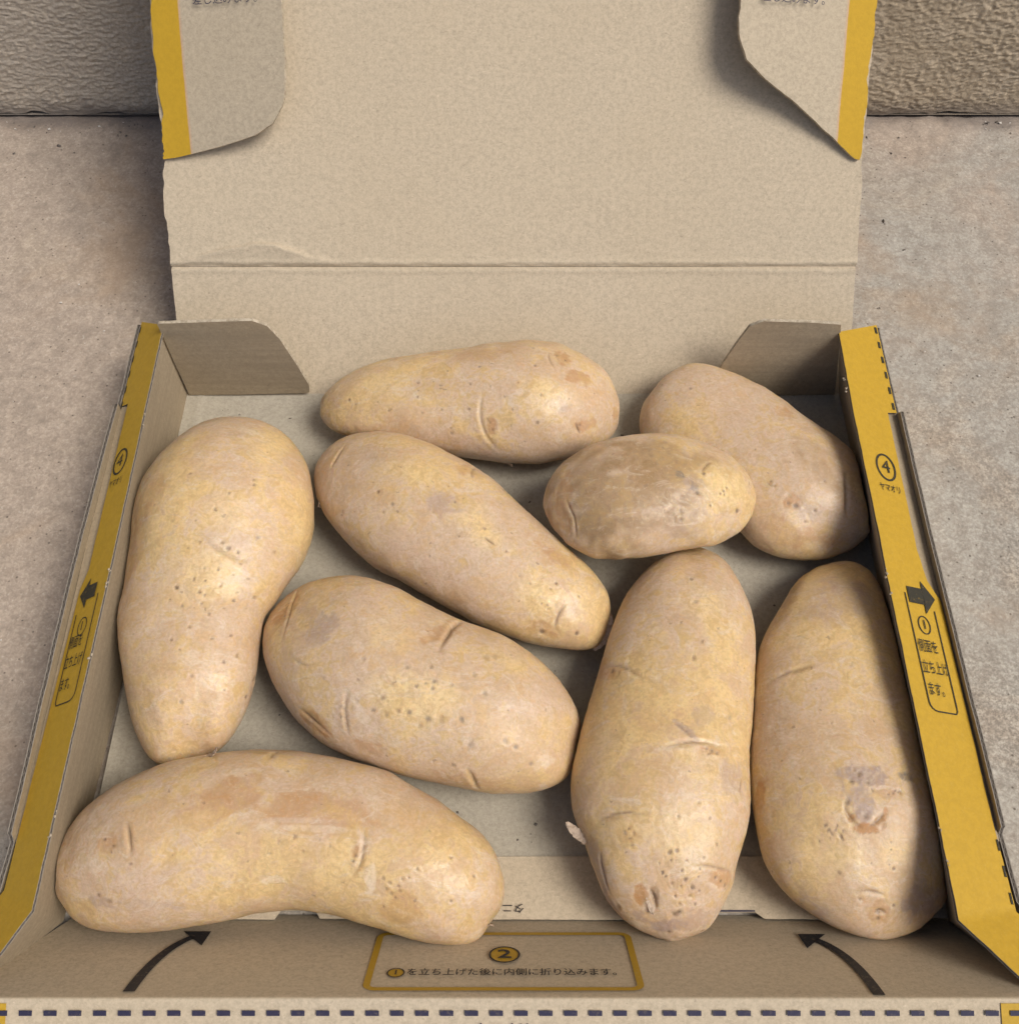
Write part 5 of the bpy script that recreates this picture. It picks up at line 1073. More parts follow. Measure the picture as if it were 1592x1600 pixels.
7: "-1607 775 194 -1607 775 194 -1607 775 194 -1607 775 194 -1607 775 194 -1607 775 194 -1607 775 194 -1607 775 194 -1607 775 194 -1607 775 194 -1607 775 194 -1607 775 194 -1607 775 194 -1607 775 194 -1607 775 194 -1607 775 194 -1607 775 194 -1607 775 194 -1605 839 212 -1603 835 229 -1601 824 244 -1600 808 255 -1599 787 261 -1599 765 261 -1600 745 255 -1601 729 244 -1603 719 229 -1605 716 212 -1607 719 196 -1608 730 181 -1610 746 170 -1610 766 164 -1610 787 164 -1610 807 170 -1608 824 181 -1607 835 196 -1603 885 225 -1600 879 254 -1597 861 279 -1594 833 298 -1593 798 307 -1593 761 307 -1594 727 298 -1586 700 279 -1577 683 254 -1575 677 225 -1577 683 197 -1580 701 172 -1590 728 153 -1603 761 143 -1613 798 143 -1612 832 153 -1609 861 172 -1606 879 197 -1602 928 237 -1597 919 275 -1593 895 309 -1590 856 335 -1587 810 348 -1580 760 348 -1564 713 335 -1547 677 309 -1543 653 275 -1543 644 237 -1545 653 198 -1548 678 164 -1552 716 139 -1571 760 125 -1587 809 125 -1595 856 139 -1598 894 164 -1602 919 198 -1577 969 247 -1575 959 294 -1567 927 336 -1555 880 368 -1546 823 384 -1538 761 384 -1517 704 368 -1499 660 336 -1496 629 294 -1499 617 247 -1502 627 199 -1503 659 157 -1509 706 126 -1527 762 109 -1549 822 109 -1557 880 126 -1564 927 157 -1573 958 199 -1541 1009 256 -1538 996 312 -1530 961 361 -1514 906 397 -1497 839 417 -1486 767 417 -1458 701 397 -1439 649 361 -1438 612 312 -1442 597 256 -1445 609 200 -1449 646 151 -1453 703 114 -1473 768 95 -1502 838 95 -1512 905 114 -1528 960 151 -1538 996 200 -1490 1049 264 -1487 1035 327 -1478 996 383 -1462 934 424 -1438 858 446 -1422 778 446 -1393 704 424 -1372 644 383 -1374 601 327 -1371 587 264 -1374 600 201 -1385 640 145 -1390 705 104 -1411 779 82 -1442 858 82 -1458 933 104 -1478 995 145 -1487 1035 201 -1429 1088 271 -1425 1073 340 -1414 1030 401 -1397 964 447 -1374 881 471 -1349 793 471 -1321 711 447 -1300 646 401 -1297 599 340 -1291 584 271 -1295 599 201 -1309 642 140 -1322 711 95 -1342 793 71 -1373 880 71 -1397 963 95 -1415 1030 140 -1425 1073 201 -1353 1126 276 -1349 1110 351 -1337 1064 416 -1320 993 465 -1299 906 490 -1271 811 490 -1245 723 465 -1225 651 416 -1218 602 351 -1211 587 276 -1215 603 202 -1229 650 137 -1248 722 88 -1267 811 62 -1296 904 62 -1322 993 88 -1338 1065 137 -1349 1111 202 -1267 1160 280 -1263 1143 358 -1251 1095 426 -1234 1021 476 -1213 929 503 -1189 831 503 -1165 738 476 -1147 662 426 -1134 613 358 -1131 595 280 -1135 612 202 -1146 662 134 -1167 737 83 -1187 830 56 -1214 929 56 -1235 1021 83 -1251 1095 134 -1263 1144 202 -1169 1189 282 -1165 1171 361 -1155 1121 430 -1139 1044 482 -1121 950 509 -1103 850 509 -1082 754 482 -1066 676 430 -1055 625 361 -1051 607 282 -1055 625 202 -1065 676 133 -1081 753 81 -1101 849 54 -1122 951 54 -1139 1044 81 -1155 1121 133 -1166 1171 202 -1060 1211 281 -1057 1193 360 -1049 1141 430 -1037 1062 481 -1022 967 509 -1009 866 509 -997 770 481 -985 691 430 -976 640 360 -974 621 281 -976 640 202 -984 690 133 -995 769 81 -1010 865 54 -1023 967 54 -1037 1062 81 -1049 1141 133 -1057 1193 202 -940 1222 280 -940 1205 357 -936 1154 426 -930 1074 476 -922 978 503 -914 877 503 -909 782 476 -903 704 426 -899 654 357 -896 640 280 -897 659 202 -901 708 134 -907 783 83 -915 877 56 -922 978 56 -929 1075 83 -935 1152 134 -939 1203 202 -814 1219 277 -814 1200 353 -815 1150 419 -816 1073 469 -818 980 495 -820 882 495 -821 789 469 -821 715 419 -822 666 353 -823 648 277 -823 666 202 -822 715 136 -822 791 86 -819 881 60 -817 980 60 -816 1073 86 -815 1151 136 -814 1201 202 -688 1199 275 -690 1182 348 -696 1134 413 -704 1061 461 -714 972 486 -724 877 486 -734 788 461 -743 717 413 -748 670 348 -750 654 275 -750 672 202 -743 716 137 -733 787 89 -722 877 64 -713 972 64 -703 1062 89 -694 1136 137 -689 1183 202 -566 1172 273 -569 1157 344 -579 1111 407 -593 1041 454 -611 956 478 -632 863 478 -648 778 454 -662 707 407 -674 663 344 -677 647 273 -675 664 202 -663 708 139 -645 776 92 -629 863 68 -613 954 68 -594 1040 92 -576 1113 139 -569 1157 202 -447 1139 271 -452 1124 340 -465 1080 401 -488 1012 446 -517 927 471 -544 841 471 -565 760 446 -585 692 401 -601 650 340 -609 639 271 -602 651 201 -586 693 140 -566 760 95 -539 841 71 -514 928 71 -491 1009 95 -472 1075 140 -454 1121 201 -352 1087 268 -357 1073 336 -373 1033 395 -397 971 439 -428 895 462 -454 814 462 -488 737 439 -509 672 395 -529 633 336 -534 618 268 -527 632 201 -511 673 142 -489 737 98 -455 813 75 -420 895 75 -397 971 98 -372 1034 142 -356 1074 201 -259 1037 265 -266 1024 330 -284 986 387 -314 928 429 -344 858 451 -379 782 451 -417 711 429 -438 650 387 -462 614 330 -468 600 265 -463 614 201 -440 650 144 -417 710 102 -380 781 80 -341 857 80 -304 929 102 -285 986 144 -267 1023 201 -184 981 261 -191 969 322 -209 935 376 -234 883 415 -268 818 437 -310 748 437 -354 684 415 -374 627 376 -397 594 322 -406 583 261 -398 594 200 -374 627 147 -350 683 107 -314 748 86 -270 817 86 -230 882 107 -200 936 147 -188 969 200 -113 924 256 -121 913 312 -138 883 361 -169 835 397 -209 777 417 -250 715 417 -294 659 397 -313 607 361 -334 577 312 -343 567 256 -335 577 200 -311 606 151 -288 657 114 -256 716 95 -209 776 95 -172 834 114 -138 882 151 -117 913 200 -65 865 249 -72 855 298 -92 829 342 -123 788 375 -158 737 392 -199 685 392 -239 636 375 -257 591 342 -275 564 298 -283 555 249 -275 564 199 -253 589 156 -233 634 123 -206 686 106 -160 737 106 -122 787 123 -94 828 156 -73 855 199 -38 806 240 -44 798 282 -61 776 319 -86 743 347 -119 702 361 -159 659 361 -191 619 347 -208 582 319 -219 558 282 -227 551 240 -220 558 198 -202 580 161 -186 617 134 -161 660 119 -124 702 119 -87 743 134 -60 776 161 -44 798 198 -22 752 231 -27 746 264 -41 729 293 -64 703 315 -93 672 327 -126 639 327 -150 607 315 -164 579 293 -171 559 264 -174 552 231 -169 558 197 -159 577 168 -146 606 146 -125 639 135 -98 673 135 -66 703 146 -42 729 168 -27 746 197 -23 707 221 -27 702 245 -37 690 266 -55 672 282 -77 649 290 -100 626 290 -116 602 282 -127 582 266 -132 567 245 -133 562 221 -130 567 196 -124 580 175 -114 601 159 -98 625 151 -81 650 151 -58 672 159 -39 690 175 -27 702 196 -38 667 209 -40 664 223 -47 657 236 -58 647 245 -71 634 250 -81 619 250 -90 605 245 -97 594 236 -102 586 223 -103 583 209 -101 586 195 -96 593 183 -89 605 174 -80 619 169 -71 634 169 -59 647 174 -48 658 183 -41 664 195 -71 623 194 -71 623 194 -71 623 194 -71 623 194 -71 623 194 -71 623 194 -71 623 194 -71 623 194 -71 623 194 -71 623 194 -71 623 194 -71 623 194 -71 623 194 -71 623 194 -71 623 194 -71 623 194 -71 623 194 -71 623 194",
8: "809 2143 186 809 2143 186 809 2143 186 809 2143 186 809 2143 186 809 2143 186 809 2143 186 809 2143 186 809 2143 186 809 2143 186 809 2143 186 809 2143 186 809 2143 186 809 2143 186 809 2143 186 809 2143 186 809 2143 186 809 2143 186 843 2135 195 841 2135 203 835 2136 211 826 2137 216 814 2137 219 802 2138 219 790 2139 216 781 2140 211 775 2142 203 773 2143 195 775 2142 187 781 2140 180 790 2139 175 802 2138 172 814 2137 172 825 2136 175 835 2136 180 841 2135 187 869 2118 202 865 2118 217 854 2118 229 837 2119 239 816 2120 244 794 2121 244 774 2123 239 758 2129 229 748 2133 217 744 2134 202 748 2133 188 758 2130 175 774 2124 166 794 2121 161 816 2119 161 836 2118 166 854 2118 175 865 2118 188 898 2089 211 893 2090 232 875 2090 252 849 2091 266 817 2091 273 784 2094 273 754 2099 266 730 2108 252 714 2114 232 708 2116 211 714 2114 189 730 2109 170 754 2101 155 784 2092 148 817 2090 148 848 2089 155 875 2089 170 892 2089 189 929 2038 220 921 2040 251 898 2045 278 863 2051 298 818 2052 309 771 2055 309 729 2067 298 695 2079 278 672 2086 251 664 2089 220 672 2087 190 695 2080 163 729 2069 143 771 2054 132 817 2050 132 862 2048 143 898 2045 163 921 2040 190 955 1971 231 946 1974 270 917 1983 305 873 1996 331 815 2002 345 755 2008 345 701 2026 331 656 2043 305 626 2050 270 615 2050 231 626 2048 191 655 2043 156 701 2029 130 755 2008 116 814 1998 116 872 1994 130 917 1982 156 945 1974 191 976 1899 240 964 1902 288 929 1911 330 876 1928 362 809 1942 378 736 1950 378 671 1976 362 616 1993 330 580 1998 288 568 1999 240 580 1996 192 615 1989 149 670 1978 118 736 1953 101 807 1938 101 875 1927 118 928 1910 149 964 1902 192 990 1821 248 976 1824 303 935 1834 352 873 1852 388 798 1874 407 714 1885 407 640 1917 388 577 1932 352 536 1938 303 522 1941 248 536 1937 192 576 1927 144 638 1915 108 715 1889 88 796 1869 88 873 1850 108 934 1833 144 975 1824 192 992 1735 254 977 1740 315 932 1752 368 863 1770 408 782 1798 429 691 1813 429 608 1848 408 540 1861 368 495 1872 315 480 1875 254 495 1871 193 539 1859 140 607 1842 100 691 1818 79 780 1793 79 863 1768 100 932 1751 140 976 1739 193 983 1644 258 966 1649 323 921 1665 380 848 1685 422 762 1715 445 666 1736 445 577 1768 422 505 1785 380 458 1797 323 442 1800 258 458 1795 193 505 1782 137 577 1762 94 665 1740 72 760 1711 72 848 1684 94 920 1663 137 966 1649 193 969 1554 261 952 1559 329 903 1573 388 829 1597 432 738 1627 456 639 1653 456 547 1681 432 472 1701 388 423 1714 329 406 1718 261 423 1712 194 472 1699 134 546 1677 90 638 1653 67 737 1624 67 829 1595 90 903 1573 134 952 1559 194 949 1461 263 932 1467 333 884 1483 394 807 1506 439 713 1535 463 611 1564 463 516 1590 439 439 1610 394 390 1622 333 374 1625 263 391 1621 194 441 1606 133 516 1586 88 610 1561 64 712 1532 64 806 1504 88 881 1481 133 931 1466 194 931 1372 265 914 1377 336 861 1391 399 784 1413 445 688 1440 470 584 1471 470 487 1494 445 409 1512 399 359 1525 336 342 1529 265 360 1525 194 410 1511 132 489 1490 85 583 1465 61 687 1438 61 783 1412 85 862 1391 132 913 1377 194 914 1284 267 896 1288 340 844 1301 403 763 1321 451 665 1346 476 558 1372 476 459 1394 451 380 1412 403 326 1426 340 308 1430 267 326 1426 194 378 1414 131 459 1394 83 558 1370 58 663 1345 58 761 1321 83 841 1301 131 895 1288 194 897 1200 269 880 1203 343 827 1214 408 746 1231 456 644 1252 482 535 1274 482 433 1294 456 350 1312 408 295 1323 343 276 1326 269 295 1323 195 348 1311 129 430 1293 81 532 1271 55 644 1254 55 747 1229 81 827 1215 129 880 1204 195 889 1120 270 870 1123 345 814 1131 411 730 1144 460 628 1159 486 515 1176 486 410 1193 460 325 1206 411 269 1215 345 248 1217 270 266 1214 195 317 1202 129 405 1188 80 518 1179 53 628 1165 53 733 1142 80 819 1128 129 871 1123 195 882 1044 269 861 1047 344 806 1052 410 722 1059 459 617 1067 485 504 1080 485 394 1087 459 305 1095 410 246 1100 344 226 1101 269 247 1099 195 304 1092 129 402 1094 80 502 1077 54 617 1078 54 723 1052 80 807 1050 129 865 1043 195 871 975 267 852 975 340 797 978 404 712 981 452 609 987 477 500 987 477 401 996 452 311 991 404 250 989 340 230 988 267 253 991 194 317 998 130 400 995 83 498 983 57 610 995 57 712 978 83 796 978 130 851 976 194 853 914 263 835 914 332 783 911 392 705 906 437 606 911 461 505 906 461 404 893 437 332 900 392 281 898 332 263 897 263 282 899 194 331 899 133 403 891 88 503 900 65 607 917 65 703 912 88 784 906 133 835 913 194 832 856 256 815 854 319 769 848 375 699 832 416 607 840 438 516 832 438 424 806 416 351 798 375 308 801 319 293 800 256 308 800 193 350 797 138 423 804 97 515 828 75 608 844 75 695 849 97 771 838 138 816 852 193 810 797 248 795 795 304 755 784 353 691 775 390 612 775 409 531 765 409 453 739 390 387 718 353 344 709 304 330 707 248 344 708 192 386 716 143 452 735 107 532 766 88 612 779 88 688 789 107 754 783 143 796 790 192 787 737 239 775 735 287 740 726 329 684 724 360 618 719 377 550 705 377 486 689 360 431 663 329 394 648 287 381 643 239 394 647 192 430 661 150 486 685 118 551 709 102 619 722 102 683 735 118 737 734 150 775 733 192 761 692 230 751 690 269 722 685 304 677 683 330 625 672 343 570 656 343 519 643 330 476 627 304 447 611 269 437 605 230 447 610 191 476 624 156 519 643 130 571 660 117 625 674 117 677 689 130 720 694 156 750 693 191 736 655 221 728 653 251 706 650 279 672 646 299 631 634 309 589 620 309 549 608 299 517 598 279 496 589 251 488 586 221 496 589 190 517 598 163 550 611 142 589 622 132 632 636 132 672 649 142 705 657 163 728 657 190 710 625 211 705 623 234 689 621 253 665 614 268 635 605 276 604 595 276 575 585 268 552 579 253 537 575 234 532 574 211 537 576 189 552 581 169 576 587 154 605 596 147 636 607 147 665 616 154 689 623 169 704 626 189 679 601 201 676 599 215 667 597 226 653 592 235 635 587 240 617 581 240 599 575 235 585 571 226 576 568 215 573 568 201 576 569 188 585 572 176 599 576 167 617 582 163 635 588 163 653 593 167 667 597 176 676 600 188 628 579 186 628 579 186 628 579 186 628 579 186 628 579 186 628 579 186 628 579 186 628 579 186 628 579 186 628 579 186 628 579 186 628 579 186 628 579 186 628 579 186 628 579 186 628 579 186 628 579 186 628 579 186",
9: "1382 2070 176 1382 2070 176 1382 2070 176 1382 2070 176 1382 2070 176 1382 2070 176 1382 2070 176 1382 2070 176 1382 2070 176 1382 2070 176 1382 2070 176 1382 2070 176 1382 2070 176 1382 2070 176 1382 2070 176 1382 2070 176 1382 2070 176 1382 2070 176 1432 2073 186 1429 2073 195 1420 2072 203 1407 2071 209 1391 2068 212 1373 2066 212 1357 2063 209 1344 2061 203 1336 2061 195 1333 2062 186 1336 2061 177 1344 2061 169 1357 2060 163 1373 2062 160 1390 2064 160 1406 2067 163 1419 2069 169 1428 2072 177 1466 2064 193 1461 2064 208 1446 2063 221 1424 2059 231 1396 2054 236 1367 2050 236 1340 2045 231 1319 2046 221 1305 2047 208 1300 2048 193 1304 2047 177 1318 2046 164 1340 2044 154 1366 2043 149 1394 2048 149 1422 2052 154 1445 2058 164 1460 2062 177 1499 2037 199 1493 2038 221 1472 2039 240 1440 2037 254 1401 2030 261 1360 2023 261 1322 2017 254 1292 2020 240 1272 2023 221 1265 2025 199 1272 2024 178 1291 2021 159 1322 2018 145 1358 2015 138 1399 2020 138 1437 2027 145 1470 2035 159 1492 2036 178 1532 1988 207 1523 1990 235 1499 1998 260 1457 1999 278 1406 1995 288 1351 1987 288 1302 1983 278 1262 1987 260 1236 1993 235 1227 1996 207 1236 1995 179 1262 1991 154 1301 1984 136 1350 1978 126 1402 1982 126 1453 1990 136 1496 1994 154 1523 1993 179 1555 1911 214 1545 1915 249 1517 1929 280 1471 1947 302 1408 1949 314 1341 1941 314 1280 1941 302 1231 1951 280 1199 1957 249 1188 1956 214 1199 1954 179 1230 1952 149 1279 1944 126 1339 1933 114 1403 1932 114 1467 1940 126 1518 1935 149 1547 1920 179 1555 1829 221 1543 1832 262 1526 1847 297 1476 1875 324 1406 1891 338 1327 1886 338 1257 1889 324 1200 1905 297 1163 1905 262 1151 1903 221 1163 1900 180 1200 1898 144 1256 1894 118 1326 1878 104 1400 1873 104 1474 1877 118 1530 1859 144 1560 1834 180 1553 1754 227 1539 1756 273 1527 1764 313 1476 1794 343 1400 1824 359 1312 1822 359 1233 1831 343 1169 1845 313 1128 1844 273 1115 1843 227 1129 1841 181 1170 1834 140 1232 1830 110 1310 1817 94 1394 1805 94 1478 1806 110 1534 1771 140 1567 1755 181 1552 1677 232 1536 1680 282 1523 1688 326 1468 1705 359 1391 1749 377 1295 1750 377 1208 1765 359 1139 1773 326 1095 1777 282 1078 1783 232 1093 1782 181 1139 1770 137 1209 1755 104 1293 1748 86 1385 1731 86 1474 1723 104 1535 1688 137 1567 1680 181 1550 1599 236 1534 1600 290 1519 1607 338 1460 1621 373 1378 1665 392 1276 1671 392 1184 1691 373 1111 1695 338 1060 1712 290 1040 1720 236 1056 1718 182 1106 1706 134 1184 1683 99 1274 1668 80 1372 1650 80 1465 1634 99 1535 1608 134 1567 1600 182 1549 1518 239 1532 1521 297 1517 1527 347 1453 1539 384 1363 1575 404 1257 1586 404 1159 1606 384 1080 1620 347 1024 1638 297 1005 1641 239 1023 1637 182 1075 1626 132 1155 1609 94 1256 1581 74 1358 1564 74 1454 1541 94 1532 1526 132 1567 1521 182 1548 1435 242 1530 1438 302 1514 1447 355 1444 1456 394 1346 1480 415 1238 1498 415 1137 1513 394 1048 1538 355 993 1547 302 977 1546 242 997 1541 182 1051 1531 129 1131 1519 90 1235 1500 69 1345 1477 69 1445 1456 90 1532 1445 129 1567 1438 182 1548 1352 245 1529 1356 308 1512 1365 363 1442 1375 404 1331 1385 426 1220 1407 426 1112 1426 404 1023 1438 363 974 1440 308 958 1440 245 979 1437 183 1034 1429 127 1119 1418 87 1219 1405 65 1332 1389 65 1440 1374 87 1532 1362 127 1567 1354 183 1547 1272 248 1527 1274 313 1509 1282 371 1441 1292 413 1323 1299 436 1206 1314 436 1092 1326 413 1010 1329 371 956 1334 313 938 1336 248 958 1335 183 1016 1330 126 1103 1321 83 1210 1311 60 1324 1299 60 1434 1288 83 1526 1279 126 1567 1273 183 1546 1201 251 1525 1201 318 1507 1204 377 1438 1208 421 1323 1213 445 1196 1217 445 1087 1220 421 996 1224 377 938 1227 318 917 1228 251 936 1228 183 993 1225 124 1084 1222 80 1196 1216 56 1318 1209 56 1437 1205 80 1518 1207 124 1566 1202 183 1545 1142 252 1524 1140 321 1506 1137 382 1433 1133 427 1315 1129 451 1194 1119 451 1079 1117 427 984 1114 382 922 1111 321 901 1111 252 923 1112 183 983 1113 123 1072 1113 78 1182 1106 54 1320 1125 54 1443 1123 78 1533 1136 123 1566 1144 183 1545 1094 252 1524 1090 322 1506 1081 382 1435 1067 428 1334 1039 452 1204 1029 452 1074 996 428 980 990 382 922 984 322 900 981 252 918 982 183 974 984 122 1066 989 77 1194 1010 53 1328 1046 53 1445 1062 77 1548 1068 122 1566 1089 183 1546 1057 250 1525 1053 318 1507 1034 377 1456 1000 421 1349 960 445 1224 944 445 1109 896 421 1004 855 377 939 835 318 917 830 250 936 832 183 996 846 124 1097 879 80 1220 927 56 1342 976 56 1450 1010 80 1555 1014 124 1566 1044 183 1547 1014 246 1528 1008 310 1511 981 365 1472 936 407 1365 899 429 1255 871 429 1156 812 407 1069 763 365 1008 729 310 985 716 246 1004 724 183 1061 751 127 1150 798 85 1255 854 63 1361 914 63 1457 957 85 1557 961 127 1567 998 183 1549 963 240 1532 955 297 1516 925 348 1487 874 385 1387 843 405 1294 809 405 1212 743 385 1142 694 348 1094 659 297 1076 646 240 1092 654 182 1139 685 131 1211 733 94 1297 792 74 1385 860 74 1467 906 94 1553 914 131 1567 946 182 1552 907 232 1536 899 282 1523 867 326 1497 821 359 1413 794 376 1337 757 376 1273 697 359 1218 644 326 1181 611 282 1168 598 232 1180 608 181 1217 638 137 1273 685 104 1341 745 87 1411 813 87 1477 858 104 1546 871 137 1567 890 181 1554 845 223 1541 837 265 1530 809 303 1507 777 330 1440 752 345 1380 717 345 1330 668 330 1289 619 303 1261 586 265 1251 573 223 1261 582 180 1290 610 143 1333 656 115 1384 714 101 1437 772 101 1490 811 115 1543 827 143 1567 837 180 1557 796 214 1547 788 249 1537 766 279 1514 743 301 1466 717 313 1420 685 313 1382 648 301 1352 610 279 1333 582 249 1326 570 214 1334 577 179 1354 602 149 1385 643 126 1422 691 114 1462 736 114 1502 770 126 1541 788 149 1568 794 179 1560 754 205 1552 746 232 1544 731 256 1523 713 273 1488 690 283 1455 664 283 1426 636 273 1403 610 256 1389 589 232 1385 582 205 1390 588 179 1405 607 155 1428 638 137 1455 673 128 1485 707 128 1515 733 137 1543 748 155 1564 755 179 1562 717 197 1556 711 217 1549 701 234 1529 686 246 1504 671 253 1480 651 253 1459 632 246 1442 614 234 1432 602 217 1428 599 197 1432 604 178 1443 617 161 1459 636 148 1479 660 141 1502 682 141 1524 701 148 1544 712 161 1559 718 178 1548 687 189 1546 683 200 1538 677 210 1526 668 218 1512 659 222 1497 647 222 1484 635 218 1473 627 210 1466 620 200 1464 618 189 1467 621 177 1473 628 167 1483 640 159 1496 653 155 1510 665 155 1524 676 159 1536 684 167 1544 687 177 1508 653 176 1508 653 176 1508 653 176 1508 653 176 1508 653 176 1508 653 176 1508 653 176 1508 653 176 1508 653 176 1508 653 176 1508 653 176 1508 653 176 1508 653 176 1508 653 176 1508 653 176 1508 653 176 1508 653 176 1508 653 176",
}
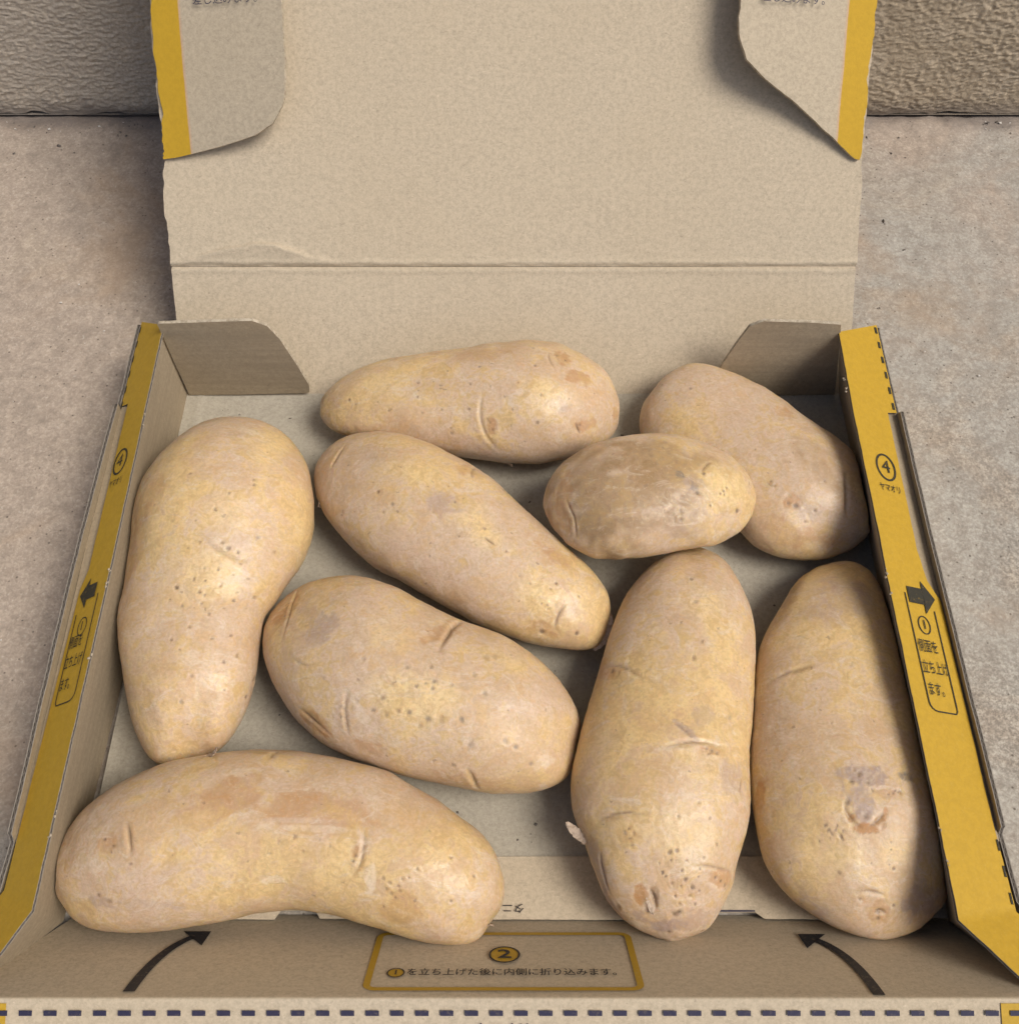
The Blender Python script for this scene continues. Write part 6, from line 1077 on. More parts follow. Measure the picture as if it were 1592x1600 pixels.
MARKS = [
('p',1,150,2749,506,99,-3,-15,13,-31,94,202,107,'y',0.8),
('p',1,-623,2850,409,95,-4,30,-30,-14,94,181,94,'y',0.6),
('p',1,-441,2700,395,97,-23,8,-21,-62,75,261,74,'o',0.35),
('p',1,-103,2969,500,99,9,11,-13,28,95,257,65,'k',0.35),
('p',1,231,2939,497,87,33,-36,30,22,93,55,57,'k',0.7),
('p',1,306,2855,480,89,20,-42,43,-3,90,82,49,'k',0.75),
('p',1,-81,2627,419,99,-9,14,-16,-74,65,26,46,'k',0.7),
('p',1,345,2670,369,82,48,-33,57,-56,60,96,36,'k',0.6),
('p',1,483,2789,294,52,51,-69,85,-32,41,31,35,'k',0.6),
('p',1,206,2704,474,97,16,-20,26,-47,85,71,33,'l',0.45),
('p',1,-271,2625,355,98,-18,2,-17,-89,42,172,49,'d',0.6),
('p',1,238,2585,314,94,22,-27,27,-95,16,227,58,'d',0.6),
('p',1,-688,2947,379,92,28,29,-37,29,88,175,71,'d',0.6),
('c',1,-92,2641,431,24,-73,-64,-16,-68,71,124,139,33,8,0.4),
('c',1,301,2644,382,33,-55,-77,48,-60,64,28,113,0,6,0.9),
('c',1,187,2925,512,17,-98,12,22,16,96,57,114,9,3,0.4),
('p',1,-341,3028,429,91,-28,30,-11,55,83,30,31,'k',0.5),
('d',1,-406,2835,459,85,1),
('d',1,-302,2809,475,85,1),
('d',1,-130,2885,510,85,1),
('d',1,-404,2770,443,85,1),
('d',1,-176,2694,454,84,1),
('d',1,-534,2735,391,114,1),
('d',1,-254,2629,369,113,1),
('d',1,136,2734,503,83,1),
('d',1,-19,2728,498,83,1),
('d',1,-721,2817,362,86,1),
('d',1,113,2878,527,84,1),
('d',1,106,2998,501,115,1.6),
('d',1,211,2955,499,86,1.6),
('d',1,248,2935,492,86,1.6),
('d',1,248,2990,475,58,1),
('d',1,-86,2639,431,84,1),
('d',1,-73,2615,407,84,1),
('d',1,307,2656,389,85,1.5),
('d',1,-272,2879,486,57,1),
('d',1,-587,2776,398,57,1),
('d',1,-383,2704,413,56,1),
('d',1,39,2787,521,56,1),
('d',1,11,2676,474,56,1),
('d',1,122,2631,442,56,1),
('d',1,-95,2650,439,56,1.5),
('d',1,67,2579,372,56,1),
('d',1,-298,2706,435,56,1),
('d',1,-171,2798,497,56,1),
('p',5,-388,2340,495,89,-45,2,4,13,99,171,76,'y',0.7),
('p',5,-106,2082,468,75,-64,-14,14,-5,99,158,103,'y',0.8),
('p',5,112,1830,402,83,-51,-24,9,-31,95,157,105,'y',0.75),
('p',5,-539,2255,475,87,-46,19,-28,-13,95,112,75,'o',0.5),
('p',5,179,1994,403,77,-61,-18,36,19,91,160,49,'k',0.5),
('p',5,-277,2183,492,99,-15,-7,6,-6,100,89,74,'l',0.5),
('p',5,-598,2420,457,94,-16,31,-29,14,95,101,105,'d',0.55),
('p',5,-754,2493,374,41,91,8,-53,16,83,79,60,'o',0.7),
('p',5,-458,2018,402,76,-64,-13,-39,-60,70,237,109,'d',0.65),
('p',5,138,1703,314,96,-24,-13,-13,-82,56,77,37,'k',0.55),
('p',5,-247,1895,386,82,-55,-14,-33,-66,68,207,73,'d',0.5),
('p',5,-92,1771,318,91,-40,-10,-32,-84,45,154,54,'d',0.6),
('p',5,-177,2404,418,68,38,-63,42,50,76,89,44,'k',0.5),
('c',5,-745,2494,379,-38,-92,-4,-50,17,85,66,138,0,6,0.6),
('c',5,-150,2392,411,-9,-81,59,43,50,75,66,136,11,6,0.5),
('c',5,206,1744,354,-39,-83,-41,14,-49,86,59,127,13,5,0.6),
('c',5,-79,2028,461,78,-60,-15,10,-11,99,28,103,0,4,0.9),
('d',5,-539,2255,475,132,1.2),
('d',5,-479,2191,479,105,0.8),
('d',5,-222,2195,487,105,1),
('d',5,-307,2148,489,78,0.8),
('d',5,-101,2082,468,78,1),
('d',5,8,2074,446,65,1),
('d',5,-13,1986,449,64,1),
('d',5,81,1861,414,76,1),
('d',5,187,1867,401,77,1.3),
('d',5,129,1787,384,63,1.3),
('d',5,152,1768,373,51,1),
('d',5,268,1694,302,128,1),
('d',5,130,1699,305,153,1),
('d',5,-204,2046,470,77,1),
('d',5,-187,2393,430,81,1.4),
('d',5,-513,2164,462,65,1),
('d',5,-317,2290,494,53,1),
('d',5,-253,2273,487,53,1),
('d',5,-134,2009,461,64,1),
('d',5,113,1946,427,51,1),
('d',5,-696,2213,381,107,0.8),
('d',5,163,1845,399,51,1),
('d',5,41,1889,424,51,1),
('d',5,279,1829,364,51,1),
('d',5,-320,1980,428,52,1),
('p',3,444,2162,589,99,8,13,-10,-27,96,425,278,'n',0.92),
('p',3,528,2306,603,98,19,-3,1,9,100,327,110,'n',0.5),
('p',3,753,2073,514,95,25,-17,29,-59,75,182,83,'n',0.45),
('p',3,896,2248,526,84,33,-43,51,-20,84,212,115,'y',0.9),
('p',3,739,2220,580,89,44,-10,20,-17,97,65,47,'l',0.6),
('p',3,735,2148,558,97,13,-20,23,-38,90,132,93,'b',0.3),
('p',3,217,2193,486,74,-36,58,-67,-46,57,52,150,'k',0.6),
('p',3,623,2044,513,99,13,-10,17,-74,66,240,57,'d',0.4),
('p',3,351,2343,572,86,48,19,-32,22,92,162,45,'d',0.45),
('p',3,518,2099,570,99,17,-1,8,-42,90,209,20,'d',0.45),
('p',3,686,2261,592,73,-67,-12,13,-5,99,23,18,'s',0.9),
('p',3,749,2208,575,87,-39,-29,22,-21,95,31,40,'s',0.4),
('c',3,250,2134,467,29,-82,-49,-65,-55,53,83,130,-13,5,0.5),
('c',3,803,2307,569,-56,-80,20,29,4,96,47,130,8,5,0.7),
('d',3,681,2113,557,153,1.2),
('d',3,930,2170,463,183,1.5),
('d',3,868,2221,534,78,1),
('d',3,884,2239,531,65,1),
('d',3,856,2207,537,65,1),
('d',3,873,2207,527,65,1),
('d',3,789,2279,573,104,1.4),
('d',3,684,2082,539,102,1),
('d',3,756,2190,569,103,1),
('d',3,809,2151,534,77,1),
('d',3,629,2400,581,79,1),
('p',2,1188,2262,383,100,-2,4,-5,-34,94,48,44,'k',0.6),
('p',2,1229,2735,372,97,2,-26,24,27,93,51,51,'k',0.55),
('p',2,1002,2701,393,68,-73,6,-4,4,100,321,189,'d',0.5),
('p',2,1342,2373,405,63,-75,-18,17,-9,98,159,52,'n',0.6),  # side wall's shadow band, painted into the skin
('p',2,1295,2519,409,67,-74,2,11,12,99,137,74,'n',0.35),  # far end of the painted wall shadow
('p',2,1496,2331,344,72,64,-29,50,-18,85,57,162,'y',0.7),  # lit strip beyond the shadow band, painted in
('p',2,1235,2144,314,97,-9,-23,11,-67,74,250,73,'k',0.4),
('p',2,812,2755,369,97,-13,22,-23,-7,97,140,128,'o',0.25),
('p',2,1262,2224,363,100,4,-6,8,-52,85,83,65,'l',0.35),
('p',2,1191,2207,360,100,0,1,-1,-47,88,33,38,'y',0.6),
('p',2,1110,2345,393,97,-12,20,-22,-18,96,47,35,'d',0.5),
('c',2,1440,2315,368,-7,-98,-20,37,-21,91,103,217,14,10,0.35),
('c',2,1108,2346,393,78,-63,6,-22,-18,96,22,109,5,4,0.6),
('d',2,1284,2229,365,108,1.5),
('d',2,1109,2357,395,82,1),
('d',2,1125,2335,394,81,1),
('d',2,820,2874,368,145,0.8),
('d',2,1203,2247,377,135,1.1),
('d',2,1174,2258,380,108,1.1),
('d',2,1333,2351,404,81,1),
('d',2,1243,2188,344,81,1),
('d',2,1062,2518,400,69,1),
('d',2,1197,2442,415,68,1),
('p',4,-1159,1832,508,97,14,-19,22,-21,95,216,192,'y',0.75),
('p',4,-1015,2462,491,88,-26,-40,48,40,78,132,195,'y',0.75),
('p',4,-1135,2125,576,98,13,-13,15,-18,97,147,120,'y',0.5),
('p',4,-1107,2544,488,91,-41,-6,27,49,83,63,44,'w',0.6),
('p',4,-1483,2180,511,74,-37,56,-63,-11,77,101,139,'k',0.4),
('p',4,-1500,2017,458,70,-33,64,-71,-16,69,74,175,'k',0.45),
('p',4,-1482,1714,438,83,-22,51,-55,-16,82,72,206,'o',0.45),
('p',4,-1434,1465,401,78,-28,56,-63,-27,73,61,148,'d',0.4),
('p',4,-1258,1464,465,100,3,4,-4,-18,98,157,209,'o',0.25),
('p',4,-1192,1266,323,98,18,-4,16,-76,63,162,82,'d',0.4),
('p',4,-920,1915,375,40,13,-91,84,-46,30,102,153,'d',0.5),
('p',4,-1111,1969,532,90,-27,-35,28,-27,92,88,25,'w',0.5),  # highlight painted along the upper side of the crease
('p',4,-909,2217,477,63,44,-64,73,-5,68,110,136,'o',0.35),
('p',4,-1312,2413,562,64,76,-9,-20,28,94,138,128,'o',0.3),
('c',4,-1117,1957,530,87,-34,-35,26,-27,93,100,151,20,8,0.3),
('c',4,-1002,1513,276,-6,71,-70,99,-4,-12,30,150,0,8,0.5),
('d',4,-1130,1977,539,126,1.1),
('d',4,-1105,1960,527,151,1.2),
('d',4,-1070,1949,511,101,1),
('d',4,-1286,1795,510,99,1.5),
('d',4,-1223,1828,516,74,1),
('d',4,-1179,1822,510,74,1.3),
('d',4,-1196,1778,504,99,1.5),
('d',4,-1178,1767,499,74,1.4),
('d',4,-1148,1790,497,74,1.4),
('d',4,-1184,1734,495,74,1),
('d',4,-1308,1747,501,74,1),
('d',4,-1258,1723,499,98,0.8),
('d',4,-1152,1696,482,98,1),
('d',4,-1218,1637,487,97,1),
('d',4,-1131,1603,464,97,0.8),
('d',4,-1279,1587,481,97,1),
('d',4,-1244,1549,479,72,1),
('d',4,-1075,1765,453,87,1),
('d',4,-1035,1750,410,88,1),
('d',4,-1104,1725,467,62,1),
('d',4,-1070,1626,435,74,1),
('d',4,-1043,1555,404,98,1.2),
('d',4,-1082,1517,430,97,1),
('d',4,-1188,1454,452,120,1.2),
('d',4,-1073,1417,399,96,1),
('d',4,-1220,1359,425,119,0.8),
('d',4,-1014,1424,312,123,1.3),
('d',4,-1005,1803,410,101,1),
('d',4,-1061,1799,458,75,1),
('d',4,-1080,1860,491,75,1),
('d',4,-1028,1855,462,76,1),
('d',4,-1058,1905,493,88,1.2),
('d',4,-1213,1972,548,88,1),
('d',4,-1260,1948,544,75,1),
('d',4,-1189,1872,522,100,0.7),
('d',4,-1121,2182,582,77,1.2),
('d',4,-1036,2257,559,78,1),
('d',4,-1033,2233,559,78,1),
('d',4,-1165,2105,576,89,1),
('d',4,-1003,2024,502,128,0.7),
('d',4,-941,1989,444,103,0.9),
('d',4,-1287,2269,590,78,1),
('d',4,-1238,2056,569,76,1),
('d',4,-986,2291,531,66,1),
('d',4,-1332,2061,560,76,0.7),
('d',4,-1123,1812,492,62,1),
('d',4,-1136,1872,512,62,1),
('p',6,-315,1330,522,99,-17,-2,-2,-28,96,266,135,'y',0.9),
('p',6,26,1483,463,88,-40,-26,38,27,88,87,91,'y',0.6),
('p',6,-468,1583,548,94,-33,-3,7,9,99,169,101,'y',0.5),
('p',6,-719,1623,508,92,22,31,-35,13,93,81,75,'l',0.55),
('p',6,-763,1544,497,90,-15,40,-41,-4,91,84,65,'d',0.6),
('p',6,-892,1751,372,62,-43,66,-55,36,75,55,121,'k',0.75),
('p',6,-733,1296,386,76,-65,-4,-55,-68,49,84,56,'k',0.95),
('p',6,-733,1296,386,77,-64,-3,-55,-68,49,60,34,'b',0.65),
('p',6,-246,1631,488,65,58,-50,27,44,86,119,46,'k',0.5),
('p',6,-506,1189,393,94,-33,-10,-24,-85,47,85,36,'k',0.55),
('p',6,-632,1766,501,96,-15,22,-14,39,91,225,76,'d',0.6),
('p',6,-15,1562,449,89,-43,-18,38,45,81,193,67,'d',0.6),
('p',6,153,1384,411,66,49,-57,60,11,79,129,139,'d',0.5),
('p',6,-131,1080,339,97,-18,-16,-12,-95,29,212,67,'k',0.3),
('p',6,-413,1145,357,96,-29,-4,-26,-91,33,211,68,'d',0.45),
('p',6,-37,1216,470,97,-8,-25,22,-28,93,196,111,'o',0.35),
('p',6,188,1255,355,72,22,-65,69,-30,66,74,138,'d',0.35),
('p',6,-610,1307,471,96,-10,28,-29,-50,82,23,82,'o',0.5),
('c',6,-217,1626,482,-32,-78,53,25,47,85,126,146,7,14,0.7),
('c',6,-592,1299,472,5,-86,-51,-27,-51,82,88,117,7,8,0.6),
('c',6,-875,1754,383,-5,-92,39,-55,35,76,152,126,-10,5,0.5),
('c',6,-765,1505,491,88,-30,38,-44,-16,89,74,96,19,3,0.35),
('c',6,-136,1086,354,24,-40,-88,-13,-92,38,63,140,-7,10,0.6),
('c',6,-733,1295,383,78,-63,0,-55,-68,48,87,119,-5,6,0.6),
('d',6,-552,1406,529,82,1),
('d',6,-424,1393,535,117,1),
('d',6,-375,1450,543,106,1),
('d',6,-289,1453,537,106,1),
('d',6,-271,1399,533,117,1),
('d',6,-338,1380,533,105,1.2),
('d',6,-303,1392,534,93,1),
('d',6,-279,1373,530,93,1),
('d',6,-208,1387,527,117,0.8),
('d',6,-89,1362,509,187,0.8),
('d',6,-129,1431,517,118,0.7),
('d',6,-495,1303,497,128,1),
('d',6,-458,1341,518,93,1),
('d',6,-445,1284,495,104,1),
('d',6,-401,1297,506,93,1),
('d',6,-363,1292,506,139,1.2),
('d',6,-293,1268,500,139,1.1),
('d',6,-247,1267,502,185,0.8),
('d',6,-171,1267,502,162,1.2),
('d',6,-323,1248,488,115,0.8),
('d',6,-555,1337,502,117,1),
('d',6,-140,1185,463,184,0.8),
('d',6,-16,1200,460,139,0.8),
('d',6,23,1185,443,150,0.9),
('d',6,79,1136,395,116,0.8),
('d',6,-86,1514,494,191,0.7),
('d',6,-53,1519,482,144,0.6),
('d',6,-201,1130,408,93,1),
('d',6,-617,1324,478,117,1.1),
('d',6,-618,1290,457,117,1.3),
('d',6,-537,1482,546,71,0.6),
('d',6,-435,1526,549,71,0.6),
('d',6,-574,1314,486,93,0.7),
('d',6,-686,1424,502,71,0.6),
('d',6,-888,1735,382,101,1.2),
('d',6,-890,1779,360,76,1.2),
('p',7,-997,987,505,95,31,-8,2,19,98,212,108,'k',0.55),
('p',7,-678,955,485,99,-11,-8,9,9,99,243,86,'k',0.55),
('p',7,-1210,867,505,99,-2,11,-11,-6,99,133,124,'o',0.4),
('p',7,-348,927,439,92,-36,-16,26,25,93,178,79,'o',0.5),
('p',7,-364,632,380,85,-43,-30,-7,-65,75,88,68,'k',0.5),
('p',7,-253,757,427,87,-41,-28,24,-15,96,156,122,'o',0.35),
('p',7,-579,783,456,100,0,0,0,-35,94,78,84,'y',0.7),
('p',7,-689,812,468,100,1,-4,4,-33,94,152,63,'o',0.3),
('p',7,-473,734,438,99,-10,-1,-4,-42,91,22,64,'w',0.75),
('p',7,-800,723,423,99,-5,-15,8,-66,74,47,22,'w',0.7),
('p',7,-1363,836,473,96,-6,27,-28,-8,96,45,34,'k',0.5),
('p',7,-1196,728,470,99,13,11,-4,-46,89,170,86,'d',0.5),
('p',7,-822,1038,482,99,-16,-4,8,29,95,158,40,'d',0.65),
('p',7,-533,1025,450,96,-29,-4,16,38,91,158,31,'d',0.6),
('p',7,-1099,623,368,98,4,-18,12,-88,46,293,78,'d',0.6),
('p',7,-253,579,327,92,-19,-36,6,-80,59,164,62,'d',0.6),
('p',7,-1451,719,412,93,-8,35,-34,-47,81,104,142,'d',0.45),
('p',7,-1084,908,513,93,36,1,-1,0,100,104,45,'y',0.4),
('p',7,-943,1087,470,99,13,-7,1,45,89,88,22,'w',0.5),
('p',7,-650,882,482,100,-3,-7,6,-10,99,131,11,'w',0.5),
('p',7,-750,909,491,100,-1,-8,8,-6,99,153,11,'d',0.7),
('p',7,-1368,659,398,97,-20,14,-23,-63,74,61,25,'l',0.5),
('p',7,-1177,646,411,99,-8,-12,3,-72,69,84,26,'l',0.35),
('p',7,-525,803,462,99,-16,-6,2,-26,97,15,33,'k',0.6),
('c',7,-524,805,462,-24,-94,-24,2,-25,97,81,131,-26,9,0.5),
('c',7,-1296,847,490,29,-96,-2,-21,-8,97,60,131,-7,9,0.7),
('c',7,-860,1169,400,-23,-58,78,6,79,61,46,140,0,7,0.6),
('c',7,-1109,1161,397,97,23,-4,-16,79,60,23,140,-9,6,0.4),
('d',7,-1351,662,405,108,1),
('d',7,-1390,682,408,87,1),
('d',7,-732,855,483,87,1.4),
('d',7,-783,840,483,109,0.8),
('d',7,-813,802,473,65,1),
('d',7,-699,810,468,65,1),
('d',7,-427,730,437,65,1),
('d',7,-405,717,432,65,1),
('d',7,-375,707,427,65,1),
('d',7,-364,727,435,65,1),
('d',7,-416,698,422,65,1),
('d',7,-386,672,408,65,1),
('d',7,-427,647,386,65,1),
('d',7,-370,692,420,43,1),
('d',7,-399,685,415,43,1),
('d',7,-200,666,382,87,0.9),
('d',7,-314,759,439,87,1),
('d',7,-203,800,415,66,1),
('d',7,-521,797,460,87,1.3),
('d',7,-531,781,455,87,1.2),
('d',7,-613,828,470,87,0.7),
('d',7,-647,848,476,66,0.7),
('d',7,-1383,851,467,88,1),
('d',7,-1347,827,476,87,1),
('d',7,-1351,807,473,65,1),
('d',7,-1276,767,479,86,1),
('d',7,-567,717,422,65,1),
('d',7,-669,684,377,66,0.8),
('d',7,-339,731,435,43,1),
('d',7,-276,886,429,67,1),
('d',7,-124,747,374,66,1),
('p',8,768,1741,441,97,16,-17,15,12,98,142,131,'y',0.7),
('p',8,586,1627,452,98,-4,20,-19,14,97,82,79,'y',0.45),
('p',8,506,1266,479,98,-4,17,-17,9,98,78,64,'o',0.5),
('p',8,680,1361,473,98,9,-16,16,3,99,102,76,'o',0.45),
('p',8,388,1327,430,79,-32,52,-49,17,85,68,91,'o',0.55),
('p',8,400,1495,396,77,-6,63,-60,22,76,55,34,'k',0.65),
('p',8,721,1166,464,93,12,-34,34,-2,94,61,19,'k',0.7),
('p',8,419,883,440,95,1,32,-31,-24,92,109,55,'y',0.75),
('p',8,605,860,445,99,1,-12,12,-33,94,166,127,'y',0.6),
('p',8,504,1060,484,99,-1,12,-12,-5,99,156,110,'o',0.35),
('p',8,453,688,355,99,-5,15,-15,-60,79,28,42,'k',0.9),
('p',8,492,678,353,98,-18,3,-13,-59,80,22,47,'b',0.4),
('p',8,528,600,284,96,2,26,-14,-82,56,79,31,'l',0.8),
('p',8,451,625,294,80,-50,-34,-25,-78,57,59,27,'l',0.6),
('p',8,634,798,415,98,4,-17,17,-42,89,51,47,'w',0.45),  # scuff together with a painted highlight
('p',8,303,804,309,38,-8,92,-89,-30,34,59,128,'l',0.8),
('p',8,346,684,259,56,-73,38,-81,-58,8,51,29,'l',0.7),
('p',8,634,1233,484,76,-65,-7,12,3,99,67,15,'l',0.65),
('p',8,704,1288,470,96,10,-25,25,1,97,52,54,'l',0.4),
('p',8,733,744,348,81,5,-58,52,-50,69,69,33,'k',0.55),
('p',8,613,706,370,97,2,-22,20,-52,83,82,40,'k',0.3),
('p',8,919,1632,380,72,30,-62,66,-6,75,63,213,'d',0.5),
('p',8,742,1981,362,99,11,-6,-1,51,86,136,133,'d',0.6),
('p',8,812,1060,406,75,20,-63,65,-7,75,74,91,'l',0.4),
('p',8,312,1166,406,71,-29,64,-63,13,76,83,183,'d',0.45),
('p',8,413,880,436,94,-8,34,-35,-24,91,49,34,'k',0.4),
('p',8,639,616,287,94,32,-13,33,-72,61,107,48,'l',0.5),
('p',8,662,1177,480,97,15,-19,19,0,98,157,12,'w',0.4),
('p',8,423,1347,444,91,-5,41,-40,16,90,12,79,'w',0.45),
('p',8,692,1121,472,95,11,-28,29,-3,96,107,42,'d',0.4),
('c',8,425,1481,418,65,-54,54,-53,20,83,100,145,-24,7,0.45),
('c',8,662,1175,480,98,7,-19,19,0,98,111,137,-16,8,0.45),
('c',8,391,928,437,89,2,46,-45,-16,88,99,134,-18,6,0.5),
('c',8,833,1057,384,-16,-99,7,74,-7,66,31,115,5,8,0.9),
('c',8,708,764,376,89,-6,-45,37,-49,79,94,111,-13,5,0.4),
('c',8,490,674,350,28,-79,-55,-13,-60,79,40,154,-7,10,0.8),
('c',8,625,1230,485,76,-65,-5,10,3,99,43,115,-7,4,0.4),
('c',8,329,767,332,16,-91,-37,-78,-35,52,77,112,7,5,0.4),
('d',8,726,1164,462,115,1.3),
('d',8,707,1169,469,92,1.3),
('d',8,745,1157,454,92,1.3),
('d',8,714,1151,466,69,1.2),
('d',8,391,1502,387,122,1.1),
('d',8,413,1488,408,97,1.1),
('d',8,413,894,440,89,1.2),
('d',8,400,881,431,89,1.1),
('d',8,430,876,441,89,1.1),
('d',8,416,861,432,66,1.1),
('d',8,422,840,428,110,0.9),
('d',8,728,1769,439,150,0.8),
('d',8,660,1668,454,99,1),
('d',8,694,1521,466,120,1),
('d',8,618,1667,452,74,1),
('d',8,736,1590,458,73,1),
('d',8,726,1883,408,102,0.8),
('d',8,812,1304,426,118,0.7),
('d',8,663,977,467,89,1),
('d',8,585,929,467,89,1),
('d',8,700,930,445,67,1),
('d',8,768,1018,432,68,0.8),
('d',8,552,816,432,110,1),
('d',8,576,820,433,88,1.2),
('d',8,720,847,410,89,1),
('d',8,604,734,388,110,1.5),
('d',8,629,712,370,110,1.5),
('d',8,525,754,403,88,1.2),
('d',8,588,714,380,66,1.2),
('d',8,568,686,364,66,1.2),
('d',8,620,688,356,66,1),
('d',8,652,704,356,66,1),
('d',8,591,762,406,66,1),
('d',8,655,768,396,66,1.2),
('d',8,733,738,344,89,1.5),
('d',8,713,746,361,66,1.3),
('d',8,749,730,323,67,1.2),
('d',8,571,635,326,154,0.9),
('d',8,580,642,331,88,1.2),
('d',8,669,598,228,90,1.4),
('d',8,377,659,282,134,1.1),
('d',8,535,743,398,55,1),
('d',8,557,720,385,55,1),
('d',8,514,781,416,55,1),
('d',8,671,803,411,55,1),
('d',8,609,791,417,55,1),
('d',8,648,745,384,55,1),
('d',8,554,790,422,55,1),
('d',8,582,664,348,55,1),
('d',8,637,666,335,55,1),
('d',8,551,588,270,111,1.1),
('d',8,611,577,230,67,1),
('p',9,1157,1633,377,91,33,25,-32,21,92,125,170,'y',0.45),
('p',9,1103,1468,394,95,-6,30,-28,18,94,185,163,'d',0.35),
('p',9,1251,1076,455,99,-17,1,-1,0,100,98,52,'l',0.85),
('p',9,1233,991,451,100,-1,3,-3,-10,99,58,79,'l',0.9),
('p',9,1182,938,440,95,27,14,-10,-16,98,13,42,'k',0.9),
('p',9,1234,897,436,100,-8,-2,0,-21,98,62,17,'k',1.0),
('p',9,1192,931,441,73,-68,-5,-8,-16,98,16,23,'k',0.9),
('p',9,1289,918,439,81,58,10,4,-22,98,19,25,'k',0.9),
('p',9,1303,925,439,94,-32,-11,4,-22,97,13,45,'k',0.95),
('p',9,1329,1013,451,99,-14,-10,9,-4,99,60,23,'k',0.5),
('p',9,1410,1077,435,96,2,-28,28,5,96,43,26,'s',0.7),
('p',9,1116,807,397,98,-6,20,-21,-33,92,171,107,'y',0.6),
('p',9,1328,826,407,99,3,-13,14,-35,93,95,85,'y',0.6),  # soft highlight painted near the front end
('p',9,1270,641,323,99,-2,-11,8,-61,79,71,48,'k',0.5),
('p',9,1054,677,286,84,-55,2,-49,-74,46,90,63,'l',0.55),
('p',9,1417,673,307,94,28,-19,31,-53,79,92,68,'l',0.6),
('p',9,915,1049,308,41,-29,87,-90,1,43,30,64,'k',0.7),
('p',9,1100,1496,387,91,37,21,-29,20,93,34,14,'b',0.6),
('p',9,1033,1166,405,89,-9,44,-43,10,90,133,187,'o',0.25),
('p',9,1351,1855,351,99,15,0,-5,32,95,228,173,'l',0.5),
('p',9,1228,589,262,97,-23,-7,-19,-91,38,159,48,'d',0.6),
('p',9,1486,1316,393,79,28,-54,54,8,84,46,300,'d',0.4),
('p',9,1173,1226,441,99,-1,14,-14,8,99,137,146,'o',0.3),
('p',9,1197,688,354,99,-4,10,-11,-53,84,52,22,'o',0.6),
('c',9,1086,1496,382,93,22,29,-34,20,92,92,147,-7,6,0.4),
('c',9,1201,936,442,55,-83,-9,-8,-16,98,53,112,13,5,0.55),
('c',9,1276,927,441,71,70,12,3,-20,98,36,112,7,6,0.9),
('c',9,1240,689,357,99,-10,-9,3,-50,87,54,110,-11,6,0.5),
('c',9,1275,634,317,98,-6,-18,10,-63,77,21,132,-11,8,0.8),
('c',9,1365,1014,447,92,-37,-16,16,-3,99,22,90,-5,4,0.7),
('d',9,1244,1083,455,136,1.6),
('d',9,1230,1097,454,91,1.4),
('d',9,1214,1054,453,136,1.4),
('d',9,1269,1048,455,113,1.5),
('d',9,1277,1026,454,90,1.3),
('d',9,1241,933,443,156,0.9),
('d',9,1184,983,446,135,1),
('d',9,1203,678,349,88,1.5),
('d',9,1270,641,323,110,1.5),
('d',9,1324,661,327,132,1.6),
('d',9,1269,625,310,88,1.2),
('d',9,1111,894,421,56,1.4),
('d',9,1120,881,420,56,1.4),
('d',9,1136,893,426,56,1.4),
('d',9,1149,876,424,67,1.4),
('d',9,1155,864,422,56,1.4),
('d',9,1117,863,415,56,1.4),
('d',9,1080,857,404,67,1.4),
('d',9,1142,908,430,56,1.2),
('d',9,1161,886,428,56,1.3),
('d',9,1104,909,423,56,1.2),
('d',9,1246,784,401,66,1),
('d',9,1326,771,385,77,1.2),
('d',9,1320,852,417,67,1),
('d',9,1137,758,382,66,1),
('d',9,1306,1521,415,85,1),
('d',9,1281,1483,420,73,1),
('d',9,1319,830,409,66,1),
('d',9,1152,1421,414,72,0.7),
('d',9,1182,1275,437,70,1),
('d',9,1064,1174,418,70,0.7),
('d',9,1350,1014,449,90,1.3),
('d',9,1333,1007,451,90,1.2),
('d',9,1376,1022,445,90,1.2),
]

MARK_COL = {'y': (0.76, 0.560, 0.260), 'o': (0.59, 0.375, 0.160), 'k': (0.43, 0.210, 0.065), 'd': (0.560, 0.410, 0.300), 'l': (0.345, 0.255, 0.220), 'n': (0.310, 0.195, 0.090),  # 'y', 'w': yellow skin and scuffs, in places painted highlights
            'w': (0.70, 0.575, 0.42), 'b': (0.19, 0.11, 0.055), 's': (0.105, 0.095, 0.095)}
NUG, NVG = 27, 18
PU, PV = 300, 230


def cubic_w(f):
    f2, f3 = f * f, f * f * f
    return np.stack([-.5 * f + f2 - .5 * f3, 1 - 2.5 * f2 + 1.5 * f3, .5 * f + 2 * f2 - 1.5 * f3, -.5 * f2 + .5 * f3], -1)


def upsample(g):
    # along the length
    u = np.linspace(0, NUG - 1, PU)
    i = np.minimum(u.astype(int), NUG - 2)
    w = cubic_w(u - i)
    G = np.concatenate([np.roll(g[1:2], NVG // 2, 1), g, np.roll(g[-2:-1], NVG // 2, 1)])
    a = sum(w[:, k, None, None] * G[i + k] for k in range(4))
    # around: more samples over the upper half
    v = np.linspace(0, 1, PV, endpoint=False)
    v = (v + 0.085 * np.cos(2 * np.pi * v)) % 1.0
    v = v * NVG
    j = np.floor(v).astype(int)
    w = cubic_w(v - j)
    return sum(w[None, :, k, None] * a[:, (j + k - 1) % NVG] for k in range(4))


def grid_normals(M):
    du = np.gradient(M, axis=0)
    dv = np.roll(M, -1, 1) - np.roll(M, 1, 1)
    n_ = np.cross(dv, du)
    n_ /= np.linalg.norm(n_, axis=-1)[..., None] + 1e-12
    c = M.mean(1)[:, None]
    return n_ * np.sign(((M - c) * n_).sum(-1).mean())


def sstep(x, a, b):
    t_ = np.clip((x - a) / (b - a), 0, 1)
    return t_ * t_ * (3 - 2 * t_)


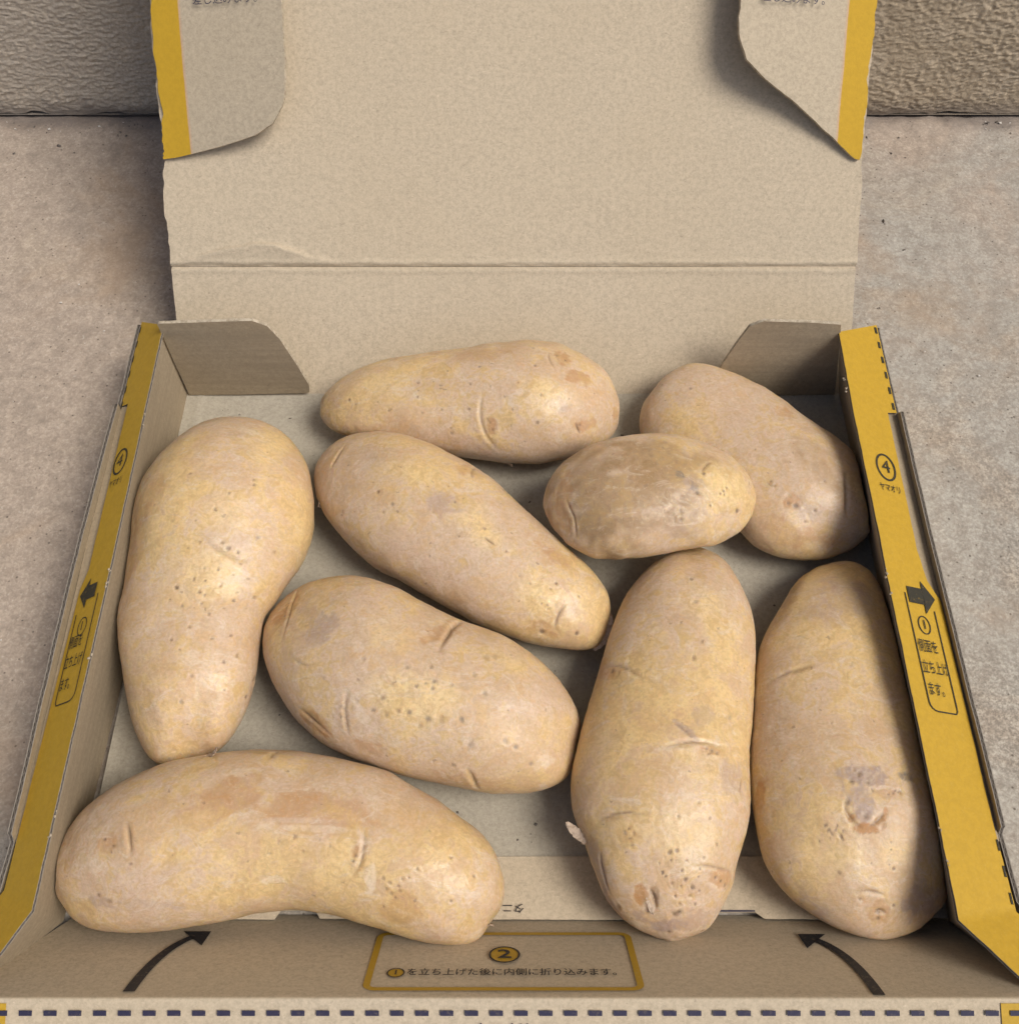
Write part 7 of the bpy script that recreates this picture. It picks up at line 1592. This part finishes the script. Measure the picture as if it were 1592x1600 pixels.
POT_LABEL = {
    1: "long tapering yellow potato at the back, lying across in front of the lid",
    2: "big tan potato in the back right corner, partly hidden by the small one",
    3: "smallest brownish potato with a grey scar, resting against the big corner potato",
    4: "broad smooth potato with many freckles standing along the left wall",
    5: "long diagonal potato in the middle, blunt end up left, cut tip down right",
    6: "oval pale potato with large grey dots and a brown gash, centre of the box",
    7: "bent kidney-shaped potato lying along the front panel, lower left",
    8: "long upright potato with a peeling skin flake, between the dotted one and the right one",
    9: "potato with a lilac bruise and orange scar, against the right wall",
}
POT_OBJ = {}
for pid in sorted(GRID):
    g = np.array(GRID[pid].split(), float).reshape(NUG, NVG, 3) * 1e-4
    M = upsample(g)
    N = grid_normals(M)
    o_ = pid * 5.31
    d = 0.0008 * n3(M, 24, o_) + 0.0004 * n3(M, 55, o_ + 3) + 0.00017 * n3(M, 140, o_) + 0.00009 * n3(M, 420, o_) + 0.00005 * n3(M, 900, o_)
    ends = sstep(np.linspace(0, 1, PU), 0, 0.06) * sstep(1 - np.linspace(0, 1, PU), 0, 0.06)
    d = d * ends[:, None]
    rgb = np.zeros(M.shape)
    al = np.zeros(M.shape[:2])
    shp = np.zeros(M.shape[:2])
    nz = 0.55 * n3(M, 120, o_) + 0.30 * n3(M, 300, o_ + 2) + 0.35 * n3(M, 52, o_ + 5)

    nz2 = 0.42 * n3(M, 190, o_ + 1) + 0.42 * n3(M, 420, o_ + 7) + 0.32 * n3(M, 850, o_ + 4)

    def paint(w, col, sh=0.0):
        global rgb, al, shp
        w = np.clip(w, 0, 1)
        shp = sh * w + shp * (1 - w)
        na = w + al * (1 - w)
        rgb = (np.array(col) * w[..., None] + rgb * (al * (1 - w))[..., None]) / np.maximum(na, 1e-5)[..., None]
        al = na

    marks = [m for m in MARKS if m[1] == pid]
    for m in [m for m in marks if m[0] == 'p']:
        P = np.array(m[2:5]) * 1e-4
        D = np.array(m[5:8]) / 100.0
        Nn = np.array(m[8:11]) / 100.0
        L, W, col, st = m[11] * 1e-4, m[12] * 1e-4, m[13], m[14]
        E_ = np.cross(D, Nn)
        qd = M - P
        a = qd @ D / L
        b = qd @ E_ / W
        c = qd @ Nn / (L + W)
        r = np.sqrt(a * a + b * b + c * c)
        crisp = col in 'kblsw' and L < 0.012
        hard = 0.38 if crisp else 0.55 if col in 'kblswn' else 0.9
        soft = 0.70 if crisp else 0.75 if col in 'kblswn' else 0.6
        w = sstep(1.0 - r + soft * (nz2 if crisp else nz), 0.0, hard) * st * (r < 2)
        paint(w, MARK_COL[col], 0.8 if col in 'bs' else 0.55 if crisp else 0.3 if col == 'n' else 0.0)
        if col in 'kb' and L < 0.012:
            d = d - 0.00018 * sstep(1.05 - r, 0, 0.4)
    for m in [m for m in marks if m[0] == 'c']:
        P = np.array(m[2:5]) * 1e-4
        D = np.array(m[5:8]) / 100.0
        Nn = np.array(m[8:11]) / 100.0
        L, W, bow, dep, dark = m[11] * 1e-4, m[12] * 1e-5 * 0.55, m[13] * 1e-4, m[14] * 1e-4, m[15]
        E_ = np.cross(D, Nn)
        qd = M - P
        s = qd @ D / L
        t_ = (qd @ E_ - bow * (1 - s * s) + 0.00035 * n3(M, 170, o_)) / W
        near_ = (np.abs(qd @ Nn) < 0.015) & (np.abs(s) < 1.15)
        prof = np.clip(1.1 - s * s, 0, 1) * near_
        d = d + prof * dep * (-1.0 * np.exp(-(t_ / 0.8) ** 2) + 0.30 * np.exp(-((t_ - 2.4) / 1.8) ** 2) + 0.08 * np.exp(-((t_ + 2.6) / 2.0) ** 2))
        paint(prof * np.exp(-(t_ / 0.75) ** 2) * min(1, dark * 1.4), (0.17, 0.095, 0.05), 1.0)
        paint(prof * np.exp(-((t_ - 1.9) / 1.0) ** 2) * 0.18, (0.66, 0.53, 0.38), 0.3)
    for m in [m for m in marks if m[0] == 'd']:
        P = np.array(m[2:5]) * 1e-4
        r0, tone = m[5] * 1e-5, m[6]
        dist = np.linalg.norm(M - P, axis=-1) * (1 + 0.45 * n3(M, 600, o_)) / max(r0 * 0.80, 0.00056)
        w = sstep(1.25 - dist, 0, 0.85)
        col = (0.235, 0.175, 0.125) if (pid == 6 or tone < 0.9) else (0.17, 0.105, 0.060)
        paint(w * min(0.95, (0.66 + 0.22 * n3(P, 900, o_)) * tone + 0.18), col, 1.0)
        d = d - 0.00016 * w + 0.00008 * np.exp(-((dist - 1.9) / 0.5) ** 2)
    V = M + N * d[..., None]
    V[..., 2] = np.maximum(V[..., 2], ZF + 0.00055 + 0.00005)
    loc = np.array([V[..., 0].mean(), V[..., 1].mean(), ZF])
    verts = np.concatenate([(V - loc)[1:-1].reshape(-1, 3), [(V[0] - loc).mean(0)], [(V[-1] - loc).mean(0)]])
    nr = PU - 2
    f4 = grid_faces(nr, PV, True)
    me = bpy.data.meshes.new("potato")
    jj = np.arange(PV)
    c0 = np.stack([np.full(PV, nr * PV), jj, (jj + 1) % PV], -1)
    c1 = np.stack([np.full(PV, nr * PV + 1), (nr - 1) * PV + (jj + 1) % PV, (nr - 1) * PV + jj], -1)
    nl = f4.size + c0.size + c1.size
    loops = np.concatenate([f4.ravel(), c0.ravel(), c1.ravel()]).astype(np.int32)
    starts = np.concatenate([np.arange(len(f4)) * 4, f4.size + np.arange(2 * PV) * 3]).astype(np.int32)
    # outward orientation
    v0, v1, v2 = verts[f4[5000][0]], verts[f4[5000][1]], verts[f4[5000][2]]
    fn_ = np.cross(v1 - v0, v2 - v0)
    me.vertices.add(len(verts))
    me.vertices.foreach_set("co", verts.astype(np.float32).ravel())
    me.loops.add(nl)
    me.loops.foreach_set("vertex_index", loops)
    me.polygons.add(len(starts))
    me.polygons.foreach_set("loop_start", starts)
    me.polygons.foreach_set("use_smooth", np.ones(len(starts), bool))
    me.update(calc_edges=True)
    me.validate()
    cN = np.array(N[1:-1].reshape(-1, 3)[f4[5000][0]])
    if np.dot(fn_, cN) < 0:
        me.flip_normals()
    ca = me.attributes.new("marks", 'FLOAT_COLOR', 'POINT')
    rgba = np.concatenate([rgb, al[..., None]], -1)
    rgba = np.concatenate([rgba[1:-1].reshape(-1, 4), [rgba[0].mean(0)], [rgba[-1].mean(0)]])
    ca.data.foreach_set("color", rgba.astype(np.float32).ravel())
    sa = me.attributes.new("sharp", 'FLOAT', 'POINT')
    sa.data.foreach_set("value", np.concatenate([shp[1:-1].ravel(), [0.0, 0.0]]).astype(np.float32))
    me.materials.append(M_POTATO)
    ob = link(bpy.data.objects.new("potato", me))
    ob.location = loc
    tag(ob, POT_LABEL[pid], "potato", "potatoes in the box")
    POT_OBJ[pid] = (ob, loc, V)


def flake(pid, P, out, along, length, width, curl, label=None):
    """thin dry curl of skin that lifts off the surface"""
    ob, loc, V = POT_OBJ[pid]
    P = np.array(P, float)
    k = np.argmin(((V.reshape(-1, 3) - P) ** 2).sum(-1))
    P = V.reshape(-1, 3)[k]
    o = np.array(out, float)
    o /= np.linalg.norm(o)
    a = np.array(along, float)
    a -= o * np.dot(a, o)
    a /= np.linalg.norm(a)
    b = np.cross(a, o)
    r = np.random.RandomState(pid)
    nu, nv = 14, 6
    vs = []
    for side in (1, -1):
        for i in range(nu):
            t_ = i / (nu - 1)
            w = width * (0.55 + 0.6 * math.sin(math.pi * min(1, t_ * 0.9 + 0.1))) * (1 + 0.25 * r.randn() * 0.5)
            ang = curl * t_
            c = P + a * length * math.sin(ang) / max(curl, 1e-3) + o * (length * (1 - math.cos(ang)) / max(curl, 1e-3) - 0.0004)
            for j in range(nv):
                s = j / (nv - 1) - 0.5
                vs.append(c + b * s * w + o * (0.0008 * (0.25 - s * s) * 4 * t_ + 0.0003 * r.randn() * t_) + o * 0.00018 * side)
    f = grid_faces(nu, nv)
    off = nu * nv
    fs = [tuple(x) for x in f] + [tuple(x) for x in (f[:, ::-1] + off)]
    lp = [i * nv for i in range(nu)] + [(nu - 1) * nv + j for j in range(1, nv)] + [i * nv + nv - 1 for i in range(nu - 2, -1, -1)] + list(range(nv - 2, 0, -1))
    fs += [(lp[i], lp[(i + 1) % len(lp)], lp[(i + 1) % len(lp)] + off, lp[i] + off) for i in range(len(lp))]
    o2 = poly_obj("skin_flake", [v - loc for v in vs], fs, M_FLAKE, ob, True)
    if label:
        o2["label"] = label
    return o2


flake(8, (0.0275, 0.0885, 0.0300), (-0.30, 0.15, 0.93), (-0.72, 0.66, 0.10), 0.0098, 0.0030, 0.70, "curled flake of dry skin lifting off")


def peel_edge(pid, pts, width, label):
    """torn rim of skin standing a little proud of the surface along a line"""
    ob, loc, V = POT_OBJ[pid]
    flat = V.reshape(-1, 3)
    cen = flat.mean(0)
    r = np.random.RandomState(9)
    P = np.array(pts, float)
    t_ = np.linspace(0, 1, 22)
    k = np.linspace(0, 1, len(P))
    C_ = np.stack([np.interp(t_, k, P[:, i]) for i in range(3)], -1)
    C_ = np.array([flat[np.argmin(((flat - c) ** 2).sum(-1))] for c in C_])
    C_[1:-1] = (C_[:-2] + C_[1:-1] + C_[2:]) / 3
    vs = []
    for i, c in enumerate(C_):
        o = c - cen
        o = o / np.linalg.norm(o)
        w = width * (0.25 + 0.75 * math.sin(math.pi * t_[i])) * (0.8 + 0.4 * r.rand())
        vs += [c - o * 0.0006, c + o * w * 0.5 + r.randn(3) * 0.00015, c + o * w + np.array([0, -0.0006, 0.0002]) + r.randn(3) * 0.0002]
        vs += [v + np.array([-0.0003, -0.0003, 0.0001]) for v in vs[-3:]]
    fs = []
    for i in range(len(C_) - 1):
        a0, b0 = i * 6, i * 6 + 6
        fs += [(a0, a0 + 1, b0 + 1, b0), (a0 + 1, a0 + 2, b0 + 2, b0 + 1), (a0 + 3, b0 + 3, b0 + 4, a0 + 4), (a0 + 4, b0 + 4, b0 + 5, a0 + 5), (a0 + 2, a0 + 5, b0 + 5, b0 + 2)]
    o2 = poly_obj("skin_flake", [v - loc for v in vs], fs, M_FLAKE, ob, True)
    o2["label"] = label
    return o2


peel_edge(5, [(0.0406, 0.1823, 0.023), (0.0399, 0.1763, 0.0213), (0.0338, 0.1702, 0.0193)], 0.0030, "rough cut skin edge at the tip")
flake(5, (-0.0817, 0.2361, 0.024), (-0.85, -0.5, 0.2), (0.2, -0.8, 0.5), 0.0045, 0.0035, 0.6)
flake(1, (-0.0026, 0.2608, 0.0180), (0.0, -0.9, -0.1), (1, 0, 0.1), 0.0050, 0.0025, 0.8)
flake(7, (-0.1115, 0.1170, 0.0380), (-0.18, 0.70, 0.65), (0.9, 0.2, 0.2), 0.0060, 0.0040, 0.7)
flake(7, (-0.0089, 0.0615, 0.0210), (0.64, -0.70, 0.1), (0.5, 0.3, 0.3), 0.0030, 0.0022, 1.0)
flake(8, (0.0482, 0.0690, 0.0380), (0.19, -0.6, 0.75), (0.15, -0.8, -0.3), 0.0075, 0.0022, 0.5)

# ------------------------------------------------------------------ soil crumbs shed on the box floor
rc = np.random.RandomState(21)
cp, cs = [], []
while len(cp) < 46:
    x, y = rc.uniform(-0.150, 0.150), rc.uniform(0.07, 0.30)
    if any(((V[..., 0] - x) ** 2 + (V[..., 1] - y) ** 2).min() < 0.002 ** 2 for (_, _, V) in POT_OBJ.values()):
        continue
    cp.append((x, y, ZF + 0.0004))
    cs.append(0.00025 + 0.0007 * rc.rand() ** 3)
cp.append((0.0805, 0.0705, ZF + 0.0004))
cs.append(0.0013)
tag(grit_mesh("soil_crumbs", cp, cs, M_GRIT_D, 8), "tiny dark soil crumbs on the kraft floor of the box", "soil", kind="stuff")
